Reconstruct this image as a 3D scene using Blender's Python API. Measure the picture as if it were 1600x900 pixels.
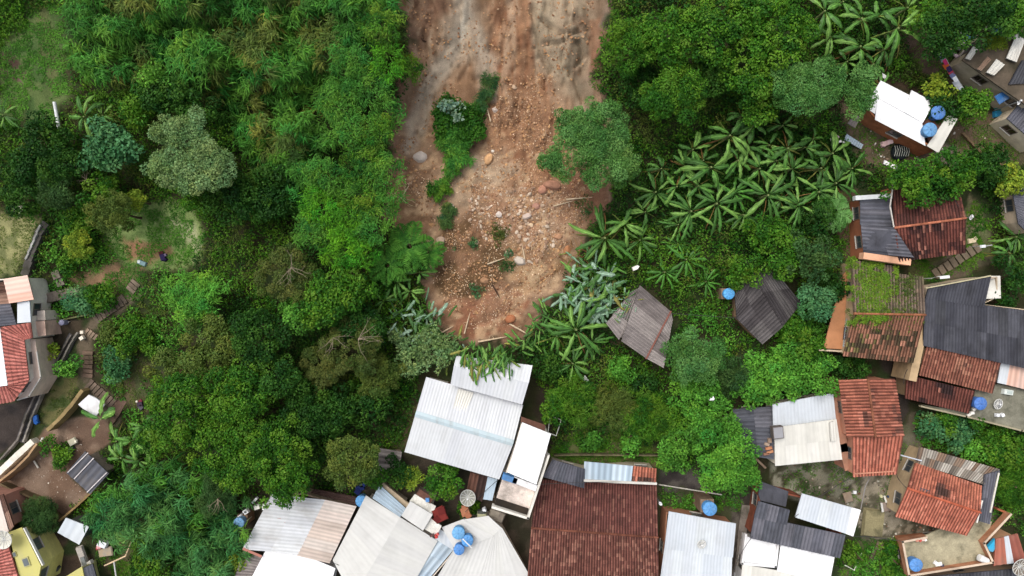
import bpy, math, random
import numpy as np
from mathutils import Vector
for o in list(bpy.data.objects): bpy.data.objects.remove(o)
SC = bpy.context.scene
COL = SC.collection
# ---------------------------------------------------------------- camera, sky, sun, exposure
ZC = 70.0
F = 1081.0                      # focal length in photo pixels (1600 wide)
cam = bpy.data.cameras.new('camera'); cam.sensor_width = 36; cam.lens = F/1600*36
cam.clip_end = 2000; cam.clip_start = 0.5
camo = bpy.data.objects.new('camera', cam); COL.objects.link(camo)
camo.location = (0, 0, ZC); camo.rotation_euler = (0, 0, 0)
SC.camera = camo
SUN_EL, SUN_AZ = 62, 320        # high soft sun behind the cloud, from the upper left
w = bpy.data.worlds.new('World'); SC.world = w; w.use_nodes = True
nt = w.node_tree; nt.nodes.clear()
sky = nt.nodes.new('ShaderNodeTexSky'); sky.sky_type = 'NISHITA'; sky.sun_disc = False
sky.sun_elevation = math.radians(SUN_EL); sky.sun_rotation = math.radians(SUN_AZ)
sky.air_density = 1.0; sky.dust_density = 6.0; sky.ozone_density = 1.0
hs = nt.nodes.new('ShaderNodeHueSaturation'); hs.inputs['Saturation'].default_value = 0.45
bg = nt.nodes.new('ShaderNodeBackground'); bg.inputs[1].default_value = 0.15
wo = nt.nodes.new('ShaderNodeOutputWorld')
nt.links.new(sky.outputs[0], hs.inputs['Color']); nt.links.new(hs.outputs[0], bg.inputs[0]); nt.links.new(bg.outputs[0], wo.inputs[0])
sl = bpy.data.lights.new('sun', 'SUN'); sl.energy = 0.95; sl.angle = math.radians(40); sl.color = (1.0, 0.96, 0.9)
so = bpy.data.objects.new('sun', sl); COL.objects.link(so)
so.rotation_euler = (math.radians(90-SUN_EL), 0, math.radians(180-SUN_AZ))
so.location = (0, 0, 90)
SC.view_settings.view_transform = 'Standard'; SC.view_settings.look = 'None'
SC.view_settings.gamma = 1; SC.view_settings.exposure = 0.32
SC.cycles.max_bounces = 6; SC.cycles.diffuse_bounces = 4; SC.cycles.glossy_bounces = 2; SC.cycles.transmission_bounces = 2

# ---------------------------------------------------------------- helpers
def lin(c):
    c = np.asarray(c, float)/255.0
    return np.where(c <= .04045, c/12.92, ((c+.055)/1.055)**2.4)
def pal(*cs): return np.array([lin(c) for c in cs])
def desat(c, f):
    c = np.asarray(c, float); l = (c*np.array([.3, .59, .11])).sum(-1, keepdims=True); return l+(c-l)*f

_perm = np.random.RandomState(7).randint(0, 1 << 30, size=65536)
def _h(ix, iy, s):
    k = (ix.astype(np.int64)*73856093) ^ (iy.astype(np.int64)*19349663) ^ (s*83492791)
    return (_perm[k & 65535] & 0xfffff)/float(0xfffff)
def vnoise(x, y, s=0):
    x = np.asarray(x, float); y = np.asarray(y, float)
    ix = np.floor(x).astype(np.int64); iy = np.floor(y).astype(np.int64)
    fx = x-ix; fy = y-iy; fx = fx*fx*(3-2*fx); fy = fy*fy*(3-2*fy)
    a = _h(ix, iy, s); b = _h(ix+1, iy, s); c = _h(ix, iy+1, s); d = _h(ix+1, iy+1, s)
    return (a+(b-a)*fx)*(1-fy)+(c+(d-c)*fx)*fy
def fbm(x, y, s=0, o=4):
    v = 0; a = .5; t = 0
    for i in range(o):
        v = v+a*vnoise(x*2**i+i*17.3, y*2**i+i*9.1, s+i); t += a; a *= .5
    return v/t
def sdist(px, py, poly):
    """signed distance (positive inside) of points to a polygon"""
    P = np.array(poly, float); n = len(P)
    d = np.full(px.shape, 1e18); ins = np.zeros(px.shape, bool)
    for i in range(n):
        ax, ay = P[i]; bx, by = P[(i+1) % n]
        ex, ey = bx-ax, by-ay; wx, wy = px-ax, py-ay
        t = np.clip((wx*ex+wy*ey)/(ex*ex+ey*ey+1e-9), 0, 1)
        d = np.minimum(d, (wx-ex*t)**2+(wy-ey*t)**2)
        c = (ay > py) != (by > py)
        ins ^= c & (px < (bx-ax)*(py-ay)/((by-ay) if by != ay else 1e-9)+ax)
    return np.sqrt(d)*np.where(ins, 1, -1)
def ss(a, b, x):
    t = np.clip((x-a)/(b-a), 0, 1); return t*t*(3-2*t)

# outlines read off the photograph in pixels; every one is turned into metres on the hillside
SLIDE = [(618,-60),(622,0),(634,40),(640,70),(628,125),(614,190),(612,255),(604,320),(612,352),(645,378),(680,400),(664,440),(666,482),(684,512),(712,534),(755,540),(800,534),(838,508),(872,466),(896,425),(916,385),(925,350),(950,320),(965,290),(960,200),(940,150),(922,120),(938,80),(950,30),(955,-60)]
def groundbase(x, y):
    z = 0.12*y+0.0016*np.maximum(y, 0)**2-0.0005*np.minimum(y, 0)**2
    z = z+1.3*(fbm(x/22+5, y/22+3, 3, 3)-.5)
    return z
def H(x, y):
    x = np.asarray(x, float); y = np.asarray(y, float)
    z = groundbase(x, y)
    k = F/(ZC-z); px = x*k+800; py = 450-y*k
    wx = (fbm(x/3, y/3, 11, 3)-.5)*30
    d = sdist(px+wx, py, SLIDE)
    m = ss(-6, 22, d)
    toe = np.exp(-((px-780)/90)**2-((py-440)/70)**2)
    gul = fbm(x/1.6+fbm(x/6, y/6, 5, 2)*3, y/9, 21, 4)-.5
    up = ss(330, 150, py)
    z = z-1.5*m*up-0.2*m+toe*1.0*m+gul*(1.0*up+.3)*m
    # two wash channels down the mud and the bulge of bare rock at the upper right of the scar
    z = z-.8*m*np.exp(-((px-(740-.55*np.maximum(py, 0)*.9))/22)**2)*ss(260, 120, py)
    z = z-.6*m*np.exp(-((px-(735+.25*py))/14)**2)*ss(260, 60, py)
    rk = np.exp(-((px-885)/36)**2-((py-45)/60)**2)
    def groove(pl):
        d = np.full(np.shape(px), 1e9)
        for (ax, ay), (bx, by) in zip(pl[:-1], pl[1:]):
            t = np.clip(((px-ax)*(bx-ax)+(py-ay)*(by-ay))/((bx-ax)**2+(by-ay)**2), 0, 1); d = np.minimum(d, np.hypot(px-ax-(bx-ax)*t, py-ay-(by-ay)*t))
        return np.exp(-(d/3.2)**2)
    for pl in ([(848,22),(862,36),(874,46),(892,50),(905,44)],[(852,60),(872,64),(884,58)],[(888,100),(898,112),(914,150)],[(832,0),(838,40),(848,80),(862,104)],[(905,60),(915,80),(900,98)]): z = z-.75*groove(pl)
    z = z+m*rk*(1.5)
    rough = ss(120, 240, py)*.35+.4
    z = z-m*up*.45*ss(.06, .0, np.abs(fbm(x/.9+fbm(x/3, y/5, 71, 2)*2, y/4.5, 72, 4)-.5))
    z = z+m*rough*1.1*(fbm(x/.8, y/.8, 31, 4)-.5)+(1-m)*.35*(fbm(x/2, y/2, 33, 3)-.5)
    return z
def at(px, py, z):
    k = (ZC-z)/F
    return Vector(((px-800)*k, (450-py)*k, z))
def gz(px, py, h=0.0):
    """ground height such that a point h metres above it appears at this pixel"""
    z = 0.0
    for _ in range(6):
        k = (ZC-z-h)/F
        z = float(H((px-800)*k, (450-py)*k))
    return z
def on(px, py, h=0.0):
    return at(px, py, gz(px, py, h)+h)

class MB:
    """collects vertices, faces, face colours and uvs, builds ONE mesh object"""
    def __init__(s): s.V = []; s.T = []; s.L = []; s.C = []; s.U = []; s.n = 0; s.hasuv = False
    def add(s, V, Fc, col, uv=None):
        V = np.asarray(V, float).reshape(-1, 3); Fc = np.asarray(Fc)
        if Fc.ndim == 1: Fc = Fc[None]
        m, k = Fc.shape
        col = np.asarray(col, float)
        if col.ndim == 1: col = np.repeat(col[None], m, 0)
        s.V.append(V); s.L.append((Fc+s.n).ravel()); s.T.append(np.full(m, k)); s.C.append(col)
        s.U.append(uv if uv is not None else V[:, :2]); s.n += len(V)
        return s
    def box(s, c, sz, col, rz=0.0, taper=1.0, M=None):
        x, y, z = [v/2 for v in sz]
        V = np.array([(-x,-y,-z),(x,-y,-z),(x,y,-z),(-x,y,-z),(-x*taper,-y*taper,z),(x*taper,-y*taper,z),(x*taper,y*taper,z),(-x*taper,y*taper,z)])
        if M is not None: V = V@np.array(M).T
        ca, sa = math.cos(rz), math.sin(rz)
        V = np.stack([V[:,0]*ca-V[:,1]*sa, V[:,0]*sa+V[:,1]*ca, V[:,2]], 1)+np.array(c)
        return s.add(V, [(0,3,2,1),(4,5,6,7),(0,1,5,4),(1,2,6,5),(2,3,7,6),(3,0,4,7)], col)
    def tube(s, pts, rad, col, k=7, cap=True):
        pts = np.array([tuple(p) for p in pts], float); n = len(pts)
        rad = np.broadcast_to(np.asarray(rad, float), (n,))
        V = []
        for i in range(n):
            d = pts[min(i+1, n-1)]-pts[max(i-1, 0)]; d = d/(np.linalg.norm(d)+1e-9)
            a = np.cross(d, (0, 0, 1) if abs(d[2]) < .9 else (1, 0, 0)); a /= np.linalg.norm(a); b = np.cross(d, a)
            for j in range(k):
                t = 2*math.pi*j/k; V.append(pts[i]+rad[i]*(math.cos(t)*a+math.sin(t)*b))
        Fc = [(i*k+j, i*k+(j+1) % k, (i+1)*k+(j+1) % k, (i+1)*k+j) for i in range(n-1) for j in range(k)]
        s.add(V, Fc, col)
        if cap:
            for i in (0, n-1):
                c = len(V); s.add(V[i*k:(i+1)*k]+[pts[i]], [(j, (j+1) % k, k) for j in range(k)], col)
        return s
    def lathe(s, c, prof, col, k=20, sx=1, sy=1, rib=0.0, nrib=0):
        V = []
        for (r, z) in prof:
            for j in range(k):
                t = 2*math.pi*j/k; rr = r*(1+(rib if nrib and (j*nrib//k*k == j*nrib) else 0))
                V.append((c[0]+rr*math.cos(t)*sx, c[1]+rr*math.sin(t)*sy, c[2]+z))
        n = len(prof)
        return s.add(V, [(i*k+j, i*k+(j+1) % k, (i+1)*k+(j+1) % k, (i+1)*k+j) for i in range(n-1) for j in range(k)], col)
    def build(s, name, mat, parent=None, smooth=False, origin=None):
        V = np.concatenate(s.V); L = np.concatenate(s.L); T = np.concatenate(s.T); C = np.concatenate(s.C); U = np.concatenate(s.U)
        org = np.array(origin if origin is not None else (parent['_base'] if parent is not None else (0, 0, 0)), float)
        if parent is not None and parent.parent is not None: pass
        me = bpy.data.meshes.new(name)
        me.vertices.add(len(V)); me.vertices.foreach_set('co', (V-org).ravel().astype(np.float32))
        me.loops.add(len(L)); me.loops.foreach_set('vertex_index', L.astype(np.int32))
        me.polygons.add(len(T)); st = np.concatenate([[0], np.cumsum(T)[:-1]])
        me.polygons.foreach_set('loop_start', st.astype(np.int32)); me.polygons.foreach_set('loop_total', T.astype(np.int32))
        me.polygons.foreach_set('use_smooth', np.full(len(T), smooth))
        me.update(calc_edges=True)
        a = me.attributes.new('Col', 'FLOAT_COLOR', 'CORNER')
        cc = np.ones((len(L), 4), np.float32); cc[:, :3] = np.repeat(C, T, 0); a.data.foreach_set('color', cc.ravel())
        u = me.uv_layers.new(name='UVMap'); u.data.foreach_set('uv', U[L].astype(np.float32).ravel())
        me.materials.append(mat)
        o = bpy.data.objects.new(name, me); COL.objects.link(o)
        if parent is not None: o.parent = parent
        if origin is not None: o.location = tuple(org)
        o['_base'] = tuple(float(v) for v in org)
        return o

USED = set()
def tag(o, label, cat, group=None, kind=None):
    o['label'] = label; o['category'] = cat
    if group: o['group'] = group
    if kind: o['kind'] = kind
    return o
def thing(name, label, cat, loc, group=None):
    o = bpy.data.objects.new(name, None); COL.objects.link(o); o.location = tuple(loc); o.empty_display_size = .3
    o['_base'] = tuple(float(v) for v in loc)
    return tag(o, label, cat, group)
def part(name, mb, mat, root, smooth=False, label=None):
    o = mb.build(name, mat, root, smooth)
    if label: o['label'] = label
    return o
def lone(name, mb, mat, label, cat, loc, smooth=False, group=None, kind=None):
    o = mb.build(name, mat, None, smooth, origin=loc)
    return tag(o, label, cat, group, kind)

# ---------------------------------------------------------------- materials
def mat(name, rough=.8, var=.25, scale=3.0, spec=.3, grime=None, gamt=0.0, gscale=(1.5, .25, 1), bump=0.0, bscale=20, rnd=0.0, metal=0.0, transl=0.0, uv=True, fine=0.0, fscale=25):
    m = bpy.data.materials.new(name); m.use_nodes = True; n = m.node_tree.nodes; l = m.node_tree.links
    b = n['Principled BSDF']; b.inputs['Roughness'].default_value = rough; b.inputs['Specular IOR Level'].default_value = spec; b.inputs['Metallic'].default_value = metal
    at_ = n.new('ShaderNodeAttribute'); at_.attribute_name = 'Col'
    tc = n.new('ShaderNodeTexCoord'); cur = at_.outputs['Color']
    def noise(vec, sc, det=4, ro=.6):
        x = n.new('ShaderNodeTexNoise'); x.inputs['Scale'].default_value = sc; x.inputs['Detail'].default_value = det; x.inputs['Roughness'].default_value = ro
        l.new(vec, x.inputs['Vector']); return x.outputs['Fac']
    def mulby(cur, fac, lo, hi):
        mr = n.new('ShaderNodeMapRange'); mr.inputs[1].default_value = .25; mr.inputs[2].default_value = .75; mr.inputs[3].default_value = lo; mr.inputs[4].default_value = hi
        l.new(fac, mr.inputs[0]); mx = n.new('ShaderNodeMix'); mx.data_type = 'RGBA'; mx.blend_type = 'MULTIPLY'; mx.inputs[0].default_value = 1
        l.new(cur, mx.inputs[6]); l.new(mr.outputs[0], mx.inputs[7]); return mx.outputs[2]
    if var: cur = mulby(cur, noise(tc.outputs['Object'], scale), 1-var, 1+var)
    if fine: cur = mulby(cur, noise(tc.outputs['Object'], fscale, 2, .8), 1-fine, 1+fine)
    if grime is not None:
        mp = n.new('ShaderNodeMapping'); mp.inputs['Scale'].default_value = gscale
        l.new(tc.outputs['UV' if uv else 'Object'], mp.inputs['Vector'])
        g = noise(mp.outputs[0], 1.0, 6, .65)
        g2 = noise(tc.outputs['Object'], .45, 3)
        ad = n.new('ShaderNodeMath'); ad.operation = 'MULTIPLY'; l.new(g, ad.inputs[0]); l.new(g2, ad.inputs[1])
        mr = n.new('ShaderNodeMapRange'); mr.inputs[1].default_value = .22; mr.inputs[2].default_value = .42; mr.inputs[3].default_value = 0; mr.inputs[4].default_value = gamt
        l.new(ad.outputs[0], mr.inputs[0])
        mx = n.new('ShaderNodeMix'); mx.data_type = 'RGBA'; l.new(mr.outputs[0], mx.inputs[0]); l.new(cur, mx.inputs[6]); mx.inputs[7].default_value = (*lin(grime), 1)
        cur = mx.outputs[2]
    if rnd:
        oi = n.new('ShaderNodeObjectInfo'); h = n.new('ShaderNodeHueSaturation')
        mr = n.new('ShaderNodeMapRange'); mr.inputs[3].default_value = 1-rnd; mr.inputs[4].default_value = 1+rnd; l.new(oi.outputs['Random'], mr.inputs[0])
        l.new(mr.outputs[0], h.inputs['Value']); l.new(cur, h.inputs['Color']); cur = h.outputs[0]
    l.new(cur, b.inputs['Base Color'])
    if bump:
        bn = n.new('ShaderNodeBump'); bn.inputs['Strength'].default_value = bump; bn.inputs['Distance'].default_value = .05
        l.new(noise(tc.outputs['Object'], bscale, 5), bn.inputs['Height']); l.new(bn.outputs[0], b.inputs['Normal'])
    if transl:
        t = n.new('ShaderNodeBsdfTranslucent'); ms = n.new('ShaderNodeMixShader'); ms.inputs[0].default_value = transl
        l.new(cur, t.inputs['Color']); l.new(b.outputs[0], ms.inputs[1]); l.new(t.outputs[0], ms.inputs[2]); l.new(ms.outputs[0], n['Material Output'].inputs['Surface'])
    return m
M = dict(
    ground=mat('ground_soil', .95, .2, .8, .08, fine=.4, fscale=16, bump=1.0, bscale=9),
    rock=mat('rock', .9, .2, 2, .2, fine=.15, bump=.5, bscale=10),
    leaf=mat('foliage', .6, .2, .5, .18, transl=.3),
    leafb=mat('banana_foliage', .5, .22, 2.5, .3, transl=.2, rnd=.12),
    bark=mat('bark', .95, .3, 4, .1, bump=.6),
    tile=mat('clay_tile', .9, .2, 1.1, .15, grime=(44, 34, 30), gamt=.42, gscale=(.9, .6, 1), fine=.3, fscale=9),
    tileclean=mat('newer_clay_tile', .88, .16, 1.2, .15, grime=(60, 38, 30), gamt=.3, gscale=(.8, .5, 1), fine=.22, fscale=10),
    fibre=mat('fibre_cement', .93, .2, 1.0, .15, grime=(30, 29, 29), gamt=.6, gscale=(1.3, .3, 1), fine=.16, fscale=16),
    white=mat('white_sheet', .55, .05, .7, .3, grime=(150, 150, 146), gamt=.3, gscale=(1.6, .2, 1), fine=.02),
    worn=mat('worn_white_sheet', .7, .08, 1.2, .25, grime=(126, 116, 104), gamt=.5, gscale=(2.2, .25, 1), fine=.07),
    wall=mat('render_wall', .92, .18, .9, .1, grime=(70, 60, 48), gamt=.5, gscale=(.5, .5, 1), uv=False, fine=.12, fscale=20),
    brick=mat('brick_wall', .95, .25, 1.3, .1, grime=(70, 50, 40), gamt=.5, gscale=(.6, .6, 1), uv=False, fine=.25, fscale=12),
    conc=mat('stained_concrete', .93, .28, .8, .12, grime=(44, 46, 34), gamt=.75, gscale=(.7, .7, 1), uv=False, fine=.2, fscale=8),
    plastic=mat('plastic', .6, .14, 1.8, .25, grime=(120, 128, 128), gamt=.55, gscale=(1.6, 1.6, 1), uv=False, fine=.06),
    cloth=mat('cloth', .95, .15, 3, .05),
    metal=mat('painted_metal', .55, .1, 3, .4, fine=.05),
    glass=mat('dark_glass', .12, .1, 2, .6),
    wood=mat('wood', .9, .3, 3, .1, fine=.2),
)
# ---------------------------------------------------------------- the ground: one sheet out to the horizon
def axis(lo, hi, step, far):
    a = np.arange(lo, hi+1e-6, step); e = []
    s = step; v = hi
    while v < far: s *= 1.25; v += s; e.append(v)
    f = []; s = step; v = lo
    while v > -far: s *= 1.25; v -= s; f.append(v)
    return np.array(f[::-1]+list(a)+e)
gx = axis(-60, 60, .21, 500); gy = axis(-36, 36, .21, 500)
GX, GY = np.meshgrid(gx, gy)
GZ = H(GX, GY)
GZ = np.where((abs(GX) > 90) | (abs(GY) > 60), np.clip(GZ, -14, 22), GZ)
kk = F/(ZC-GZ); PX = GX*kk+800; PY = 450-GY*kk
gc = np.zeros(GX.shape+(3,)); n1 = fbm(GX/3, GY/3, 51, 4); n2 = fbm(GX/.8, GY/.8, 52, 3)
def lay(c, m):
    global gc
    gc = gc*(1-m[..., None])+desat(lin(c), .78)*1.06*m[..., None]
gc[:] = lin((52, 52, 34))
lay((44, 62, 26), ss(.4, .6, n1)*.8)
lay((70, 58, 42), ss(.62, .75, n2)*.5)
WX = (fbm(GX/1.5, GY/1.5, 61, 4)-.5)*34; WY = (fbm(GX/1.5, GY/1.5, 62, 4)-.5)*34
def zone(poly, c, f=6, amt=1.0, c2=None, warp=1.0, ns=1.2):
    P = np.array(poly); x0, y0 = P.min(0)-50; x1, y1 = P.max(0)+50
    m = np.zeros(GX.shape); sel = (PX > x0) & (PX < x1) & (PY > y0) & (PY < y1)
    if not sel.any(): return
    d = sdist(PX[sel]+WX[sel]*warp, PY[sel]+WY[sel]*warp, poly)
    m[sel] = ss(-f, f, d)*amt
    lay(c, m)
    if c2 is not None: lay(c2, m*ss(.42, .62, fbm(GX/ns, GY/ns, 71+int(x0) % 50, 4)))
# rough grass, lawns and clearings on the left
zone([(0,0),(95,0),(100,80),(110,150),(70,200),(0,190)], (84,104,44), 14, .95, (62,90,34))
zone([(55,0),(80,0),(95,120),(90,150),(70,140)], (92,92,48), 8, .6)
zone([(-20,95),(15,88),(45,115),(35,125),(10,110),(-20,115)], (98,80,66), 4, 1, (70,52,42))
zone([(-20,20),(15,30),(18,60),(-20,70)], (46,34,32), 6)
zone([(170,320),(300,315),(318,370),(305,410),(240,420),(180,400),(160,350)], (122,144,66), 10, 1, (94,120,48))
zone([(262,335),(300,350),(312,385),(300,405),(296,372),(270,350)], (160,160,112), 5, .9)
zone([(190,372),(225,378),(260,375),(268,405),(235,412),(205,400)], (156,104,70), 6, .9, (120,96,56))
zone([(100,425),(180,410),(230,425),(210,450),(160,445),(120,445)], (136,104,70), 8, .95, (96,100,50))
zone([(-30,328),(45,335),(62,350),(40,410),(22,425),(-30,432)], (134,132,76), 5, 1, (104,110,58))
zone([(80,595),(110,590),(125,605),(85,655),(62,665),(66,640)], (108,104,54), 4, 1, (76,92,40))
zone([(180,565),(230,560),(230,640),(190,640),(185,610)], (96,84,54), 8, .8, (70,82,40))
# asphalt and yard lower left
zone([(-30,634),(30,628),(62,590),(70,545),(72,500),(120,500),(118,530),(90,575),(55,630),(36,680),(-30,735)], (62,54,50), 3, 1, (46,42,41), .15, 2.5)
zone([(70,510),(125,500),(130,520),(100,560),(75,600),(62,590)], (74,62,46), 4, 1, (52,48,36), .4)
zone([(-20,752),(40,715),(70,670),(110,655),(165,650),(172,690),(142,712),(110,745),(140,775),(98,806),(45,780),(-20,765)], (128,104,84), 3, 1, (110,84,64), .25, 2.0)
zone([(100,670),(165,655),(168,690),(120,700)], (96,72,56), 6, .8)
zone([(30,770),(100,805),(110,830),(90,870),(140,870),(150,900),(60,900),(40,830)], (80,64,50), 4, 1, (56,46,38), .4)
zone([(150,840),(205,845),(200,900),(165,900)], (84,78,48), 6, .9, (104,84,50))
zone([(240,830),(275,850),(280,900),(235,900)], (104,84,54), 8, .7, (66,78,36))
zone([(205,435),(220,450),(205,478),(170,505),(140,515),(148,560),(150,595),(190,630),(185,668),(160,650),(120,600),(125,520),(150,488),(190,462)], (104,90,70), 4, 1, (74,76,44), .5, .8)
# the landslide
zone(SLIDE, (142,108,84), 6, 1, (128,92,66), 1.7, 2.2)
zone([(770,-20),(842,-20),(850,90),(880,160),(900,300),(820,330),(770,250),(760,150)], (143,98,68), 14, .8, (122,76,50))
zone([(700,-20),(742,-20),(752,40),(775,95),(752,140),(735,90),(700,120),(665,190),(640,240),(625,200),(650,140),(690,80)], (158,138,122), 10, .75, (136,112,96), .7, 1.2)
zone([(640,-20),(700,-20),(680,60),(650,90),(640,50)], (118,90,74), 10, .8, (100,68,52))
zone([(838,-20),(955,-20),(940,70),(915,105),(920,150),(895,150),(868,118),(842,115),(832,60)], (138,120,102), 9, .9, (122,96,78), .6, 1.6)
zone([(915,30),(945,30),(938,95),(922,100)], (134,84,56), 5, .7)
zone([(735,250),(790,235),(800,280),(740,310),(700,330),(700,290)], (152,126,104), 10, .7)
zone([(620,120),(660,120),(650,250),(640,300),(612,290),(614,180)], (126,92,72), 10, .6, (108,72,54))
zone([(760,290),(890,280),(905,350),(870,400),(800,380),(750,330)], (158,122,96), 14, .7, (138,92,66), .8, 1.0)
zone([(688,350),(740,340),(790,360),(790,440),(745,465),(700,470),(680,440),(682,395)], (96,68,42), 6, 1, (82,58,36), .7, 2)
zone([(800,390),(860,372),(885,395),(840,455),(800,460),(790,425)], (164,130,94), 8, .7, (146,106,72), .7, 1)
zone([(680,468),(740,462),(800,452),(826,470),(795,520),(720,532),(698,505)], (146,98,72), 5, .85, (128,78,54), .7, 1.5)
zone([(870,260),(950,270),(950,330),(915,345),(880,300)], (118,72,52), 6, .7)
# streaks washed downhill and freshly torn dark soil in the scar
_in = ss(0, 12, sdist(PX+WX*.8, PY+WY*.8, SLIDE)); _u = GX+fbm(GX/8, GY/8, 14, 2)*5
_st = fbm(_u/.55, GY/7, 15, 4)
lay((166,140,118), _in*ss(.54, .7, _st)*ss(300, 60, PY)*.5); lay((104,78,60), _in*ss(.44, .3, _st)*ss(320, 60, PY)*.45)
_wet = 1-ss(-8, 8, sdist(PX+WX*.6, PY+WY*.6, [(688,350),(740,340),(790,360),(790,440),(745,465),(700,470),(680,440),(682,395)]))
lay((128,90,66), _in*ss(.56, .68, fbm(GX/1.6, GY/1.6, 16, 4))*ss(100, 200, PY)*.75); lay((180,144,110), _wet*_in*ss(.58, .7, fbm(GX/1.1, GY/1.1, 17, 4))*ss(150, 230, PY)*.6)
def wash(pl, c, wd, amt):
    d = np.full(GX.shape, 1e9); x_, y_ = PX+WX*.45, PY+WY*.45
    for (ax, ay), (bx, by) in zip(pl[:-1], pl[1:]):
        t = np.clip(((x_-ax)*(bx-ax)+(y_-ay)*(by-ay))/((bx-ax)**2+(by-ay)**2), 0, 1); d = np.minimum(d, np.hypot(x_-ax-(bx-ax)*t, y_-ay-(by-ay)*t))
    lay(c, _in*ss(wd, wd*.3, d)*amt*(.55+.45*ss(.4, .6, fbm(GX/.6, GY/2.5, 18, 3))))
wash([(722,-20),(724,40),(705,85),(672,130),(650,190),(642,230)], (158,142,130), 20, .75); wash([(730,30),(752,70),(764,110),(768,150)], (156,140,128), 16, .75); wash([(726,-20),(728,60)], (176,166,158), 9, .7)
wash([(855,-20),(850,60),(872,110),(900,140),(912,165)], (146,128,108), 26, .6); wash([(742,250),(770,280),(800,262)], (164,140,120), 16, .6); wash([(690,275),(720,300),(700,330)], (150,122,100), 12, .5)
gc[:] = gc*(1-_in[..., None]*np.array([-.05, -.08, .03]))
# right-hand yards
zone([(1405,30),(1440,35),(1470,75),(1500,110),(1480,125),(1430,105),(1415,75)], (92,72,60), 6, .9, (74,60,44))
zone([(1318,165),(1345,170),(1440,235),(1505,230),(1510,260),(1450,262),(1400,275),(1350,255),(1318,215)], (104,84,66), 7, .95, (84,76,50))
zone([(1455,228),(1505,225),(1515,262),(1470,262)], (116,104,92), 6, .7)
zone([(1500,160),(1545,175),(1600,215),(1620,260),(1540,240),(1500,235),(1480,210)], (110,88,66), 8, .9, (86,84,50))
zone([(1375,110),(1470,150),(1465,165),(1420,140),(1378,125)], (74,56,42), 6, .8)
zone([(1306,300),(1345,300),(1348,405),(1320,412),(1308,360)], (92,68,52), 5, .95, (70,58,42))
zone([(1506,310),(1535,315),(1545,390),(1505,395)], (112,102,70), 5, .95, (84,92,50))
zone([(1425,402),(1530,372),(1550,395),(1450,440),(1428,430)], (86,88,44), 5, .9, (66,84,34))
zone([(1440,425),(1480,400),(1540,395),(1545,410),(1480,440)], (96,82,66), 4, .9, (74,72,48))
zone([(1560,285),(1600,290),(1600,345),(1570,330)], (124,92,68), 5, .9)
zone([(1205,722),(1335,715),(1345,790),(1300,800),(1230,775),(1205,760)], (138,136,114), 3, 1, (66,64,42), .4, .7)
zone([(1215,730),(1330,720),(1335,780),(1300,790)], (46,44,30), 12, .5, (120,114,92), 1, .9)
zone([(1335,745),(1400,700),(1440,700),(1420,840),(1350,845),(1330,800)], (136,126,104), 3, 1, (84,80,60), .4, .6)
zone([(1380,690),(1440,655),(1470,660),(1440,700),(1400,740)], (104,98,78), 5, .9, (78,82,52))
zone([(1400,825),(1560,800),(1560,850),(1410,850)], (136,124,100), 4, 1, (84,76,56), .4, .6)
zone([(1375,560),(1420,560),(1420,640),(1400,700),(1395,640)], (60,52,46), 4, 1)
zone([(1425,640),(1480,640),(1500,660),(1420,670)], (84,74,58), 4, .8)
zone([(1032,726),(1060,728),(1100,740),(1120,765),(1060,775),(1030,750)], (84,78,72), 6, 1, (60,54,52), .8, 1)
zone([(840,695),(1030,700),(1030,726),(860,722)], (76,80,30), 4, 1, (98,86,50), .4)
zone([(900,655),(1010,665),(1010,702),(880,702)], (92,98,48), 9, .8, (74,92,38))
zone([(832,600),(875,600),(880,700),(850,700)], (54,46,36), 5, .9)
zone([(1030,765),(1165,775),(1165,820),(1030,800)], (66,70,40), 5, 1, (50,52,34))
zone([(1143,770),(1185,770),(1165,910),(1140,910)], (92,84,74), 3, 1, (60,54,48), .3, .8)
zone([(1000,790),(1048,780),(1035,910),(1020,910)], (66,64,40), 4, 1)
zone([(590,640),(650,640),(640,710),(600,700)], (72,78,36), 8, .8, (84,68,48))
zone([(1320,850),(1420,850),(1420,910),(1310,910)], (70,80,38), 5, 1, (96,84,62))
zone([(560,700),(860,740),(860,910),(360,910),(370,860),(380,780)], (74,64,52), 5, 1, (54,52,38))
nyy, nxx = GX.shape
mb = MB()
vid = np.arange(nyy*nxx).reshape(nyy, nxx)
Fq = np.stack([vid[:-1, :-1], vid[:-1, 1:], vid[1:, 1:], vid[1:, :-1]], -1).reshape(-1, 4)
gv = (gc*(1+.16*(n2[..., None]-.5)*2))
fcol = (gv[:-1, :-1]+gv[1:, 1:]+gv[:-1, 1:]+gv[1:, :-1]).reshape(-1, 3)/4
mb.add(np.stack([GX, GY, GZ], -1).reshape(-1, 3), Fq, fcol)
g = mb.build('ground', M['ground'], None, True); g['kind'] = 'structure'
# smooth colours over the corners so that no grid cells show
ca = g.data.attributes['Col']; arr = np.ones((len(Fq)*4, 4), np.float32); arr[:, :3] = gv.reshape(-1, 3)[Fq.ravel()]; ca.data.foreach_set('color', arr.ravel())

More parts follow.
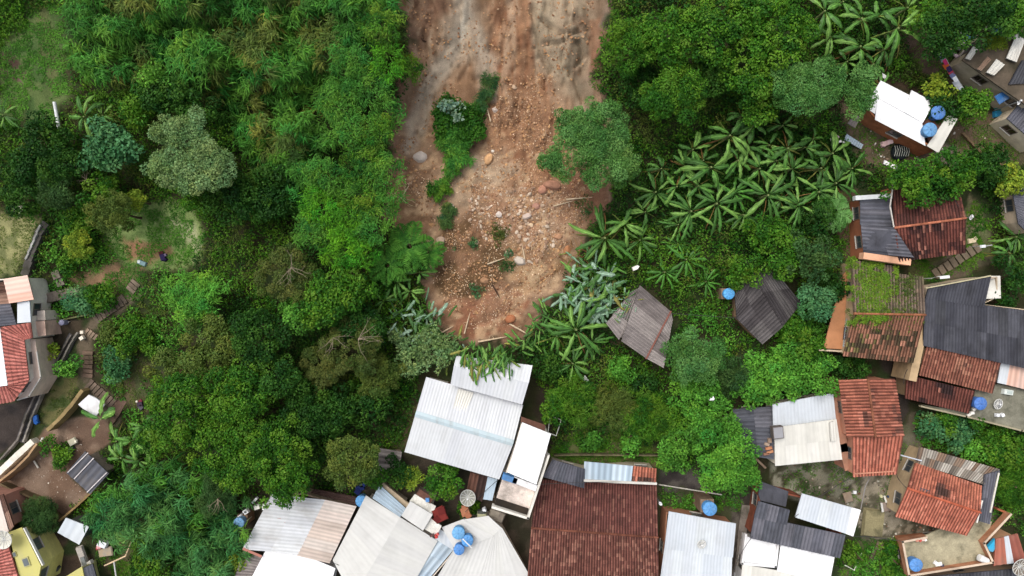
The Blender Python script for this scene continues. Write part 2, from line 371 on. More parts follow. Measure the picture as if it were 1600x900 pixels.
# ---------------------------------------------------------------- roofs, walls, houses
RNG = np.random.RandomState(11)
def bil(A, B, C, D, s, t):
    A, B, C, D = [np.array(tuple(v)) for v in (A, B, C, D)]
    s = np.asarray(s)[..., None]; t = np.asarray(t)[..., None]
    return (A*(1-s)+B*s)*(1-t)+(D*(1-s)+C*s)*t
def nrm(A, B, C, D):
    n = np.cross(np.array(tuple(C))-np.array(tuple(A)), np.array(tuple(D))-np.array(tuple(B)))
    if n[2] < 0: n = -n
    return n/np.linalg.norm(n)
def skirt(mb, Q, n, th, col):
    Q = [np.array(tuple(q)) for q in Q]; n = np.array(n)
    lo = [q-n*th for q in Q]; hi = [q-n*.004 for q in Q]
    for i in range(4):
        j = (i+1) % 4
        mb.add([hi[i], hi[j], lo[j], lo[i]], [(0, 1, 2, 3)], col)
    mb.add(lo, [(0, 1, 2, 3)], col)
PAL = dict(
    clay=pal((156,92,66),(140,78,56),(122,66,50),(172,112,82),(84,56,48),(60,46,42)),
    claydark=pal((112,58,46),(92,48,40),(76,42,38),(152,92,72),(52,34,34),(44,32,32)),
    brown=pal((116,64,54),(106,58,50),(96,52,46),(136,86,70),(84,48,44),(126,72,58)),
    brown2=pal((128,74,60),(116,66,54),(104,58,48),(152,100,80),(90,52,46),(140,82,64)),
    orange=pal((184,100,72),(174,92,66),(164,86,62),(192,112,84),(146,76,58),(176,96,70)),
    orangeworn=pal((170,94,66),(156,84,60),(140,74,54),(182,106,80),(92,60,50),(70,52,46)),
    mossy=pal((128,82,58),(146,94,66),(88,66,46),(66,58,38),(104,98,44),(164,106,78)),
    mossgrey=pal((104,88,76),(116,94,76),(92,84,62),(84,80,54),(124,98,82)),
    salmon=pal((190,106,92),(178,94,80),(166,86,72),(200,118,104)),
    grey=pal((112,110,112),(104,102,105),(120,118,120),(96,95,98)),
    dgrey=pal((76,77,84),(68,69,76),(84,85,92),(74,75,80)),
    hut=pal((148,140,136),(138,130,127),(156,148,144),(126,118,115)),
    hutdark=pal((88,84,84),(80,76,77),(100,96,95),(70,66,67)),
    slate=pal((98,99,108),(88,90,98),(108,108,116),(76,78,86)),
    white=pal((198,201,204),(194,197,201),(201,204,206)),
    bwhite=pal((196,202,208),(192,199,206),(200,206,210)),
    bright=pal((240,241,242),(238,239,240),(242,242,243)),
    cream=pal((212,210,201),(206,204,195),(216,214,206)),
    offw=pal((198,198,194),(195,195,192),(200,200,197)),
    pinkw=pal((214,200,190),(206,190,178),(220,208,198)),
    peach=pal((214,166,142),(206,156,132),(220,180,160)),
    sky=pal((172,190,204),(184,200,212),(160,178,192)),
    worn=pal((150,142,132),(128,120,110),(176,170,160),(104,96,88),(134,110,92)),
    rust=pal((96,62,48),(120,78,58),(70,50,44),(140,104,84)),
    oldslab=pal((92,82,70),), terrace=pal((166,158,132),), terrace2=pal((122,120,106),),
    yellow=pal((188,182,110),(192,186,116)),
)
for _k in ('clay','claydark','brown','brown2','orange','orangeworn','mossy','mossgrey','salmon','rust','peach'): PAL[_k] = desat(PAL[_k], .8 if _k in ('orange','orangeworn') else .78)*1.16
def tiles(mb, A, B, C, D, P, pitch=.29, row=.42, patch=1.0, seed=0, amp=.075):
    A, B, C, D = [Vector(tuple(v)) for v in (A, B, C, D)]
    n = nrm(A, B, C, D)
    W = ((B-A).length+(C-D).length)/2; L = ((D-A).length+(C-B).length)/2
    nu = max(2, round(W/pitch)); nv = max(2, round(L/row))
    rng = np.random.RandomState(seed+int(W*100) % 999)
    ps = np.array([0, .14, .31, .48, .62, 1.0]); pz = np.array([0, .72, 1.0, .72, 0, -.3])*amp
    I, J = np.meshgrid(np.arange(nu), np.arange(nv), indexing='ij'); I = I.ravel(); J = J.ravel(); N = len(I)
    jit = rng.uniform(-.05, .05, N)
    S = (I[:, None, None]+ps[None, :, None]+jit[:, None, None]*.5)/nu*np.ones((1, 1, 2)); S = np.clip(S, 0, 1)
    t0 = J/nv; t1 = np.minimum((J+1.12)/nv, 1.0)
    T = np.stack([t0, t1], -1)[:, None, :]*np.ones((1, 6, 1))
    V = bil(A, B, C, D, S, T)
    up = pz[None, :, None]+np.array([.035, 0])[None, None, :]+rng.uniform(0, .012, N)[:, None, None]
    V = V+up[..., None]*n
    base = (np.arange(N)*12)[:, None]
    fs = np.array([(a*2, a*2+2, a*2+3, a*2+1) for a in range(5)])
    Fc = (base[:, :, None]+fs[None]).reshape(-1, 4)
    # tile colours: aged patches and single odd tiles
    x = I/nu*W; y = J/nv*L
    pn = fbm(x/1.8+seed, y/1.8, 91+seed, 3)
    idx = (.42*rng.rand(N)+.2*rng.rand(nu)[I])+patch*(pn-.5)*1.6+.08
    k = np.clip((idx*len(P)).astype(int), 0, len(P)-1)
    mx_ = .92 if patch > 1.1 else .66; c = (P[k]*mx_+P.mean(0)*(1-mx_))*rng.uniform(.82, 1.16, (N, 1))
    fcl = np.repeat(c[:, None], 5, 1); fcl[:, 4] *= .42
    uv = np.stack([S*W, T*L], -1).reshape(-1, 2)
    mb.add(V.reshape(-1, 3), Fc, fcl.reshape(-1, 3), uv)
    mb.hasuv = True
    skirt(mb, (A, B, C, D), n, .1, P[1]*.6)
def sheets(mb, A, B, C, D, P, pitch=.26, amp=.032, sw=1.05, sl=2.3, seed=0, contrast=1.0, flat=False):
    A, B, C, D = [Vector(tuple(v)) for v in (A, B, C, D)]
    n = nrm(A, B, C, D)
    W = ((B-A).length+(C-D).length)/2; L = ((D-A).length+(C-B).length)/2
    nu = max(1, round(W/pitch)); nv = max(1, round(L/sl)); rng = np.random.RandomState(seed+int(W*77+L*31) % 999)
    q = 6; cols = nu*q; s = np.arange(cols+1)/cols
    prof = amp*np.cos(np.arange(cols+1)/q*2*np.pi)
    if flat:
        ph = (np.arange(cols+1) % q); prof = amp*np.where(ph == 0, 1.0, -.3)
    nsh = max(1, round(W/sw)); csheet = rng.randint(0, len(P), (nsh, nv)); vs = rng.uniform(1-.09*contrast, 1+.09*contrast, (nsh, nv))
    for j in range(nv):
        t0 = j/nv; t1 = min((j+1.04)/nv, 1)
        S = np.stack([s, s], -1); T = np.stack([np.full(cols+1, t0), np.full(cols+1, t1)], -1)
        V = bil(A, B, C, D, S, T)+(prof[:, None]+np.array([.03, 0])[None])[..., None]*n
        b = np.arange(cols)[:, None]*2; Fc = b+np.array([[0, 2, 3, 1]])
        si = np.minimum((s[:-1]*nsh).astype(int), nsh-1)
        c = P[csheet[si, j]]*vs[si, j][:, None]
        # sheet colour gets darker towards the troughs
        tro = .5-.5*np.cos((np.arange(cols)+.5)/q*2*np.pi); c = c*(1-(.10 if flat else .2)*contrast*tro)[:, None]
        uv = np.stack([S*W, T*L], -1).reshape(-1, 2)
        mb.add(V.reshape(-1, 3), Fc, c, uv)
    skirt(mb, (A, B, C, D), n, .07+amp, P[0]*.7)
def slabpoly(mb, pts, z, th, col):
    """flat slab with a polygon outline (world xy), top at z"""
    n = len(pts); top = [(p[0], p[1], z) for p in pts]; bot = [(p[0], p[1], z-th) for p in pts]
    a = sum(pts[i][0]*pts[(i+1) % n][1]-pts[(i+1) % n][0]*pts[i][1] for i in range(n))
    order = list(range(n)) if a > 0 else list(range(n))[::-1]
    mb.add(top, [order], col)
    for i in range(n):
        j = (i+1) % n
        mb.add([top[i], top[j], bot[j], bot[i]], [(0, 3, 2, 1)] if a > 0 else [(0, 1, 2, 3)], col)
def wallring(mb, pts, zb, col, th=.15, inset=.18):
    """pts: world points with their own top height; a closed ring of wall down to zb"""
    n = len(pts); P = np.array([(p[0], p[1]) for p in pts]); a = sum(P[i][0]*P[(i+1) % n][1]-P[(i+1) % n][0]*P[i][1] for i in range(n))
    sgn = 1 if a > 0 else -1
    def off(d):
        out = []
        for i in range(n):
            e1 = P[i]-P[i-1]; e2 = P[(i+1) % n]-P[i]
            n1 = np.array((-e1[1], e1[0]))/(np.linalg.norm(e1)+1e-9); n2 = np.array((-e2[1], e2[0]))/(np.linalg.norm(e2)+1e-9)
            m = n1+n2; m = m/max(np.linalg.norm(m), .5); out.append(P[i]+sgn*m*d)
        return out
    o = off(inset); inn = off(inset+th)
    for i in range(n):
        j = (i+1) % n; zi, zj = pts[i][2]-.14, pts[j][2]-.14
        O0, O1, I0, I1 = o[i], o[j], inn[i], inn[j]
        V = [(*O0, zb), (*O1, zb), (*O1, zj), (*O0, zi), (*I0, zb), (*I1, zb), (*I1, zj), (*I0, zi)]
        mb.add(V, [(0, 1, 2, 3), (5, 4, 7, 6), (3, 2, 6, 7)], col)
    return [(Vector((*o[i], pts[i][2]-.14)), Vector((*o[(i+1) % n], pts[(i+1) % n][2]-.14)), sgn) for i in range(n)]
def add_window(root, P, Q, sgn, t, w, h, top=.55, col=(50, 52, 54), fcol=(112, 104, 94), door=False):
    d = Vector((Q.x-P.x, Q.y-P.y, 0)).normalized(); nn = Vector((d.y, -d.x, 0))*sgn
    c = P.lerp(Q, t); zt = c.z-top; c = Vector((c.x, c.y, zt-h/2)); rz = math.atan2(d.y, d.x)
    if door:
        f = MB(); f.box(c+nn*.02, (w+.12, .06, h), lin(fcol), rz); f.box(c+nn*.055, (w, .03, h-.08), lin(col), rz)
        dd = part('door', f, M['wood'], root)
        hb = MB(); hb.box(c+nn*.09+d*(w*.38), (.12, .05, .04), lin((150, 150, 150)), rz); hb.build('handle', M['metal'], dd)
        return
    f = MB()
    for s_ in (-1, 1):
        f.box(c+d*(s_*(w/2+.03))+nn*.03, (.06, .08, h+.12), lin(fcol), rz); f.box(c+Vector((0, 0, s_*(h/2+.03)))+nn*.03, (w, .078, .06), lin(fcol), rz)
    f.box(c+nn*.035, (.04, .05, h), lin(fcol), rz)
    wd = part('window', f, M['metal'], root)
    g = MB(); g.box(c+nn*.01, (w, .03, h), lin(col), rz); g.build('pane', M['glass'], wd)
    sb = MB(); sb.box(c+nn*.07-Vector((0, 0, h/2+.09)), (w+.2, .16, .05), lin((180, 176, 168)), rz); sb.build('sill', M['wall'], wd)
FOOT = []          # house footprints in pixels: nothing grows through them
def house(name, label, cat, outline, roofs, wallc=(170, 160, 145), wallm='wall', h=2.8, win=True, base=None, drop=1.6, inset=.18, wcol=(60,66,72), doors=True):
    """outline: [(px,py) or (px,py,h)]; roofs: [(kind, palette, [A,B,C,D] as (px,py,h), options)]"""
    cx = sum(p[0] for p in outline)/len(outline); cy = sum(p[1] for p in outline)/len(outline)
    g0 = base if base is not None else gz(cx, cy, h)
    zmin = min(gz(p[0], p[1], 0) for p in outline)
    root = thing(name, label, cat, at(cx, cy, g0))
    FOOT.append([(p[0], p[1]) for p in outline])
    W = [at(p[0], p[1], g0+(p[2] if len(p) > 2 else h)) for p in outline]
    mb = MB(); edges = wallring(mb, W, min(zmin, g0)-drop, np.minimum(np.array(lin(wallc))*1.3, .8), inset=inset)
    part('wall', mb, M[wallm], root)
    first = True
    if win:
        for (P, Q, sg) in edges:
            Lw = math.hypot(Q.x-P.x, Q.y-P.y)
            if Lw < 2.2: continue
            d = Vector((Q.x-P.x, Q.y-P.y, 0)).normalized(); nn = Vector((d.y, -d.x, 0))*sg
            mid = (P+Q)/2; rad = Vector((-mid.x, -mid.y, 0))
            if rad.length < 6 or nn.dot(rad.normalized()) < .25: continue
            k = max(1, int(Lw/4.0))
            for i in range(k):
                t = (i+.5)/k
                if first and k > 1 and doors: add_window(root, P, Q, sg, t, .8, 2.0, .25, (84, 62, 50), (120, 100, 84), door=True); first = False
                else: add_window(root, P, Q, sg, t, 1.1, .9, .5, wcol)
    for ri, r in enumerate(roofs):
        kind, pl, q = r[0], r[1], r[2]; op = dict(r[3]) if len(r) > 3 else {}
        lbl = op.pop('label', None); mt = op.pop('mat', None); nm = op.pop('name', 'roof')
        Q = [at(p[0], p[1], g0+(p[2] if len(p) > 2 else h)) for p in q]
        mb = MB(); pp = PAL[pl]
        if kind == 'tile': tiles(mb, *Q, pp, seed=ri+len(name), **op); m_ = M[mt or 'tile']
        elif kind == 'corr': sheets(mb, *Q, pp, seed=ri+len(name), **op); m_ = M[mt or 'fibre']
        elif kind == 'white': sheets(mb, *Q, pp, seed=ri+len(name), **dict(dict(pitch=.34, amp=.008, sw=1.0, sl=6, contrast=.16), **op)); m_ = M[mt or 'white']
        elif kind == 'slab':
            slabpoly(mb, Q, min(v.z for v in Q), .16, pp[0]); m_ = M[mt or 'conc']
        part(nm, mb, m_, root, label=lbl)
    root['_g0'] = g0
    return root
def ridge(root, a, b, col=(150, 88, 64), r=.11, step=.4):
    """cap tiles along a ridge, (px,py,h) to (px,py,h)"""
    g0 = root['_g0']; A = at(a[0], a[1], g0+a[2]+.06); B = at(b[0], b[1], g0+b[2]+.06); L = (B-A).length; n = max(2, int(L/step)); mb = MB(); rng = random.Random(5)
    for i in range(n):
        p = A.lerp(B, i/n); q = A.lerp(B, (i+1.1)/n); c = lin(col)*rng.uniform(.7, 1.15)
        mb.tube([p+Vector((0, 0, .02)), q], [r*1.1, r*.95], c, 8)
    part('ridge_cap', mb, M['tileclean'], root)
def beamline(name, pts, h, wdt, ht, col, m='wall', root=None, label=None, cat=None, g0=None):
    """a parapet, kerb or low wall along a pixel polyline: top at h above the base"""
    mb = MB(); W = []
    for p in pts:
        hh = p[2] if len(p) > 2 else h
        W.append(at(p[0], p[1], (g0+hh)) if g0 is not None else on(p[0], p[1], hh))
    for a, b in zip(W[:-1], W[1:]):
        d = b-a; L = math.hypot(d.x, d.y); c = (a+b)/2; rz = math.atan2(d.y, d.x); sl = d.z/max(L, .01)
        x, y = (L+wdt*.9)/2, wdt/2
        V = []
        for zz in (-ht, 0):
            for (sx, sy) in ((-1,-1),(1,-1),(1,1),(-1,1)):
                X = sx*x; Y = sy*y; V.append((c.x+X*math.cos(rz)-Y*math.sin(rz), c.y+X*math.sin(rz)+Y*math.cos(rz), c.z+X*sl+zz))
        mb.add(V, [(0,3,2,1),(4,5,6,7),(0,1,5,4),(1,2,6,5),(2,3,7,6),(3,0,4,7)], lin(col))
    if root is not None: return part(name, mb, M[m], root)
    return lone(name, mb, M[m], label, cat, W[0])
def flatsheet(name, quad, h, pl, label, cat='roof sheet', g0=None, kind='white', m=None, root=None, **op):
    """a loose sheet lying on something, corners (px,py[,h])"""
    cx = sum(p[0] for p in quad)/4; cy = sum(p[1] for p in quad)/4
    g = g0 if g0 is not None else gz(cx, cy, h)
    Q = [at(p[0], p[1], g+(p[2] if len(p) > 2 else h)) for p in quad]
    mb = MB(); P = PAL[pl] if isinstance(pl, str) else pal(pl)
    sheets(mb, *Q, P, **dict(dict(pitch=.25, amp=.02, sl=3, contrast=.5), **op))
    if root is not None: return part(name, mb, M[m or 'worn'], root)
    return lone(name, mb, M[m or 'worn'], label, cat, at(cx, cy, g+h))
# ---------------------------------------------------------------- the houses
# upper right
h1 = house('house', 'brick cabin with bright white sheet roof and two blue tanks at its corner', 'house',
  [(1352,168),(1376,127),(1458,160),(1480,180),(1494,186),(1466,237),(1446,227),(1367,187)],
  [('white','bright',[(1367,187,2.7),(1446,228,2.7),(1441,192,3.3),(1371,153,3.3)],dict(sl=3,pitch=.5)),
   ('white','bright',[(1351,167,2.7),(1367,178,2.7),(1372,154,3.3),(1362,147,3.3)],dict(sl=3,pitch=.5)),
   ('white','bright',[(1421,149,2.75),(1376,126,2.75),(1363,148,3.3),(1414,176,3.3)],dict(sl=3,pitch=.5)),
   ('white','bright',[(1459,160,2.8),(1424,141,2.8),(1413,175,3.34),(1442,192,3.34)],dict(sl=3,pitch=.5)),
   ('white','cream',[(1448,228,2.8),(1466,239,2.8),(1496,186,2.9),(1482,179,2.9)],dict(label='cream sheet roof strip',pitch=.6)),
   ('slab','rust',[(1441,194,2.6),(1457,162,2.6),(1483,181,2.6),(1452,222,2.6)],dict(mat='brick',name='tank_deck'))],
  (150,96,66),'brick',2.75)
h2 = house('house', 'block house at the upper right corner with cluttered flat slab roof and boards on it', 'house',
  [(1506,94),(1542,43),(1612,72),(1640,120),(1610,168),(1577,146)],
  [('slab','oldslab',[(1504,94,3.0),(1541,41,3.0),(1614,70,3.0),(1642,120,3.0),(1612,170,3.0),(1578,147,3.0)],dict(mat='conc')),
   ('corr','dgrey',[(1640,128,3.15),(1576,132,3.15),(1597,94,3.6),(1650,90,3.6)],dict(label='dark grey corrugated roof'))],
  (168,156,134),'wall',3.0,wcol=(44,34,34))
g2 = h2['_g0']
beamline('parapet', [(1543,42),(1582,58),(1592,52)], 3.35, .18, .5, (196,190,178), root=h2, g0=g2)
house('house', 'low cream walled house with grey roof and satellite dish at the right edge', 'house',
  [(1571,185),(1590,163),(1630,180),(1630,232),(1604,214)],
  [('corr','slate',[(1606,214,2.5),(1573,185,2.5),(1592,163,2.8),(1632,182,2.8)],{})],(206,192,168),'wall',2.5,wcol=(50,30,30))
house('house', 'grey roofed shed half seen at the right edge beside dark shrubs', 'house',
  [(1584,290),(1610,284),(1610,366),(1592,348)],
  [('corr','slate',[(1591,350,2.4),(1580,290,2.4),(1612,284,2.6),(1614,372,2.6)],{})],(176,160,140),'wall',2.4)
h3 = house('house', 'house with dark red tiled gable roof and a patchwork grey lean-to on its left', 'house',
  [(1344,309),(1393,306),(1395,290),(1496,290),(1509,341,3.9),(1508,394),(1424,408),(1352,404),(1346,352)],
  [('tile','claydark',[(1497,287,2.9),(1394,288,2.9),(1397,356,4.0),(1509,341,4.0)],dict(patch=.8)),
   ('tile','claydark',[(1404,409,2.9),(1509,395,2.9),(1509,341,4.0),(1397,356,4.0)],dict(patch=1.3,label='red and dark mottled tile slope')),
   ('corr','slate',[(1344,351,2.85),(1344,313,2.85),(1392,311,3.1),(1396,354,3.1)],dict(pitch=.42,sw=.5,sl=2.6,contrast=1.6,amp=.03)),
   ('corr','slate',[(1349,395,2.75),(1345,351,2.85),(1397,355,4.15),(1428,402,3.4)],dict(pitch=.42,sw=.6,sl=1.8,contrast=1.6,amp=.03))],
  (150,96,70),'wall',2.75,win=True)
ridge(h3, (1397,356,4.0), (1509,341,4.0), (176,110,84))
beamline('parapet', [(1340,309),(1391,306)], 3.2, .42, .6, (204,208,210), root=h3, g0=h3['_g0'])
beamline('parapet', [(1354,400),(1419,409)], 3.0, .62, .9, (222,170,138), root=h3, g0=h3['_g0'])
beamline('gutter', [(1396,288),(1391,322),(1397,355)], 4.12, .1, .1, (206,200,192), root=h3, g0=h3['_g0'])
h4 = house('house', 'house with moss covered clay roof, bright green on its upper left corner', 'house',
  [(1320,555),(1333,490,3.9),(1331,408),(1398,416),(1398,428),(1443,434),(1446,492,3.9),(1427,566)],
  [('tile','mossgrey',[(1398,416,3.0),(1330,406,3.0),(1334,490,4.1),(1399,491,4.1)],dict(patch=.7)),
   ('tile','mossgrey',[(1443,433,3.1),(1398,427,3.1),(1399,491,4.1),(1446,492,4.1)],dict(patch=.7)),
   ('tile','mossy',[(1317,556,3.0),(1427,567,3.0),(1446,492,4.1),(1334,490,4.1)],dict(patch=1.5,row=.5))],
  (160,140,112),'wall',2.95)
ridge(h4, (1334,490,4.1), (1446,492,4.1), (150,98,70))
r_ = MB(); slabpoly(r_, [at(*p, h4['_g0']+2.0) for p in [(1287,544),(1304,478),(1318,428),(1331,418),(1332,470),(1318,546)]], h4['_g0']+2.0, .14, lin((176,124,88)))
part('side_terrace', r_, M['wall'], h4)
flatsheet('tarp', [(1318,542,2.35),(1323,500,2.5),(1332,478,2.3),(1329,520,2.3)], 2.3, 'sky', None, root=h4, g0=h4['_g0'])
beamline('kerb', [(1281,547),(1318,549)], 2.15, .15, .4, (196,176,152), root=h4, g0=h4['_g0'])
beamline('side_wall', [(1446,500),(1427,590)], 2.7, .75, 3.2, (190,164,128), root=h4, g0=h4['_g0'])
h5 = house('house', 'large house under a wide dark grey corrugated roof', 'house',
  [(1444,539),(1450,448,4.2),(1546,431,4.4),(1562,430,4.0),(1563,466,3.6),(1540,475,3.6),(1630,484,3.6),(1630,580)],
  [('corr','dgrey',[(1442,540,3.0),(1640,584,3.0),(1640,490,4.0),(1446,465,4.0)],dict(pitch=.3,sl=3.0)),
   ('corr','dgrey',[(1446,466,4.0),(1537,480,4.0),(1549,430,4.6),(1451,448,4.6)],dict(pitch=.3,sl=3.5)),
   ('slab','cream',[(1541,467,3.6),(1549,431,3.6),(1563,431,3.6),(1564,466,3.6)],dict(name='water_box',mat='wall'))],
  (176,160,138),'wall',3.0)
beamline('verge', [(1448,450),(1548,431)], 4.72, .12, .12, (180,172,140), root=h5, g0=h5['_g0'])
h6 = house('house', 'orange tiled house stepping down below the wide dark grey roof', 'house',
  [(1438,584),(1449,542,3.5),(1562,567,3.5),(1550,613)],
  [('tile','clay',[(1436,586,2.7),(1551,615,2.7),(1564,566,3.5),(1448,541,3.5)],dict(patch=.6))],(184,160,130),'wall',2.7)
h6b = house('house', 'house under a low mottled dark red tile roof beside the stained terrace', 'house',
  [(1418,621),(1418,588),(1521,612),(1513,644)],
  [('tile','claydark',[(1414,622,2.4),(1514,646,2.4),(1523,611,3.0),(1417,586,3.0)],dict(patch=1.6,row=.5))],(150,130,104),'wall',2.4)
h6c = house('house', 'small house with striped white and peach sheet roof at the right edge', 'house',
  [(1559,596),(1565,568),(1640,584),(1640,616)],
  [('white','bwhite',[(1558,598,2.8),(1572,601,2.8),(1578,570,3.1),(1564,567,3.1)],{}),
   ('white','peach',[(1572,601,2.78),(1640,618,2.78),(1640,584,3.08),(1578,570,3.08)],dict(pitch=.5,contrast=1.4,sw=.5))],(190,180,165),'wall',2.7)
ter = house('terrace', 'stained concrete roof terrace with round blue tank and low wall', 'terrace',
  [(1440,632),(1516,646),(1524,606),(1560,600),(1640,618),(1640,680),(1595,672)],
  [('slab','terrace2',[(1438,632,2.3),(1517,644,2.3),(1525,604,2.3),(1560,600,2.3),(1645,618,2.3),(1645,684,2.3),(1595,674,2.3)],dict(mat='conc',name='floor'))],(140,128,104),'wall',2.3,win=False)
beamline('parapet', [(1440,635),(1510,651),(1597,673),(1640,682)], 2.55, .15, .4, (158,150,126), root=ter, g0=ter['_g0'])
h7 = house('house', 'tall house with ribbed orange and brown tile roof, brighter on its lower half', 'house',
  [(1312,595),(1397,593),(1410,680),(1400,740),(1334,744),(1333,683),(1323,682)],
  [('tile','orangeworn',[(1310,594,4.3),(1323,683,4.3),(1368,683,5.3),(1356,592,5.3)],dict(patch=.9,row=.45,pitch=.32)),
   ('tile','orangeworn',[(1412,681,4.3),(1398,592,4.3),(1356,592,5.3),(1368,683,5.3)],dict(patch=.9,row=.45,pitch=.32)),
   ('tile','orange',[(1333,745,3.6),(1401,741,3.6),(1412,681,4.3),(1333,682,4.3)],dict(patch=.5,mat='tileclean',pitch=.32,label='cleaner orange tile slope'))],
  (176,124,102),'wall',3.9)
ridge(h7, (1356,592,5.3), (1368,683,5.3), (130,84,64))
beamline('side_ledge', [(1304,612),(1318,700),(1326,728)], 2.6, .9, .25, (172,126,104), root=h7, g0=h7['_g0'])
h7w = house('house', 'house with two cream and bluish white sheet roofs against the tall orange roof', 'house',
  [(1209,727),(1208,633),(1301,616),(1305,655),(1314,717)],
  [('white','bwhite',[(1208,669,2.9),(1306,656,2.9),(1302,614,3.3),(1207,632,3.3)],dict(sl=3,sw=3)),
   ('white','cream',[(1211,728,2.7),(1316,718,2.7),(1307,655,3.4),(1210,668,3.4)],dict(sl=2.2,pitch=.42))],(200,190,175),'wall',2.7)
wb = MB(); c_ = at(1214,675,h7w['_g0']+3.55); wb.box(c_, (1.05,1.2,.7), lin((96,88,84)), .1); wb.box(c_+Vector((0,0,.37)), (.9,1.05,.06), lin((146,146,150)), .1)
part('water_box', wb, M['wall'], h7w)
flatsheet('patch_sheet', [(1298,690,3.36),(1306,688,3.36),(1304,658,3.66),(1296,660,3.66)], 3.3, 'cream', None, root=h7w, g0=h7w['_g0'])
h7g = house('shed', 'shed with dark grey corrugated roof and a heap of broken tiles at its corner', 'shed',
  [(1148,641),(1206,637),(1210,714),(1180,708),(1155,702)],
  [('corr','slate',[(1155,706,2.3),(1145,640,2.3),(1177,636,2.5),(1184,712,2.5)],dict(pitch=.4,sl=3.5)),
   ('corr','slate',[(1184,714,2.4),(1177,637,2.4),(1207,635,2.55),(1212,718,2.55)],dict(pitch=.4,sl=3.5))],(110,100,92),'wall',2.2)
h8 = house('house', 'house with bright orange gable roof and a patchwork of worn sheets on two sides', 'house',
  [(1402,805),(1419,762,3.7),(1438,700),(1559,733),(1545,816),(1527,812),(1511,835)],
  [('tile','orangeworn',[(1534,759,3.0),(1430,723,3.0),(1418,763,3.9),(1532,801,3.9)],dict(patch=1.2)),
   ('tile','orange',[(1399,807,3.0),(1511,837,3.0),(1532,801,3.9),(1418,763,3.9)],dict(patch=.4,mat='tileclean')),
   ('corr','worn',[(1537,757,2.9),(1431,724,2.9),(1437,698,2.6),(1562,733,2.6)],dict(sw=.45,sl=1.2,contrast=2.6,mat='worn',label='patchwork of worn grey and white sheets')),
   ('corr','slate',[(1546,819,2.7),(1563,733,2.7),(1537,745,2.95),(1529,814,2.95)],dict(pitch=.3,sw=.9,contrast=1.5,label='dark ribbed sheets along the right side'))][:3]+[
   ('corr','slate',[(1529,814,2.9),(1546,819,2.7),(1562,735,2.7),(1538,742,2.95)],dict(pitch=.3,sw=.9,contrast=1.6,label='dark ribbed sheets along the right side'))],
  (170,150,120),'wall',2.6)
ridge(h8, (1418,763,3.9), (1532,801,3.9), (186,100,74))
beamline('verge', [(1535,783),(1527,816)], 3.5, .13, .12, (224,220,212), root=h8, g0=h8['_g0'])
beamline('gutter', [(1561,740),(1548,800)], 2.9, .13, .1, (214,210,196), root=h8, g0=h8['_g0'])
sk = MB(); q8 = [at(x, y, h8['_g0']+3.72) for x, y in ((1434,769),(1449,773),(1452,766),(1438,762))]; slabpoly(sk, q8, q8[0].z+.12, .08, lin((84,80,84))); part('skylight', sk, M['glass'], h8)
t9 = house('terrace', 'walled concrete terrace with brick parapets and a blue tank in its corner', 'terrace',
  [(1411,846),(1520,833),(1540,848),(1553,880),(1421,900)],
  [('slab','terrace',[(1411,846,2.2),(1450,835,2.2),(1500,812,2.2),(1550,815,2.2),(1540,848,2.2),(1553,880,2.2),(1421,900,2.2)],dict(mat='conc',name='floor'))],(146,98,72),'brick',2.2,win=True)
for pts in ([(1411,847),(1421,900)],[(1421,900),(1552,879)],[(1552,879),(1538,849),(1580,804)],[(1411,847),(1448,840)]):
    beamline('parapet', pts, 3.0, .16, .85, (172,122,94), 'brick', root=t9, g0=t9['_g0'])
    beamline('coping', [(p[0]+(0), p[1]) for p in pts], 3.06, .2, .06, (206,186,164), root=t9, g0=t9['_g0'])
beamline('brick_wall', [(1580,804),(1560,796)], 2.2, .2, 1.6, (150,92,64), 'brick', root=t9, g0=t9['_g0'])
h9 = house('house', 'small house with salmon orange sheet roof crossed by white stripes', 'house',
  [(1558,843),(1588,836),(1602,880),(1554,880)],
  [('corr','orange',[(1552,884,2.6),(1574,881,2.6),(1570,839,2.9),(1556,842,2.9)],dict(mat='worn',pitch=.5)),
   ('white','bwhite',[(1573,881,2.64),(1584,880,2.64),(1576,837,2.94),(1569,839,2.94)],{}),
   ('corr','orange',[(1583,880,2.6),(1604,880,2.6),(1590,834,2.9),(1575,838,2.9)],dict(mat='worn',pitch=.5))],(180,140,110),'wall',2.6)
house('house', 'house with dark weathered sheet roof cut by the bottom edge, below the walled terrace', 'house',
  [(1450,903),(1560,888),(1640,884),(1640,930),(1450,930)],
  [('corr','dgrey',[(1450,950,2.2),(1640,950,2.2),(1640,884,2.7),(1450,901,2.7)],dict(contrast=1.8,sw=.8,pitch=.35))],(150,130,110),'wall',2.2)
h10 = house('house', 'house with slate grey corrugated roof wrapping round a pale sheet roof', 'house',
  [(1175,838),(1181,808),(1187,760),(1229,768),(1250,773),(1320,812),(1318,838),(1311,868)],
  [('corr','slate',[(1172,841,2.9),(1312,872,2.9),(1321,836,3.2),(1179,806,3.2)],dict(pitch=.36)),
   ('corr','slate',[(1178,808,3.2),(1229,820,3.2),(1234,797,3.5),(1185,783,3.5)],dict(pitch=.36)),
   ('slab','dgrey',[(1185,772,2.9),(1188,752,2.9),(1232,768,2.9),(1228,792,2.9),(1188,782,2.9)],dict(mat='fibre',name='flat_roof',label='dark bituminous flat roof')),
   ('white','bwhite',[(1242,808,3.5),(1322,834,3.5),(1331,793,3.9),(1253,771,3.9)],dict(pitch=.34,sl=8)),
   ('white','bright',[(1322,834,3.52),(1333,838,3.52),(1345,797,3.92),(1331,793,3.92)],dict(pitch=.34))],(120,70,54),'brick',2.9)
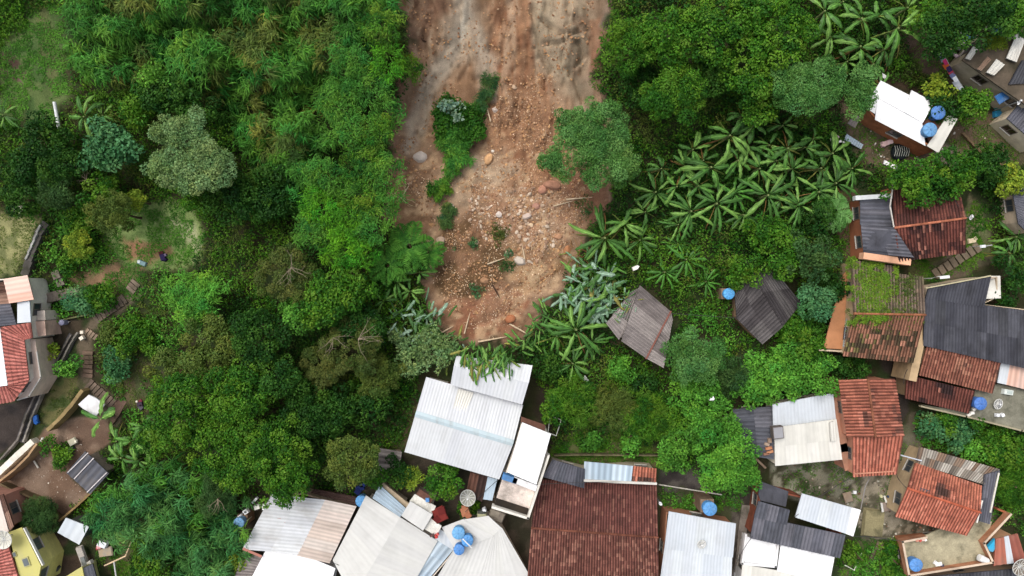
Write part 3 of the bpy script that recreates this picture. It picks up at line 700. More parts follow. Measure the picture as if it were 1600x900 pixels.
h10b = house('house', 'white painted house with tiled roof yard at the bottom edge below slate roofs', 'house',
  [(1166,838),(1216,851),(1303,870),(1290,930),(1156,930)],
  [('slab','bright',[(1165,838,2.3),(1215,849,2.3),(1211,883,2.3),(1161,879,2.3)],dict(mat='white',name='tiled_floor')),
   ('white','bright',[(1214,892,2.7),(1296,912,2.7),(1304,870,3.0),(1220,851,3.0)],dict(pitch=.34)),
   ('white','cream',[(1155,930,2.3),(1290,950,2.3),(1296,905,2.7),(1160,882,2.7)],dict(pitch=.5))],(214,212,206),'wall',2.3)
beamline('parapet', [(1166,836),(1160,881),(1212,886),(1216,852)], 2.75, .2, .45, (226,226,226), root=h10b, g0=h10b['_g0'])
h11 = house('house', 'house with pale grey white sheet roof in two steps and a brown side wall', 'house',
  [(1040,799),(1147,818),(1143,920),(1032,920)],
  [('white','bwhite',[(1038,857,3.1),(1145,871,3.1),(1150,818,3.5),(1045,799,3.5)],dict(sl=8,pitch=.32,contrast=.35)),
   ('white','bwhite',[(1029,920,2.8),(1142,920,2.8),(1144,871,3.1),(1038,857,3.1)],dict(sl=8,pitch=.32))],(158,112,88),'wall',2.9)
h12 = house('house', 'wide house under one large dark brown ribbed clay tile roof', 'house',
  [(836,752),(1024,754),(1027,839,4.1),(1028,930),(824,930),(830,824,4.1)],
  [('tile','brown',[(1026,753,3.1),(838,749,3.1),(830,825,4.2),(1028,840,4.2)],dict(patch=.3,pitch=.27,amp=.075)),
   ('tile','brown2',[(822,932,3.0),(1031,932,3.0),(1028,840,4.2),(830,825,4.2)],dict(patch=.3,pitch=.27,amp=.075))],(150,130,108),'wall',3.0)
ridge(h12, (830,825,4.2), (1028,840,4.2), (112,70,56))
h12s = house('lean_to', 'narrow lean-to with grey, pale blue and rust coloured roofs above the big brown roof', 'lean-to',
  [(852,742),(863,721),(914,735),(988,730),(1025,733),(1024,752),(915,750),(912,760)],
  [('corr','slate',[(848,745,3.4),(913,763,3.4),(914,733,3.6),(863,718,3.6)],dict(pitch=.3,sl=4)),
   ('white','sky',[(912,750,3.45),(986,754,3.45),(989,728,3.3),(913,721,3.3)],dict(pitch=.6,contrast=1.6,sw=.7)),
   ('tile','orangeworn',[(1026,732,3.0),(989,728,3.0),(986,752,3.4),(1025,755,3.4)],dict(patch=2.2))],(160,150,130),'wall',3.0)
beamline('coping', [(914,751),(1025,756)], 3.6, .22, .2, (196,192,184), root=h12s, g0=h12s['_g0'])
h13 = house('house', 'largest white roofed house, touched by the toe of the landslide', 'house',
  [(636,704),(666,592),(816,632),(780,745)],
  [('white','white',[(817,633,3.4),(666,589,3.4),(649,647,4.1),(802,693,4.1)],dict(pitch=.3,sl=9,contrast=.2,amp=.01)),
   ('white','white',[(632,706,3.3),(780,749,3.3),(802,693,4.1),(649,647,4.1)],dict(pitch=.3,sl=9,contrast=.12,amp=.007))],(196,190,180),'wall',3.3)
rg = MB(); g13 = h13['_g0']; A_ = at(649,646.5,g13+4.12); B_ = at(802,692.5,g13+4.12)
dd_ = (B_-A_); dn_ = Vector((-dd_.y, dd_.x, 0)).normalized()*.32
rg.add([A_-dn_-Vector((0,0,.04)), B_-dn_-Vector((0,0,.04)), B_+Vector((0,0,.07)), A_+Vector((0,0,.07))], [(0,1,2,3)], lin((176,192,198)))
rg.add([A_+Vector((0,0,.07)), B_+Vector((0,0,.07)), B_+dn_-Vector((0,0,.04)), A_+dn_-Vector((0,0,.04))], [(0,1,2,3)], lin((176,192,198)))
part('ridge_flashing', rg, M['worn'], h13)
flatsheet('dull_sheet', [(707,641,3.80),(726,648,3.80),(740,614,3.60),(716,607,3.60)], 3.5, 'cream', None, root=h13, g0=g13, m='white')
h13b = house('house', 'house with white roof carrying fallen banana leaves, just above the largest white roof', 'house',
  [(708,600),(714,564),(829,574),(825,600),(814,630)],
  [('white','white',[(704,601,3.9),(816,632,3.9),(826,598,4.3),(709,572,4.3)],dict(sl=6,pitch=.34)),
   ('white','white',[(832,571,3.9),(713,556,3.9),(709,572,4.3),(826,599,4.3)],dict(sl=6,pitch=.34))],(190,182,170),'wall',3.8)
h14 = house('house', 'tall narrow house with white roof and a tan balcony walled in white', 'house',
  [(784,750),(813,660),(858,676),(858,712),(824,806),(772,792)],
  [('white','bright',[(793,738,5.3),(838,757,5.3),(861,678,5.6),(816,660,5.6)],dict(sl=10,pitch=.5,sw=1.2,contrast=.8)),
   ('slab','pinkw',[(785,748,4.0),(836,765,4.0),(824,804,4.0),(772,790,4.0)],dict(mat='conc',name='balcony_floor')),
   ('slab','rust',[(814,660,5.1),(814,651,5.1),(852,664,5.1),(851,676,5.1)],dict(mat='brick',name='brick_ledge'))],(206,198,186),'wall',4.0)
g14 = h14['_g0']
beamline('parapet', [(770,793),(825,810),(857,713)], 4.9, .22, .95, (222,218,208), root=h14, g0=g14)
beamline('planter', [(778,785),(821,799)], 4.35, .55, .4, (42,38,34), root=h14, g0=g14)
beamline('blue_box', [(789,746),(804,751)], 4.9, .55, .8, (84,136,190), root=h14, g0=g14)
beamline('white_box', [(806,751),(835,762)], 4.9, .6, .8, (232,232,232), root=h14, g0=g14)
house('shed', 'shed with brown ribbed roof below the largest white roof, next to the mesh dish', 'shed',
  [(729,768),(735,741),(770,746),(775,780),(755,784)],
  [('corr','rust',[(728,770,2.3),(753,784,2.3),(762,745,2.6),(735,738,2.6)],dict(pitch=.42,amp=.05,contrast=1.8)),
   ('white','sky',[(755,780,2.45),(769,782,2.45),(777,749,2.65),(762,745,2.65)],{})],(130,118,104),'wall',2.3,win=False)
h15 = house('house', 'house with white and pinkish rust streaked sheet roof under the tree edge', 'house',
  [(384,854),(412,792),(470,768),(554,792),(516,876)],
  [('white','white',[(379,858,2.8),(425,772,2.8),(508,781,3.6),(466,866,3.6)],dict(sw=1.0,sl=2.6,pitch=.4,contrast=1.0,mat='worn')),
   ('white','pinkw',[(515,880,2.9),(557,791,2.9),(508,781,3.6),(464,868,3.6)],dict(sw=1.0,sl=8,pitch=.4,contrast=1.2,mat='worn')),
   ('corr','rust',[(560,790,2.5),(556,776,2.5),(492,764,2.6),(486,770,2.6)],dict(pitch=.3,label='rusty strip along the upper edge')),
   ('corr','hut',[(366,905,2.2),(381,858,2.2),(415,870,2.5),(402,905,2.5)],dict(pitch=.3,contrast=2,label='old grey corrugated corner'))],(170,150,132),'wall',2.6)
for (x0,y0,x1,y1,w_) in ((428,805,451,819,.3),(416,828,440,842,.25),(466,823,480,830,.2),(404,843,417,851,.25),(381,858,407,869,.5)):
    g_ = h15['_g0']; f_ = lambda x, y: g_+2.93+.8*np.clip((x-400+(y-850)*-.5*-1)/85., 0, 1)*.9
    beamline('rust_streak', [(x0,y0,f_(x0,y0)-g_+.02),(x1,y1,f_(x1,y1)-g_+.02)], 3, w_*.5, .03, (164,110,96), 'worn', root=h15, g0=g_)
house('house', 'house with dazzling white roof cut by the bottom edge, in front of the pinkish roof', 'house',
  [(400,902),(426,848),(520,889),(512,930),(392,930)],
  [('white','bright',[(388,912,3.4),(455,930,3.4),(463,862,3.8),(424,843,3.8)],dict(sl=10,pitch=.5,contrast=.2)),
   ('white','bright',[(455,930,3.4),(512,930,3.4),(524,888,3.75),(463,862,3.78)],dict(sl=10,pitch=.5,contrast=.2))],(220,216,210),'wall',3.3)
h16 = house('house', 'broad off-white gable roofed house tilted between the pinkish roof and the blue tanks', 'house',
  [(524,872),(574,778),(680,845),(625,935),(545,920)],
  [('white','offw',[(520,875,3.2),(572,774,3.2),(625,808,3.7),(552,935,3.7)],dict(sl=12,pitch=.5,contrast=.12,amp=.008)),
   ('white','offw',[(684,845,3.2),(624,950,3.2),(552,935,3.7),(625,808,3.7)],dict(sl=12,pitch=.5,contrast=.12,amp=.008,label='warmer cream slope'))],(200,190,176),'wall',3.2)
h16b = house('house', 'small white roof with a cluttered cream deck beside it, above the off-white gable', 'house',
  [(630,805),(643,785),(650,770),(679,788),(673,803),(660,826)],
  [('white','offw',[(627,806,3.6),(661,829,3.6),(676,804,3.7),(641,783,3.7)],dict(pitch=.6,contrast=.2)),
   ('slab','cream',[(640,783,3.3),(648,772,3.3),(681,791,3.3),(675,806,3.3)],dict(name='deck',mat='conc')),
   ('slab','cream',[(662,826,3.2),(673,810,3.2),(690,822,3.2),(682,838,3.2)],dict(name='deck',mat='conc')),
   ('slab','rust',[(650,772,3.4),(656,764,3.4),(678,778,3.4),(672,787,3.4)],dict(name='wooden_deck',mat='wood'))],(190,180,165),'wall',3.2)
h16c = house('lean_to', 'bluish sheet lean-to between the off-white gable and the small garden tree', 'lean-to',
  [(584,778),(594,762),(633,792),(624,806)],
  [('corr','sky',[(582,778,3.1),(593,757,3.0),(635,795,3.0),(625,808,3.1)],dict(mat='worn',pitch=.3,sl=6))],(160,150,138),'wall',2.9,win=False)
beamline('timber_beam', [(599,760),(637,791)], 2.6, .55, .3, (176,160,136), 'wood', label='long pale timber beam lying beside the bluish lean-to', cat='beam')
h17 = house('house', 'fan shaped white roofed house at the bottom centre, next to the big brown roof', 'house',
  [(672,902),(706,860),(722,815),(762,808),(784,826),(824,905),(700,930)],
  [('white','offw',[(660,940,3.1),(725,975,3.1),(770,838,3.5),(708,860,3.5)],dict(sl=12,pitch=.5,contrast=.12,amp=.008)),
   ('white','offw',[(725,975,3.1),(840,920,3.1),(784,824,3.5),(770,838,3.5)],dict(sl=12,pitch=.5,contrast=.12,amp=.008)),
   ('white','offw',[(770,838,3.52),(784,825,3.5),(763,806,3.4),(722,812,3.4)],dict(sl=9,pitch=.5,contrast=.12,amp=.008)),
   ('white','offw',[(712,860,3.53),(772,838,3.55),(724,811,3.42),(690,824,3.42)],dict(sl=9,pitch=.5,contrast=.12,amp=.008))],(200,190,178),'wall',3.0)
house('lean_to', 'strip of ribbed bluish skylight sheets between two off-white roofs at the bottom', 'lean-to',
  [(640,903),(682,846),(704,858),(664,905)],
  [('white','sky',[(632,908,2.9),(660,916,2.9),(709,858,3.1),(682,842,3.1)],dict(pitch=.7,amp=.05,contrast=1.6,sl=1.6)),
   ('white','bwhite',[(680,842,3.12),(709,860,3.12),(706,838,3.2),(686,826,3.2)],dict(pitch=.5))],(180,176,170),'wall',2.8,win=False)
# two half buried huts
hut1 = house('hut', 'hut of brown grey corrugated sheets, struck by the landslide debris', 'hut',
  [(952,506),(965,488),(1000,450),(1047,487),(1036,570),(1010,556),(974,532)],
  [('corr','hut',[(1010,560,2.4),(1048,487,2.4),(1000,446,2.8),(971,533,2.8)],dict(pitch=.31,amp=.045,sl=2.4,sw=2)),
   ('corr','hut',[(1037,575,2.2),(1051,500,2.2),(1048,487,2.35),(1010,560,2.35)],dict(pitch=.31,amp=.045)),
   ('corr','hut',[(973,531,2.3),(957,492,2.3),(984,458,2.4),(1001,448,2.5)],dict(pitch=.31,amp=.045,contrast=1.6)),
   ('corr','hut',[(967,531,2.25),(984,506,2.4),(962,488,2.5),(947,505,2.4)],dict(pitch=.31,amp=.045,contrast=1.4))],(120,104,90),'wood',2.2,win=False)
beamline('rusty_ridge', [(1048,487,2.5),(1010,560,2.5)], 2.5, .16, .1, (118,72,60), 'metal', root=hut1, g0=hut1['_g0'])
hut2 = house('hut', 'hut with dark blotched sheet roof, holed at its right corner', 'hut',
  [(1154,497),(1152,468),(1164,408),(1209,430),(1246,475),(1222,508),(1190,533)],
  [('corr','hutdark',[(1161,404,2.42),(1214,427,2.42),(1252,474,2.35),(1223,510,2.35)],dict(pitch=.34,amp=.045,contrast=1.6,sl=3)),
   ('corr','hutdark',[(1151,499,2.28),(1148,460,2.28),(1162,405,2.32),(1193,457,2.32)],dict(pitch=.34,amp=.03,contrast=1.6,sl=1.8)),
   ('corr','hutdark',[(1191,538,2.28),(1151,498,2.28),(1193,456,2.32),(1225,509,2.32)],dict(pitch=.34,amp=.03,contrast=1.6,sl=1.6))],(130,104,84),'wood',2.2,win=False)
# left edge houses
h19 = house('house', 'house at the left edge with peach sheets, white box wall and salmon tiles', 'house',
  [(-30,435),(42,432),(50,466),(46,502),(50,530),(38,532),(45,592),(22,624),(-30,634)],
  [('white','peach',[(53,468,4.1),(43,430,4.1),(5,436,4.3),(14,474,4.3)],dict(pitch=.5,sw=.8,sl=1.8,contrast=.9,label='peach coloured sheets')),
   ('corr','rust',[(15,474,4.0),(7,440,4.0),(-30,446,4.2),(-30,478,4.2)],dict(pitch=.32)),
   ('corr','slate',[(26,507,3.9),(16,474,3.9),(-30,478,4.2),(-30,512,4.2)],dict(pitch=.32)),
   ('slab','bwhite',[(27,472,3.9),(46,470,3.9),(48,503,3.9),(27,505,3.9)],dict(mat='white',name='flat_roof')),
   ('tile','salmon',[(38,531,3.7),(51,528,3.7),(48,504,3.9),(-5,512,4.1)],dict(patch=.6,mat='tileclean')),
   ('tile','salmon',[(46,594,3.7),(38,529,3.7),(-2,511,4.2),(13,602,4.2)],dict(patch=.6,mat='tileclean',pitch=.34,row=.5)),
   ('tile','salmon',[(22,627,3.7),(46,594,3.7),(13,602,4.2),(10,604,4.2)],dict(patch=.6,mat='tileclean')),
   ('tile','salmon',[(-30,636,3.7),(22,627,3.7),(12,603,4.2),(-30,606,4.2)],dict(patch=.6,mat='tileclean',pitch=.34)),
   ('white','bright',[(12,602,4.24),(0,512,4.24),(-30,514,4.3),(-30,608,4.3)],dict(contrast=.2))],(206,200,190),'wall',3.6,base=gz(10,540,3.6))
g19 = h19['_g0']
tb = MB(); slabpoly(tb, [at(*p, g19+2.6) for p in [(38,531),(55,530),(63,590),(44,621),(27,625),(46,594)]], g19+2.6, 2.9, lin((226,204,188))); part('porch', tb, M['wall'], h19)
beamline('coping', [(27,625),(44,620),(63,590),(57,550)], 2.72, .12, .12, (214,208,200), root=h19, g0=g19)
tb = MB(); slabpoly(tb, [at(*p, g19+2.5) for p in [(49,503),(70,501),(72,524),(53,526)]], g19+2.5, 2.7, lin((222,190,172))); slabpoly(tb, [at(*p, g19+2.4) for p in [(58,486),(70,485),(71,500),(58,501)]], g19+2.4, 2.6, lin((226,212,198))); part('annex', tb, M['wall'], h19)
fr = MB()
for i in range(8): fr.tube([at(46.5,470+i*4,g19+2.2), at(53,470+i*4,g19+2.2)], .04, lin((120,150,140)), 5)
fr.tube([at(53,469,g19+2.2), at(54,499,g19+2.2)], .05, lin((120,150,140)), 5); part('grille', fr, M['metal'], h19)
h20 = house('house', 'yellow green painted house with orange tile roof at the bottom left corner', 'house',
  [(14,832),(34,825),(63,884),(52,925),(-30,925),(-30,850)],
  [('slab','yellow',[(13,832,4.0),(34,824,4.0),(64,884,4.0),(56,925,4.0),(36,925,4.0)],dict(mat='white',name='flat_roof')),
   ('tile','salmon',[(36,925,4.2),(13,850,4.2),(-30,868,4.5),(-30,925,4.5)],dict(mat='tileclean'))],(196,190,120),'wall',3.9,wcol=(90,100,96))
gg = h20['_g0']
for (x, y, s_) in ((23,866,.45),(41,878,.85)):
    m_ = MB(); c_ = at(x, y, gg+4.06); m_.box(c_, (s_*.8, s_*1.1, .12), lin((168,165,120)), .35); m_.box(c_+Vector((0,0,.07)), (s_*.6, s_*.85, .04), lin((92,100,104)), .35); part('roof_hatch', m_, M['metal'], h20)
beamline('parapet', [(37,826),(66,883)], 4.3, .12, .3, (232,230,220), root=h20, g0=gg)
house('house', 'brown and cream walled house cut by the left edge above the yellow green one', 'house',
  [(-30,770),(3,774),(21,822),(-30,850)],
  [('corr','rust',[(16,829,3.8),(22,822,3.8),(5,772,3.8),(-1,774,3.8)],dict(mat='worn')),
   ('white','pinkw',[(-30,850,3.7),(14,830,3.7),(-2,774,3.75),(-30,770,3.75)],{})],(150,110,96),'wall',3.6)
h22 = house('shed', 'small white roofed shed with dark open side, between the yard and bamboo', 'shed',
  [(94,830),(104,812),(138,824),(123,848)],
  [('white','bwhite',[(90,832,2.7),(124,851,2.7),(139,823,2.9),(103,809,2.9)],dict(pitch=.9,sw=1.1,contrast=.6))],(66,70,64),'wall',2.6,wcol=(30,34,34),doors=False)
h23 = house('pergola', 'pergola of grey translucent sheets on battens over the dirt yard', 'shed',
  [(107,740),(134,707),(168,738),(141,768)],
  [('corr','slate',[(104,739,2.5),(141,772,2.3),(170,740,2.3),(133,705,2.5)],dict(pitch=.6,amp=.02,sw=1.4,contrast=1.8,mat='worn'))],(120,110,100),'wood',2.3,win=False,inset=.4)
for a_, b_ in (((106,738),(137,708)),((116,748),(146,716)),((136,769),(166,739))):
    beamline('batten', [(a_[0],a_[1],2.56),(b_[0],b_[1],2.56)], 2.6, .09, .05, (196,190,190), 'wood', root=h23, g0=h23['_g0'])
house('house', 'narrow yellow roof at the bottom edge beside a slate grey walkway roof', 'house',
  [(100,902),(128,886),(133,925),(100,925)],
  [('slab','yellow',[(98,904,2.8),(128,885,2.8),(136,925,2.8),(98,925,2.8)],dict(mat='white')),
   ('corr','slate',[(131,887,2.6),(145,881,2.6),(158,925,2.6),(136,925,2.6)],dict(pitch=.4))],(186,180,120),'wall',2.7,win=False)
house('hut', 'low brown corrugated hut roof behind the garden trees at bottom centre', 'hut',
  [(592,735),(594,702),(626,706),(622,733)],
  [('corr','hut',[(590,737,1.6),(592,700,1.6),(628,706,1.9),(624,735,1.9)],dict(pitch=.5,contrast=2,sw=.8))],(110,96,84),'wood',1.5,win=False)
# ---------------------------------------------------------------- foliage builders
def unit(v): return v/(np.linalg.norm(v, axis=-1, keepdims=True)+1e-9)
def leaves(mb, P, N, A, Ls, Ws, C, droop=0.0):
    """diamond leaves: positions, normals, axes, lengths, widths, colours"""
    A = unit(A-N*(A*N).sum(-1, keepdims=True)); B = np.cross(N, A)
    Ls = np.asarray(Ls).reshape(-1, 1)*np.ones((len(P), 1)); Ws = np.asarray(Ws).reshape(-1, 1)*np.ones((len(P), 1))
    tip = P+A*Ls; mid = P+A*Ls*.45+N*Ls*.06
    if droop: tip = tip-np.array([0, 0, 1.])*Ls*droop
    V = np.stack([P, mid+B*Ws/2, tip, mid-B*Ws/2], 1).reshape(-1, 3)
    mb.add(V, np.arange(len(P)*4).reshape(-1, 4), C)
G = dict(
    island=pal((36,74,28),(54,98,36),(74,118,46),(44,84,32)),
    feath=pal((72,122,42),(86,140,48),(102,158,56),(58,100,36)),
    brownleaf=pal((146,110,74),(120,88,60)),
    dark=pal((30,62,26),(48,86,34),(76,112,48),(38,72,30)),
    mid=pal((44,84,32),(66,112,40),(98,140,54),(50,92,36),(106,140,60)),
    lime=pal((78,134,44),(96,156,50),(116,176,58),(70,120,42)),
    bright=pal((86,150,48),(100,166,54),(120,184,60),(74,134,46)),
    olive=pal((84,102,50),(98,116,58),(112,126,66),(72,90,44)),
    yellow=pal((128,152,44),(146,168,48),(164,182,54),(108,138,42)),
    pale=pal((104,130,82),(118,142,94),(134,156,108),(92,118,72)),
    palegreen=pal((78,118,60),(94,134,74),(112,150,90),(64,102,50)),
    blue=pal((70,116,72),(86,132,86),(104,148,100),(56,98,58)),
    cane=pal((64,112,48),(80,130,56),(98,146,66),(52,96,42)),
    caneB=pal((64,110,58),(78,126,70),(98,144,84),(54,96,50)),
    dead=pal((92,106,56),(110,116,66),(84,100,52),(78,104,48)),
    banana=pal((74,112,54),(92,132,64),(114,148,78),(66,100,48)),
    oldleaf=pal((142,140,78),(128,122,70),(112,128,66)),
    crushed=pal((134,162,134),(112,144,112),(150,172,150),(90,124,78)),
    casu=pal((66,96,54),(80,110,62),(58,86,48)),
)
G['canem'] = np.concatenate([G['cane'], G['caneB'], G['olive'][:1]])
for _k in G: G[_k] = np.clip(desat(G[_k], .98 if _k in ('bright','lime','yellow') else 1.12)*(.82 if _k in ('bright','lime') else .9)*np.array([.95, 1, 1.0]), .004, 1)
G['palegreen'] = G['palegreen']*1.15; G['pale'] = G['pale']*1.25
def leafcol(P, rng, ck, n, var=.16):
    """ck: clump brightness index 0..1 (new growth or old) per leaf"""
    k = np.clip((ck*.75+rng.rand(n)*.35)*len(P), 0, len(P)-1e-3); 
    i = k.astype(int); j = np.minimum(i+1, len(P)-1) if len(P) > 1 else i
    c = P[i]*(1-(k-i)[:, None])+P[j]*(k-i)[:, None]
    return c*rng.uniform(1-var, 1+var, (n, 1))
def sortpal(P): return P[np.argsort(P.sum(1))]
def clumps(mb, rng, C, R, P, m, L, Wd, droop=0., spread=.5, flat=.75, vmix=.8, upb=.15, ck=None, hue=.11):
    """C: clump centres (n,3), R: radii; m leaves on the upper shell of each"""
    n = len(C); P = sortpal(P)
    if ck is None: ck = rng.rand(n)
    cnt = np.maximum(6, (m*(R/np.mean(R))**2).astype(int)); idx = np.repeat(np.arange(n), cnt); N = len(idx)
    d = rng.normal(size=(N, 3)); d[:, 2] = np.abs(d[:, 2])*.9-.25; d = unit(d)
    pos = C[idx]+d*(R[idx]*rng.uniform(.55, 1.05, N))[:, None]*np.array([1, 1, flat])
    nm = unit(d+rng.normal(size=(N, 3))*spread+np.array([0, 0, upb+.25]))
    ax = d*np.array([1, 1, .2])+rng.normal(size=(N, 3))*.6
    hs_ = rng.normal(0, hue, n)[idx][:, None]+rng.normal(0, .08, (N, 1))
    lc = leafcol(P, rng, ck[idx]*vmix+.1*rng.rand(N), N, .26)*np.clip(1+hs_*np.array([[.95, .25, -.3]]), .4, 1.8)
    leaves(mb, pos, nm, ax, rng.uniform(.7, 1.3, N)*L, rng.uniform(.7, 1.3, N)*Wd, lc, droop)
def crown_mesh(seed, lobes, h, pal_, L=.24, Wd=.15, cl=.7, dens=1.0, droop=0., spread=.5, zsq=.55, dark2=None, rough=.12, mpc=None):
    rng = np.random.RandomState(seed); mb = MB(); P = G[pal_]
    allc = []
    for (cx, cy, R) in lobes:
        n = int(2.3*(R/cl)**2*dens)+3
        k = np.arange(n)+.5; r = np.sqrt(k/n); th = k*2.39996+rng.rand()*6
        ed = 1+rough*(np.sin(3*th+rng.rand()*6)+.6*np.sin(5*th+rng.rand()*6)+.4*np.sin(9*th))+rng.normal(0, .05, n)
        rr = r*R*.9*ed
        x = cx+rr*np.cos(th)+rng.normal(0, cl*.25, n); y = cy+rr*np.sin(th)+rng.normal(0, cl*.25, n)
        z = h-R*zsq+R*zsq*np.sqrt(np.clip(1-(r*.97)**2, 0, 1))*rng.uniform(.8, 1.12, n)-rng.rand(n)**3*cl*1.2
        allc.append(np.stack([x, y, z], 1))
        m2 = n//3; kk_ = rng.randint(0, n, m2)
        allc.append(np.stack([x[kk_]*.92+cx*.08, y[kk_]*.92+cy*.08, z[kk_]-cl*1.3], 1))
    C = np.concatenate(allc); gp = fbm(C[:, 0]/1.7+seed, C[:, 1]/1.7, 4, 2); C = C[(gp < .66) | (rng.rand(len(C)) < .35)]
    C[:, 2] += rng.normal(0, cl*.3, len(C)); R_ = rng.uniform(.5, 1.2, len(C))*cl
    m = mpc if mpc else int(2*math.pi*cl*cl*1.25/(L*Wd*.5)*.62)
    clumps(mb, rng, C, R_, P, m, L, Wd, droop, spread)
    return mb, C
def feather_mesh(seed, lobes, h, pal_, L=.55, Wd=.09, cl=.8, dens=1.0):
    """bamboo like sprays: long narrow blades fanned outwards and drooping"""
    rng = np.random.RandomState(seed); mb = MB(); P = sortpal(G[pal_]); allc = []
    for (cx, cy, R) in lobes:
        n = int(2.0*(R/cl)**2*dens)+4
        k = np.arange(n)+.5; r = np.sqrt(k/n); th = k*2.39996
        x = cx+R*r*np.cos(th)+rng.normal(0, cl*.3, n); y = cy+R*r*np.sin(th)+rng.normal(0, cl*.3, n)
        z = h-R*.5*(r**2)-rng.rand(n)*cl*.8; allc.append(np.stack([x, y, z], 1))
    C = np.concatenate(allc); fans(mb, rng, C, P, int(62), L, Wd, cl)
    return mb, C
def fans(mb, rng, C, P, m, L, Wd, cl, down=(0.1, -1.0), follow=.5, ck=None):
    n = len(C); idx = np.repeat(np.arange(n), m); N = len(idx)
    if ck is None: ck = rng.rand(n)
    base = rng.normal(size=(n, 2))*1.0*(1-follow)+np.array(down)*follow; base = unit(base)
    th = rng.normal(0, .95, N); b = base[idx]
    ax = np.stack([b[:, 0]*np.cos(th)-b[:, 1]*np.sin(th), b[:, 0]*np.sin(th)+b[:, 1]*np.cos(th), rng.uniform(-.35, .15, N)], 1)
    pos = C[idx]+rng.normal(size=(N, 3))*cl*np.array([.42, .42, .22])
    nm = unit(np.array([0, 0, 1.])+rng.normal(size=(N, 3))*.38)
    leaves(mb, pos, nm, ax, rng.uniform(.6, 1.3, N)*L, rng.uniform(.7, 1.3, N)*Wd, leafcol(P, rng, ck[idx], N, .38)*np.clip(1+rng.normal(0, .2, n)[idx][:, None]*np.array([[1.3, .3, -.2]]), .5, 1.7), .28)
def trunk_mesh(rng, base, C, h, r, col=(92, 78, 62), nl=6):
    mb = MB(); b = np.array(base, float)
    top = np.array([C[:, 0].mean(), C[:, 1].mean(), h*.62+b[2]*0]); 
    pts = [b-np.array([0, 0, .5]), b+(top-b)*.35+np.array([.1, -.08, 0]), b+(top-b)*.7, top]
    mb.tube(pts, [r*1.25, r, r*.8, r*.55], lin(col), 8)
    for i in rng.choice(len(C), min(nl, len(C)), replace=False):
        t = rng.uniform(.4, .95); s0 = b+(top-b)*t; e = C[i]; mdl = (s0+e)/2+np.array([0, 0, -.2])
        mb.tube([s0, mdl, e], [r*.45, r*.3, r*.1], lin(col), 5)
    return mb

# where things are, in words
LM = [('the landslide scar',(780,250)),('the landslide toe',(760,500)),('the largest white roof',(725,670)),('the big brown tile roof',(928,830)),
 ('the debris struck hut',(1010,510)),('the blotched dark hut',(1195,480)),('the cabin with two blue tanks',(1415,180)),('the dark red tile roof',(1450,350)),
 ('the mossy clay roof',(1385,490)),('the wide dark grey roof',(1530,500)),('the tall ribbed orange roof',(1360,660)),('the orange gable roof',(1480,780)),
 ('the walled concrete terrace',(1480,870)),('the slate roofed house',(1250,820)),('the pale stepped roof',(1090,850)),('the mesh dish',(731,778)),
 ('the off-white gable',(600,850)),('the pinkish streaked roof',(470,820)),('the dirt yard',(90,720)),('the yellow green house',(40,860)),
 ('the salmon tiled house',(25,550)),('the garden clearing',(245,370)),('the white pole',(89,182)),('the pale round tree',(285,235)),
 ('the asphalt lane',(60,600)),('the stone retaining wall',(52,385)),('the slab roof house',(1560,110)),('the top edge, left part',(330,5)),('the top edge, right part',(1130,5)),
 ('the flat mud rock',(885,50)),('the vegetated island in the scar',(708,200)),('the burnt clearing',(1075,745)),('the stained terrace',(1560,640)),('the white garden pipe',(185,845)),('the tree beside the scar',(935,215)),('the banana grove',(1150,250)),('the bamboo slope',(300,100)),('the lower cane thicket',(280,800)),('the lawn at the left edge',(20,380))]
USEDL = set()
def where(px, py, look, maxw=16):
    L = sorted((math.hypot(px-x, py-y), n, x, y) for n, (x, y) in LM)
    def rel(n, x, y, d):
        if d < 22: return 'by '+n
        dx, dy = px-x, py-y
        if abs(dx) > 2.2*abs(dy): return ('right of ' if dx > 0 else 'left of ')+n
        if abs(dy) > 2.2*abs(dx): return ('below ' if dy > 0 else 'above ')+n
        return ('lower ' if dy > 0 else 'upper ')+('right of ' if dx > 0 else 'left of ')+n
    cands = [look+', '+rel(n, x, y, d) for d, n, x, y in L[:4]]
    for a in range(3):
        for b in range(a+1, 5):
            cands.append(look+', '+rel(L[a][1], L[a][2], L[a][3], L[a][0])+', '+rel(L[b][1], L[b][2], L[b][3], L[b][0]))
    for c in cands:
        if c not in USEDL and len(c.split()) <= maxw: USEDL.add(c); return c
    return None
def K(px, py, z): return (ZC-z)/F        # metres per photo pixel at height z
TREES = []
def tree(px, py, rpx, pal_, look, h=5.5, kind='crown', lobes=None, name='tree', cat='tree', label=None, seed=0, trunk=True, group=None, **op):
    g = gz(px, py, h); k = (ZC-g-h)/F; c = at(px, py, g+h); R = rpx*k
    base = Vector((c.x, c.y, float(H(c.x, c.y))))
    root = thing(name, label or where(px, py, look) or look+', one of several alike', cat, base, group)
    lb = [(c.x+(x-px)*k, c.y-(y-py)*k, r*k) for x, y, r in lobes] if lobes else [(c.x, c.y, R)]
    sd = seed or int(px*7+py*13)
    f = feather_mesh if kind == 'feather' else crown_mesh
    mb, C = f(sd, lb, base.z+h, pal_, **op)
    part('crown', mb, M['leaf'], root)
    if trunk:
        part('trunk', trunk_mesh(np.random.RandomState(sd), base, C, base.z+h, max(.09, R*.055)), M['bark'], root, True)
    TREES.append((px, py, rpx)); return root
B = dict(L=.26, Wd=.17)
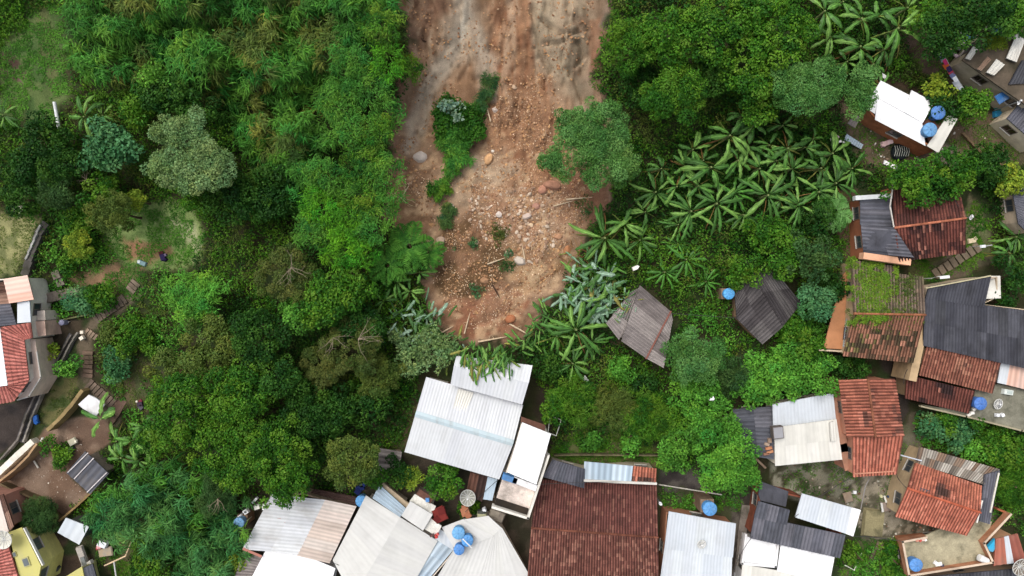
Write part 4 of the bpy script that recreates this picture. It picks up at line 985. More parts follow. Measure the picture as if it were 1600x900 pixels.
# ---- the big named trees
tree(285,235,62,'pale','', 7.5, lobes=[(280,215,44),(320,245,36),(260,255,36),(300,275,30),(255,205,24),(335,270,24)], label='round pale grey-green tree, the largest at the left', L=.17, Wd=.12, cl=.62, spread=.8)
tree(165,222,40,'blue','', 5, lobes=[(160,215,24),(185,225,22),(145,235,18),(170,240,22)], label='bluish green big leaved tree left of the pale round tree', L=.34, Wd=.26, cl=.75)
tree(935,215,60,'palegreen','', 8, lobes=[(940,190,44),(960,240,38),(915,225,38),(975,262,24),(895,190,28),(880,255,26),(862,245,16),(930,265,26),(890,215,22)], label='large fine leaved green tree leaning over the right side of the scar', L=.15, Wd=.1, cl=.6, spread=.7, dens=1.1, rough=.06)
tree(1262,135,54,'palegreen','', 7, lobes=[(1245,125,34),(1290,120,34),(1262,150,34),(1225,120,20),(1300,140,22)], label='greyish green fine leaved tree between the banana grove and upper bananas', L=.15, Wd=.1, cl=.6, spread=.8)
tree(1352,132,28,'palegreen','', 6, lobes=[(1350,115,20),(1352,145,24),(1345,165,16)], label='small greyish tree overhanging the left end of the bright white cabin roof', L=.16, Wd=.1, cl=.55, spread=.8)
# ---- mango like mass in the left centre
for (x, y, r, p, h) in ((320,545,52,'olive',6.5),(275,640,62,'mid',8),(370,615,56,'mid',8),(395,530,46,'dark',7),(330,690,52,'mid',7.5),(432,590,34,'dark',7),
      (420,715,62,'mid',8),(255,575,34,'olive',5),(470,650,40,'dark',6),(360,735,38,'mid',7),(235,690,26,'mid',6),(440,765,34,'mid',7)):
    tree(x, y, r, p, 'rounded '+{'olive':'olive green','mid':'mid green','dark':'dark green'}[p]+' mango like tree', h, cl=.75, L=.24, Wd=.15)
for (x, y, r, p, look, h, kw) in (
  (440,430,48,'dead','thin olive tree with bare twigs',6.5,dict(L=.16,Wd=.09,cl=.55,dens=.8)),
  (500,470,44,'mid','dense green tree',7,B),(465,490,30,'lime','tree with yellow green new leaves',6,B),(540,450,34,'mid','dense green tree',6.5,B),
  (548,545,48,'dead','drab olive tree with dead branches',6,dict(L=.16,Wd=.09,cl=.55,dens=.85)),(590,590,36,'olive','drab olive shrub',4,dict(L=.18,Wd=.1,cl=.5)),
  (500,575,38,'dead','drab feathery tree',5,dict(L=.16,Wd=.08,cl=.5)),(470,720,20,'dark','dark round bush',3,B),(545,725,44,'olive','rounded yellowish green tree',7,dict(L=.2,Wd=.13,cl=.6)),
  (510,640,44,'dark','dark leafy tree',5,B),(570,640,36,'dark','dark leafy tree',4,B),(480,690,30,'dark','dark bush',4,B),(560,510,34,'dark','dark leafy tree',5,B),
  (165,330,34,'olive','light feathery tree',6,dict(L=.17,Wd=.09,cl=.5)),(150,300,28,'mid','light green tree',5,B),(60,215,38,'dark','dark spreading tree',5,B),
  (85,255,34,'dark','dark spreading tree',5,dict(L=.2,Wd=.12,cl=.6)),(30,265,40,'dark','dark spreading tree',5,B),(80,295,28,'casu','greyish green tree',5,dict(L=.2,Wd=.09)),
  (25,310,30,'dark','dark bush',4,B),(410,300,44,'dark','dark glossy tree',5,B),(360,310,40,'dark','dark glossy tree',5,B),(240,150,30,'dark','dark low tree',4,B),
  (210,165,26,'mid','low green tree',3.5,B),(300,150,34,'dark','dark low tree',4.5,B),(235,118,22,'lime','light green sapling',4,B),(290,300,30,'mid','low green tree',4,B),
  (1060,140,48,'mid','light green tree hanging over the bananas',7,dict(L=.26,Wd=.1,cl=.7)),(990,60,44,'mid','bamboo like tree at the scar edge',6,dict(L=.3,Wd=.09,cl=.7)),
  (1050,50,50,'mid','dense green tree',7,B),(1120,40,50,'mid','dense green tree',7,B),(1180,100,50,'mid','dense vine covered tree',6.5,B),(1230,45,50,'mid','vine covered tree',7,B),
  (1170,25,40,'mid','dense vine covered tree',6,B),(1005,130,34,'dark','dark leafy tree',4,B),(1120,110,34,'dark','dark leafy tree',5,B),(1190,165,28,'mid','dense green tree',5,B),
  (1425,290,34,'mid','green tree spreading over the dark red tiles',5.6,B),(1500,262,36,'mid','light green tree',5,B),(1445,278,20,'mid','light green tree',5,B),(1475,290,22,'dark','dark green bush',4,B),
  (1480,45,40,'dark','dark green tree',6,B),(1545,18,42,'dark','dark green tree',6,B),(1455,22,24,'mid','green bush',4,B),(1590,20,30,'mid','green tree',5,B),(1430,175,16,'dark','dark bush',2.5,B),
  (1472,168,26,'dark','dark bush',3,B),(1470,135,20,'yellow','bush with yellow green leaves',3,dict(L=.3,Wd=.2,cl=.45)),(1530,160,26,'mid','light green tree',4,B),(1560,255,34,'dark','dark shrub',3,B),
  (1590,280,24,'yellow','yellow green shrub',3,B),(1275,400,38,'casu','bluish dark green tree',5,B),(1278,468,32,'blue','blue green bush',4,B),(1225,390,40,'mid','green shrub',4,B),
  (1205,360,34,'mid','green shrub',4,B),(1290,340,26,'dark','dark shrub',3,B),(1590,440,36,'dark','dark leafy tree',4,B),(1575,470,22,'dark','dark leafy shrub',3,B),
  (1090,555,48,'palegreen','light green feathery tree',5.5,dict(L=.19,Wd=.1,cl=.6,spread=.8)),(1235,580,44,'bright','bright green vine mound',3.5,B),(1290,590,36,'bright','bright green vine mound',3.5,B),
  (1195,600,40,'bright','bright green vine mound',3.5,B),(1260,540,30,'mid','green vine mound',3,B),(1335,575,28,'dark','dark bush',2.5,B),(1180,470,1,'mid','x',1,B),
  (1095,620,40,'bright','bright green shrub',3.5,B),(1120,665,42,'bright','bright green shrub',3.5,B),(1150,715,38,'bright','bright yellow green tree',4.5,B),(1125,740,34,'bright','bright yellow green tree',4.5,B),
  (1170,750,24,'bright','bright yellow green bush',3.5,B),(1060,690,34,'lime','bright shrub',3,B),(1045,660,26,'mid','green shrub',2.5,B),(1010,650,40,'mid','cane like shrub',3,dict(L=.42,Wd=.08,cl=.7)),
  (970,578,18,'bright','bright green round shrub',2,B),(900,625,38,'mid','cane like green shrub',3,dict(L=.4,Wd=.08,cl=.7)),(960,640,36,'olive','olive cane shrub',3,dict(L=.4,Wd=.07,cl=.7)),
  (1055,715,20,'lime','bright shrub',2.5,B),(860,570,24,'dark','dark bush',2,B),(1000,600,22,'dark','dark shrub',2,B),(870,640,26,'mid','green shrub',2.5,B),
  (1580,700,36,'mid','green shrub',2.5,B),(1500,680,26,'blue','bluish leafy shrub',2.2,dict(L=.32,Wd=.2,cl=.5)),(1540,695,30,'bright','bright leafy shrub',2,B),(1460,668,20,'blue','bluish leafy shrub',2,dict(L=.32,Wd=.2,cl=.5)),
  (1590,760,38,'mid','grassy green shrub',2.2,dict(L=.4,Wd=.07,cl=.6)),(1480,660,16,'mid','green bush',2,B),(1525,655,16,'mid','green bush',2,B),(1453,657,9,'dead','rust brown shrub',1.5,dict(L=.2,Wd=.12,cl=.4)),
  (640,748,17,'yellow','yellow round bush',3,dict(L=.34,Wd=.1,cl=.4)),(697,755,30,'mid','small green garden tree',4,B),(622,742,22,'dark','dark bush',3,B),(580,745,18,'mid','green bush',4,B),
  (730,800,16,'mid','low green bush',1.5,B),(117,382,21,'yellow','ball shaped yellow shrub',3,dict(L=.16,Wd=.1,cl=.4)),(208,312,15,'yellow','yellow leaved bush',3,dict(L=.16,Wd=.1,cl=.35)),
  (85,703,20,'mid','leafy shrub in the yard',2,B),(92,725,12,'mid','small fern like shrub',1.5,dict(L=.3,Wd=.06,cl=.4)),(100,575,12,'lime','lime green shrub',2,B),(80,548,11,'yellow','yellow leaved shrub',1.5,dict(L=.3,Wd=.18,cl=.3)),
  (55,812,30,'casu','wispy dark green shrub',2.5,dict(L=.3,Wd=.05,cl=.6)),(232,885,26,'mid','leafy shrub',2.2,B),(180,572,20,'blue','bluish green bush',2,B),(205,528,30,'mid','leafy garden shrub',2.2,B),
  (150,500,1,'mid','x',1,B),(120,478,18,'blue','bluish green garden shrub',1.8,B),(150,462,22,'mid','leafy garden shrub',2,B),(190,545,1,'mid','x',1,B),(168,520,16,'olive','leafy garden shrub',1.5,B),
  (100,410,18,'mid','low green bush',1.5,B),(120,350,28,'mid','green shrub',2,B),(90,370,1,'mid','x',1,B),(370,880,14,'yellow','yellow tipped bush',2.5,B),
  (1340,870,20,'mid','low green bush',1,B),(1395,875,26,'mid','low green bush',1.2,B),(1345,760,1,'mid','x',1,B),(330,780,30,'casu','greyish wispy shrub',4.5,dict(L=.2,Wd=.06,cl=.5)),
  (850,775,1,'mid','x',1,B),(1470,640,1,'mid','x',1,B),(1240,510,26,'mid','green shrub',2.5,B),(1310,450,18,'dark','dark bush',2.5,B),(1060,600,1,'mid','x',1,B),
  (1150,590,30,'casu','greyish cane shrub',3,dict(L=.4,Wd=.08,cl=.7)),(985,680,24,'bright','bright low bush',1.5,B),(925,690,14,'lime','low lime bush',1,B)):
    if r > 2:
        nm_ = 'tree' if 'tree' in look else 'shrub'
        tree(x, y, r, p, look, h, name=nm_, cat=nm_, **kw)
# ---- bright feathery bamboo like trees along the left edge of the scar and in the garden
tree(1163,428,22,'mid','', 3.0, name='shrub', cat='shrub', label='green shrub spilling over the upper left of the blotched dark hut', **B)
for (x, y, r, p) in ((590,35,30,'lime'),(600,90,26,'bright'),(575,130,34,'mid'),(606,170,22,'mid'),(585,200,26,'lime'),(560,240,28,'lime'),(540,195,26,'mid'),(520,150,28,'mid'),
      (595,260,28,'mid'),(560,300,34,'lime'),(500,270,30,'mid'),(495,320,34,'bright'),(535,345,36,'bright'),(575,350,30,'mid'),(525,385,32,'bright'),(480,360,26,'mid'),(560,390,24,'bright'),(545,90,26,'mid'),
      (605,310,22,'mid')):
    tree(x, y, r, {'lime':'mid','bright':'feath','mid':'cane'}[p], {'lime':'mid green','bright':'bright green','mid':'darker green'}[p]+' feathery tree', 6.5, kind='feather', L=.42, Wd=.075, cl=.62, dens=1.15)
tree(290,462,44,'bright','', 5.5, kind='feather', lobes=[(280,455,30),(305,470,28),(320,450,20),(290,490,22)], label='lime green feathery tree just below the garden clearing', L=.45, Wd=.1, cl=.6)
tree(640,100,18,'mid','', 2, kind='feather', name='shrub', cat='shrub', label='green tuft hanging over the upper left edge of the mud', L=.35, Wd=.07, cl=.5)
# island of plants inside the scar
tree(712,185,30,'island','', 1.8, lobes=[(700,172,24),(735,178,22),(712,208,28),(692,200,20),(740,205,16)], name='shrub', cat='shrub', label='leafy clump on top of the island inside the scar', cl=.45, L=.26, Wd=.16)
tree(712,235,26,'cane','', 1.4, kind='feather', lobes=[(708,222,22),(716,242,18),(708,260,13),(712,212,20)], name='shrub', cat='shrub', label='fern like clump at the lower tip of the island in the scar', L=.5, Wd=.08, cl=.45)
tree(704,168,14,'crushed','', 2.2, lobes=[(700,165,10),(716,180,8),(722,166,6)], name='shrub', cat='shrub', label='silvery leaved sprig on the island in the scar', L=.3, Wd=.2, cl=.35, dens=.7, trunk=False)
tree(762,132,14,'casu','', 1.2, kind='feather', lobes=[(765,122,10),(760,145,10),(752,160,9)], name='shrub', cat='shrub', label='grey green uprooted tuft above the island in the scar', L=.5, Wd=.06, cl=.4, trunk=False)
tree(686,294,16,'mid','', .9, kind='feather', lobes=[(680,295,12),(694,290,10)], name='shrub', cat='shrub', label='small green clump with white blooms below the island in the scar', L=.35, Wd=.1, cl=.35, trunk=False)
tree(698,335,10,'casu','', .7, kind='feather', lobes=[(700,325,8),(694,345,9)], name='shrub', cat='shrub', label='low green tuft in the debris below the white bloomed clump', L=.35, Wd=.08, cl=.35, trunk=False)
for (x, y, r, p, lb) in ((781,365,14,'dead','dusty green shrub half buried in the middle of the debris'),(740,381,7,'blue','small bluish plant on the wet brown mud'),(712,385,7,'blue','small bluish plant left of its twin on the brown mud'),
      (745,452,8,'blue','small green sprout at the lower edge of the wet brown mud'),(795,396,6,'blue','tiny bluish plant right of the wet brown mud'),(790,415,10,'casu','dusty tuft right of the wet brown mud'),(915,320,16,'casu','dusty green tuft under the banana leaves right of the debris')):
    tree(x, y, r*1.1, p, '', .4, name='shrub', cat='shrub', label=lb, L=.26, Wd=.09, cl=.25, trunk=False, dens=.4, spread=1.2, rough=.4)

# ---- banana plants
def banana_leaf(mb, rng, base, az, L, W, lift, droop, P, fold=.28, tear=.5):
    n = 12; t = np.linspace(0, 1, n)
    d = np.array([math.cos(az), math.sin(az)])
    rad = L*(t*math.cos(lift)*(1-.12*t*t)); z = L*(t*math.sin(lift)-droop*t**2.2)
    side = az+math.pi/2; bend = rng.normal(0, .1)*t**2*L
    cx = base[0]+d[0]*rad+math.cos(side)*bend; cy = base[1]+d[1]*rad+math.sin(side)*bend; cz = base[2]+z
    u_ = np.clip((t-.14)/.86, 0, 1); wv = W*np.where(t < .14, .04, (1-np.abs(2*u_-1)**5)*.97+.03)/2
    s = np.array([math.cos(side), math.sin(side)]); rows = []
    for q in (-1, -.13, .13, 1):
        tr = 1-tear*rng.rand(n)*(abs(q) > .5)
        dz = -abs(q)*fold*wv+(abs(q) < .5)*.015
        rows.append(np.stack([cx+s[0]*q*wv*tr, cy+s[1]*q*wv*tr, cz+dz], 1))
    V = np.stack(rows, 1).reshape(-1, 3); Fc = []; C = []
    pc = P[rng.randint(len(P))]
    for i in range(n-1):
        for j in range(3):
            a = i*4+j; Fc.append((a, a+1, a+5, a+4))
            c = pc*rng.uniform(.78, 1.15)*(1.5 if j == 1 else (1 if j == 0 else .92)); c = c*(1 if rng.rand() > .06 else 1.5); C.append(c)
    mb.add(V, Fc, np.array(C))
def banana_parts(seed, nl=9, L=2.4, W=.62, h=2.6, star=False, P='banana', old=2):
    rng = np.random.RandomState(seed); mb = MB(); st = MB()
    for i in range(nl):
        az = i*2.39996+rng.normal(0, .5); u = i/nl
        lift = rng.uniform(.1, .35)+.35*(1-u)**2 if not star else rng.uniform(.05, .35)
        banana_leaf(mb, rng, (rng.normal(0, .05), rng.normal(0, .05), h-.25*u), az, L*rng.uniform(.6, 1.12), W*rng.uniform(.8, 1.1), lift, rng.uniform(.35, .6)*(1.1 if not star else .7), G[P])
    for i in range(old):
        banana_leaf(mb, rng, (0, 0, h-.4), rng.rand()*6.28, L*rng.uniform(.5, .95), W*.36, rng.uniform(-.4, .1), .5, G['oldleaf']*.8 if rng.rand() < .7 else G['brownleaf'], .6, .7)
    st.tube([(0,0,-.4),(.03,.02,h*.5),(0,0,h)], [.16,.13,.08], lin((120,132,84)), 8)
    return mb, st
BV = []
def mk_variant(seed, **kw):
    mb, st = banana_parts(seed, **kw); return mb, st
for i, kw in enumerate((dict(nl=8,L=2.8,W=.5,old=6),dict(nl=7,L=3.0,W=.56,old=4),dict(nl=8,L=2.4,W=.5,old=5),dict(nl=6,L=2.6,W=.48,old=10),dict(nl=12,L=3.2,W=.4,star=True,old=2,h=2.2),dict(nl=11,L=2.8,W=.42,star=True,P='lime',old=0,h=2.2),dict(nl=5,L=2.6,W=.62,star=True,P='banana',old=0,h=2.4))):
    BV.append((i, kw, []))
BLOOK = ['broad leaved banana plant','big leaved banana plant','bushy banana plant','ragged banana plant with yellowed leaves','star shaped narrow leaved banana plant','bright green star shaped banana plant','banana plant with five pale leaves']
def banana(px, py, v, s=1.0, rz=None, label=None):
    i, kw, store = BV[v]; h = kw.get('h', 2.6)*s
    c = on(px, py, h); b = Vector((c.x, c.y, c.z-h)); rr = random.Random(int(px*31+py))
    root = thing('banana_plant', label or where(px, py, BLOOK[v]) or 'banana plant in the grove, one of several alike', 'banana plant', b, 'banana plants on the slope')
    if not store:
        mb, st = banana_parts(100+i, **kw); a = mb.build('leaves', M['leafb'], None); t = st.build('stem', M['bark'], None, True); store += [a, t]
        parts_ = [a, t]
    else:
        parts_ = [p.copy() for p in store]
        for p in parts_: COL.objects.link(p)
    for p in parts_: p.parent = root; p.location = (0, 0, 0)
    root.rotation_euler = (0, 0, rr.uniform(0, 6.28) if rz is None else rz); s *= rr.uniform(.75, 1.15); root.scale = (s, s, s)
for q in ((1170,228,0,1.0),(1100,250,3,.9),(1215,250,2,1.0),(1230,232,3,1.0),(1072,258,1,.9),(1222,312,3,.9),(1010,330,0,.9),(1300,240,0,.9),(1275,215,2,.85),(1160,180,3,.9),(1288,18,1,1.0),(1320,0,0,1.0),(1375,22,1,1.1),(1402,45,0,1.1),(1385,75,3,1.0),(1345,72,1,1.0),(1345,30,2,1.0),(1300,55,0,.9),(1418,12,0,.9),(1365,100,2,.8),(1325,95,0,.85),(1378,132,0,.8),
      (1035,262,3,.9),(1025,300,4,.9),(1060,290,1,1.0),(1085,232,0,1.0),(1110,262,1,1.05),(1140,212,0,1.05),(1155,250,2,1.0),(1180,195,1,1.0),(1205,225,0,1.0),(1190,262,1,1.05),(1225,195,2,.9),
      (1150,300,5,1.1),(1200,305,4,1.1),(1120,318,4,1.05),(1080,330,4,1.0),(1062,350,4,.9),(1165,335,4,1.0),(1240,262,0,1.0),(1262,228,1,.95),(1285,262,3,1.0),(1250,320,4,.95),(1310,285,4,1.15),(1335,262,4,1.0),(1280,300,4,.9),(1230,285,1,.9),(1092,290,0,.9),
      (1060,380,5,.8),(945,372,4,1.15),(975,350,0,.9),(1000,375,4,.8),(1075,405,5,1.15),(1040,425,5,.9),(1105,440,5,.9),(900,515,4,1.15),(925,535,4,1.0),(870,525,0,.8),(895,568,4,.8),(948,440,1,.8),
      (130,182,1,.95),(155,178,0,.85),(180,690,1,.9),(205,690,0,1.0),(222,668,0,.9),(190,715,2,.9),(215,720,1,.8),(235,700,0,.8),(5,180,4,.6),(1580,395,3,.9),(1590,370,4,.8),
      (655,425,1,.8),(620,440,2,.8),(640,455,0,.7),(600,470,1,.6)):
    banana(*q)
banana(157,655,6,1.05, label='banana plant with five pale leaves beside the white slab in the yard')
# tree fern left of the slide toe
def fern(px, py, s, label, h=3.0, nf=11, P='cane'):
    c = on(px, py, h); b = Vector((c.x, c.y, c.z-h)); rng = np.random.RandomState(int(px+py)); root = thing('tree_fern', label, 'tree fern', b)
    mb = MB(); PL = sortpal(G[P])
    for i in range(nf):
        az = i*2.39996+rng.normal(0, .2); t = np.linspace(.1, 1, 14); L = s*rng.uniform(.85, 1.1)
        r = L*t*(1-.1*t); z = L*(.35*t-.75*t**2.2)
        x = c.x+math.cos(az)*r; y = c.y+math.sin(az)*r; zz = c.z+z
        for sd in (-1, 1):
            n = len(t); ang = az+sd*1.15; Wd = s*.34*np.sin(np.clip(t, 0, 1)*2.6+.3)
            A = np.stack([np.full(n, math.cos(ang)), np.full(n, math.sin(ang)), np.full(n, -.25)], 1)
            leaves(mb, np.stack([x, y, zz], 1), unit(np.array([0, 0, 1.])+rng.normal(size=(n, 3))*.12), A, Wd, np.full(n, s*.075), leafcol(PL, rng, np.full(n, rng.rand()), n))
    part('fronds', mb, M['leaf'], root); st = MB(); st.tube([b-Vector((0,0,.3)), c-Vector((0,0,.35))], [.14,.1], lin((80,64,50)), 7); part('trunk', st, M['bark'], root)
fern(640,385,2.6,'dark green tree fern touching the left edge of the debris',3.2,13)
fern(605,415,2.3,'tree fern with long combed fronds, lower left of its neighbour',3.2,12)
fern(668,395,1.8,'small tree fern leaning onto the debris from the left',2.4,11)
fern(1305,330,2.2,'pale fronded tree fern below the banana grove',2.6,12,'palegreen')
fern(215,765,2.1,'palm like fern hanging over the lower cane thicket',2.6,11,'palegreen')
# crushed banana leaves on the toe of the slide and on the white roof
def debris(label, polys, n, h, seed, P='crushed', L=(1.1, 2.2), W=(.14, .34), base=None, down=None):
    rng = np.random.RandomState(seed); mb = MB(); poly = np.array(polys, float); k = 0; x0, y0 = poly.min(0); x1, y1 = poly.max(0)
    c0 = on(poly[:, 0].mean(), poly[:, 1].mean(), 0)
    while k < n:
        x = rng.uniform(x0, x1); y = rng.uniform(y0, y1)
        if sdist(np.array([x]), np.array([y]), polys)[0] < 0: continue
        hh = h*rng.uniform(.35, 1); p = on(x, y, hh) if base is None else at(x, y, base+rng.uniform(0, h))
        az = rng.uniform(0, 6.28) if down is None else rng.normal(down, .5)
        pl_ = G[P] if rng.rand() < .7 else (G['banana'] if rng.rand() < .7 else G['oldleaf'])
        banana_leaf(mb, rng, p, az, rng.uniform(*L), rng.uniform(*W), rng.uniform(-.1, .2), .12, pl_, .3, .5); k += 1
    return lone('fallen_leaves', mb, M['leafb'], label, 'fallen leaves', c0)
debris('heap of crushed silvery banana leaves right of the landslide toe', [(893,425),(918,408),(955,415),(968,470),(930,500),(888,492),(868,468)], 150, 2.4, 1, L=(1.0,2.6), W=(.25,.55))
debris('torn banana leaves in the gap left of the landslide toe', [(598,500),(625,480),(660,470),(700,500),(650,540),(600,525)], 50, 2.2, 2, W=(.2,.5))
debris('fallen banana leaves hanging over the edge of a white roof', [(718,530),(795,525),(808,560),(800,574),(735,578),(722,555)], 90, .45, 3, P='banana', base=h13b['_g0']+4.25, down=-1.6, L=(1.0,2.4), W=(.16,.38))
debris('silvery leaves fallen among the bushes below the landslide toe', [(620,545),(700,520),(740,555),(690,585),(640,580)], 22, 1.6, 4, L=(.6,1.3), W=(.12,.26))
debris('pale torn leaves scattered over the debris struck hut', [(945,490),(985,445),(1002,470),(975,505)], 40, .3, 5, base=hut1['_g0']+2.6, L=(.6,1.2), W=(.08,.2))
tree(665,545,46,'pale','', 2.6, lobes=[(632,545,20),(668,530,20),(655,565,20),(692,560,18),(640,575,14),(702,540,14),(615,525,12)], label='leafy crown pushed over by the mud, above the largest white roof', L=.3, Wd=.17, cl=.5, spread=1.3, dens=.75, rough=.3)

debris('flattened fronds along the lower left edge of the landslide toe', [(650,490),(680,512),(720,530),(720,548),(670,530),(640,500)], 60, 1.2, 8, P='banana', L=(1.0,2.2), W=(.14,.35))
debris('mud stained fronds along the lower right edge of the landslide toe', [(800,530),(850,485),(880,500),(850,545),(810,550)], 60, 1.2, 9, P='banana', L=(1.0,2.2), W=(.14,.35))
debris('dry brown fronds and stems on the right edge of the debris', [(880,400),(915,380),(930,395),(890,425)], 50, .8, 10, P='brownleaf', L=(.8,1.8), W=(.06,.16))
# ---------------------------------------------------------------- undergrowth, bamboo, grass: what nobody could count
BAMBOO = [(105,-30),(625,-30),(628,60),(590,120),(540,150),(520,230),(480,260),(470,330),(390,330),(385,260),(350,190),(290,170),(225,130),(160,130),(120,120),(100,60)]
CANE = [(128,800),(160,765),(205,735),(260,725),(330,745),(372,775),(388,850),(362,900),(350,930),(300,930),(262,880),(215,850),(150,838)]
CANE2 = [(1130,560),(1190,555),(1200,600),(1150,620)]; 
CLEAR = [SLIDE,
 [(205,440),(218,452),(205,478),(170,503),(145,512),(150,560),(152,595),(190,630),(185,668),(160,650),(122,600),(128,520),(150,490),(190,464)],
 [(0,60),(95,0),(100,80),(110,150),(70,200),(0,190)],
 [(170,320),(300,315),(318,370),(305,410),(240,420),(180,400),(160,350)],[(110,425),(180,410),(230,425),(210,450),(160,445),(120,445)],
 [(-30,328),(45,335),(62,350),(40,425),(-30,432)],[(80,595),(110,590),(125,605),(85,655),(62,665),(66,640)],[(185,570),(228,565),(228,640),(195,640)],
 [(-30,430),(75,430),(80,500),(130,500),(150,560),(150,600),(190,640),(170,700),(142,712),(135,778),(98,812),(140,830),(160,905),(-30,905)],
 [(150,840),(205,845),(200,905),(165,905)],
 [(1405,30),(1440,35),(1480,75),(1510,60),(1560,40),(1640,40),(1640,200),(1600,230),(1540,215),(1500,150),(1480,125),(1430,105),(1415,75)],
 [(1310,165),(1345,155),(1380,110),(1465,155),(1505,190),(1545,175),(1600,215),(1620,260),(1540,240),(1500,250),(1450,262),(1400,275),(1350,255),(1318,215)],
 [(1306,300),(1345,290),(1515,290),(1545,310),(1550,395),(1620,420),(1640,700),(1590,675),(1440,655),(1380,690),(1300,560),(1300,480),(1320,412),(1308,360)],
 [(1570,285),(1640,280),(1640,380),(1585,350)],
 [(1140,640),(1205,630),(1310,600),(1400,580),(1440,690),(1560,730),(1545,800),(1600,830),(1640,930),(1430,930),(1420,850),(1345,850),(1300,930),(1140,930),(1160,780),(1140,720)],
 [(1032,730),(1060,735),(1100,745),(1120,765),(1060,772)],
 [(1028,800),(1165,790),(1165,930),(1028,930)],[(840,700),(1030,705),(1030,930),(820,930)],
 [(630,700),(660,585),(705,560),(835,570),(870,660),(862,720),(840,840),(860,930),(360,930),(380,780),(560,770),(590,730)],
 [(940,505),(1000,440),(1055,490),(1038,578),(950,520)],[(1148,465),(1155,400),(1210,420),(1256,475),(1190,542),(1148,500)]]
# lookup raster of how far each spot of the photo is from open ground
rx = np.arange(-240, 1841, 6.0); ry = np.arange(-200, 1101, 6.0); RX, RY = np.meshgrid(rx, ry)
CL = np.full(RX.shape, -999.)
for p in CLEAR+FOOT: CL = np.maximum(CL, sdist(RX, RY, p))
def look(R, x, y):
    i = np.clip(((y+200)/6).round().astype(int), 0, R.shape[0]-1); j = np.clip(((x+240)/6).round().astype(int), 0, R.shape[1]-1)
    return R[i, j]
BD = np.maximum(sdist(RX, RY, BAMBOO), np.maximum(sdist(RX, RY, CANE), sdist(RX, RY, CANE2)))
HID = np.full(RX.shape, -999.)
for (x, y, r) in TREES: HID = np.maximum(HID, r-np.hypot(RX-x, RY-y))
def ground_pt(x, y, h):
    """vectorised: world points h metres above ground at pixels x,y"""
    z = np.zeros_like(x)
    for _ in range(4):
        k = (ZC-z-h)/F; z = H((x-800)*k, (450-y)*k)
    k = (ZC-z-h)/F
    return np.stack([(x-800)*k, (450-y)*k, z+h], 1)
rng = np.random.RandomState(77)
# lumps of low plants everywhere that is not cleared
def jitgrid(step, x0=-150, x1=1750, y0=-110, y1=1010, j=.5):
    X, Y = np.meshgrid(np.arange(x0, x1, step), np.arange(y0, y1, step)); X = X+rng.uniform(-j, j, X.shape)*step; Y = Y+rng.uniform(-j, j, Y.shape)*step
    return X.ravel(), Y.ravel()
X, Y = jitgrid(13.5)
ok = (look(CL, X, Y)+(fbm(X/40, Y/40, 5, 3)-.5)*16 < -4) & (look(BD, X, Y) < 4) & (look(HID, X, Y) < 14)
X, Y = X[ok], Y[ok]
reg = fbm(X/150, Y/150, 81, 3); reg2 = fbm(X/60, Y/60, 83, 3)
edge = np.clip(-look(CL, X, Y)/50, .15, 1)
hh = edge*(.35+1.5*fbm(X/45, Y/45, 85, 3))*rng.uniform(.6, 1.2, len(X))
right = ss(950, 1120, X)*ss(400, 560, Y)
pick = reg*.6+reg2*.4+rng.normal(0, .06, len(X))
cats = np.where(pick < .44, 0, np.where(pick < .52, 1, np.where(pick < .58, 2, 3)))
cats = np.where((right > .5) & (rng.rand(len(X)) < .7), 4, cats)
gar = (X < 310) & (Y > 320) & (Y < 680) & (X > 60); cats = np.where(gar & (rng.rand(len(X)) < .6), 4, cats); cats = np.where(gar & (rng.rand(len(X)) < .3), 2, cats); hh = np.where(gar, hh*.6, hh); cats = np.where(gar & (cats == 0), 1, cats)
GROVE = [(1010,250),(1080,215),(1200,170),(1270,200),(1370,250),(1350,300),(1200,345),(1040,360),(930,345)]; ing = sdist(X, Y, GROVE) > 0; hh = np.where(ing, hh*.3, hh); cats = np.where(ing, 0, cats)  # dark leaf colour and low lumps put in to deepen shade between the bananas
PC = ground_pt(X, Y, hh)
mb = MB()
for ci, pn in enumerate(('dark', 'mid', 'olive', 'mid', 'bright')):
    s = cats == ci
    if not s.any(): continue
    Lf = (.26, .24, .34, .3, .24)[ci]; Wf = (.17, .16, .09, .12, .17)[ci]
    R_ = rng.uniform(.5, 1.0, s.sum())
    clumps(mb, rng, PC[s], R_, G[pn], 70, Lf, Wf, .1, .6, .7)
lone('undergrowth', mb, M['leaf'], 'tangled low plants covering the open hillside between trees and houses', 'undergrowth', (0, 0, 0), kind='stuff')
# bamboo slope and lower cane thicket
def thicket(poly, label, pn, step, h, L, Wd, down, follow, m=62, palb=None):
    P = np.array(poly, float); X, Y = jitgrid(step, P[:, 0].min()-10, P[:, 0].max()+10, P[:, 1].min()-80, P[:, 1].max()+40)
    d = sdist(X, Y, poly)+(fbm(X/30, Y/30, 9, 3)-.5)*40
    ok = (d > 0); X, Y = X[ok], Y[ok]
    hz = h*(.1+1.5*(fbm(X/45, Y/38, 19, 3)-.2))+rng.normal(0, .6, len(X)); C = ground_pt(X, Y, hz); mb = MB()
    v = fbm(X/45, Y/45, 29, 3); a = v > .57
    ck = np.clip((fbm(X/28, Y/28, 39, 2)-.5)*1.6+.45, 0, 1)
    for sel, pp in ((~a, pn), (a, palb or pn)):
        if sel.any(): fans(mb, rng, C[sel], sortpal(G[pp]), m, L, Wd, .62, down, follow, ck[sel])
    return lone('bamboo_thicket', mb, M['leaf'], label, 'bamboo', (0, 0, 0), kind='stuff')
thicket(BAMBOO, 'dense bamboo slope with drooping narrow leaves filling the upper left', 'cane', 12.5, 4.6, .85, .115, (.1, -1), .5, 44, 'olive')
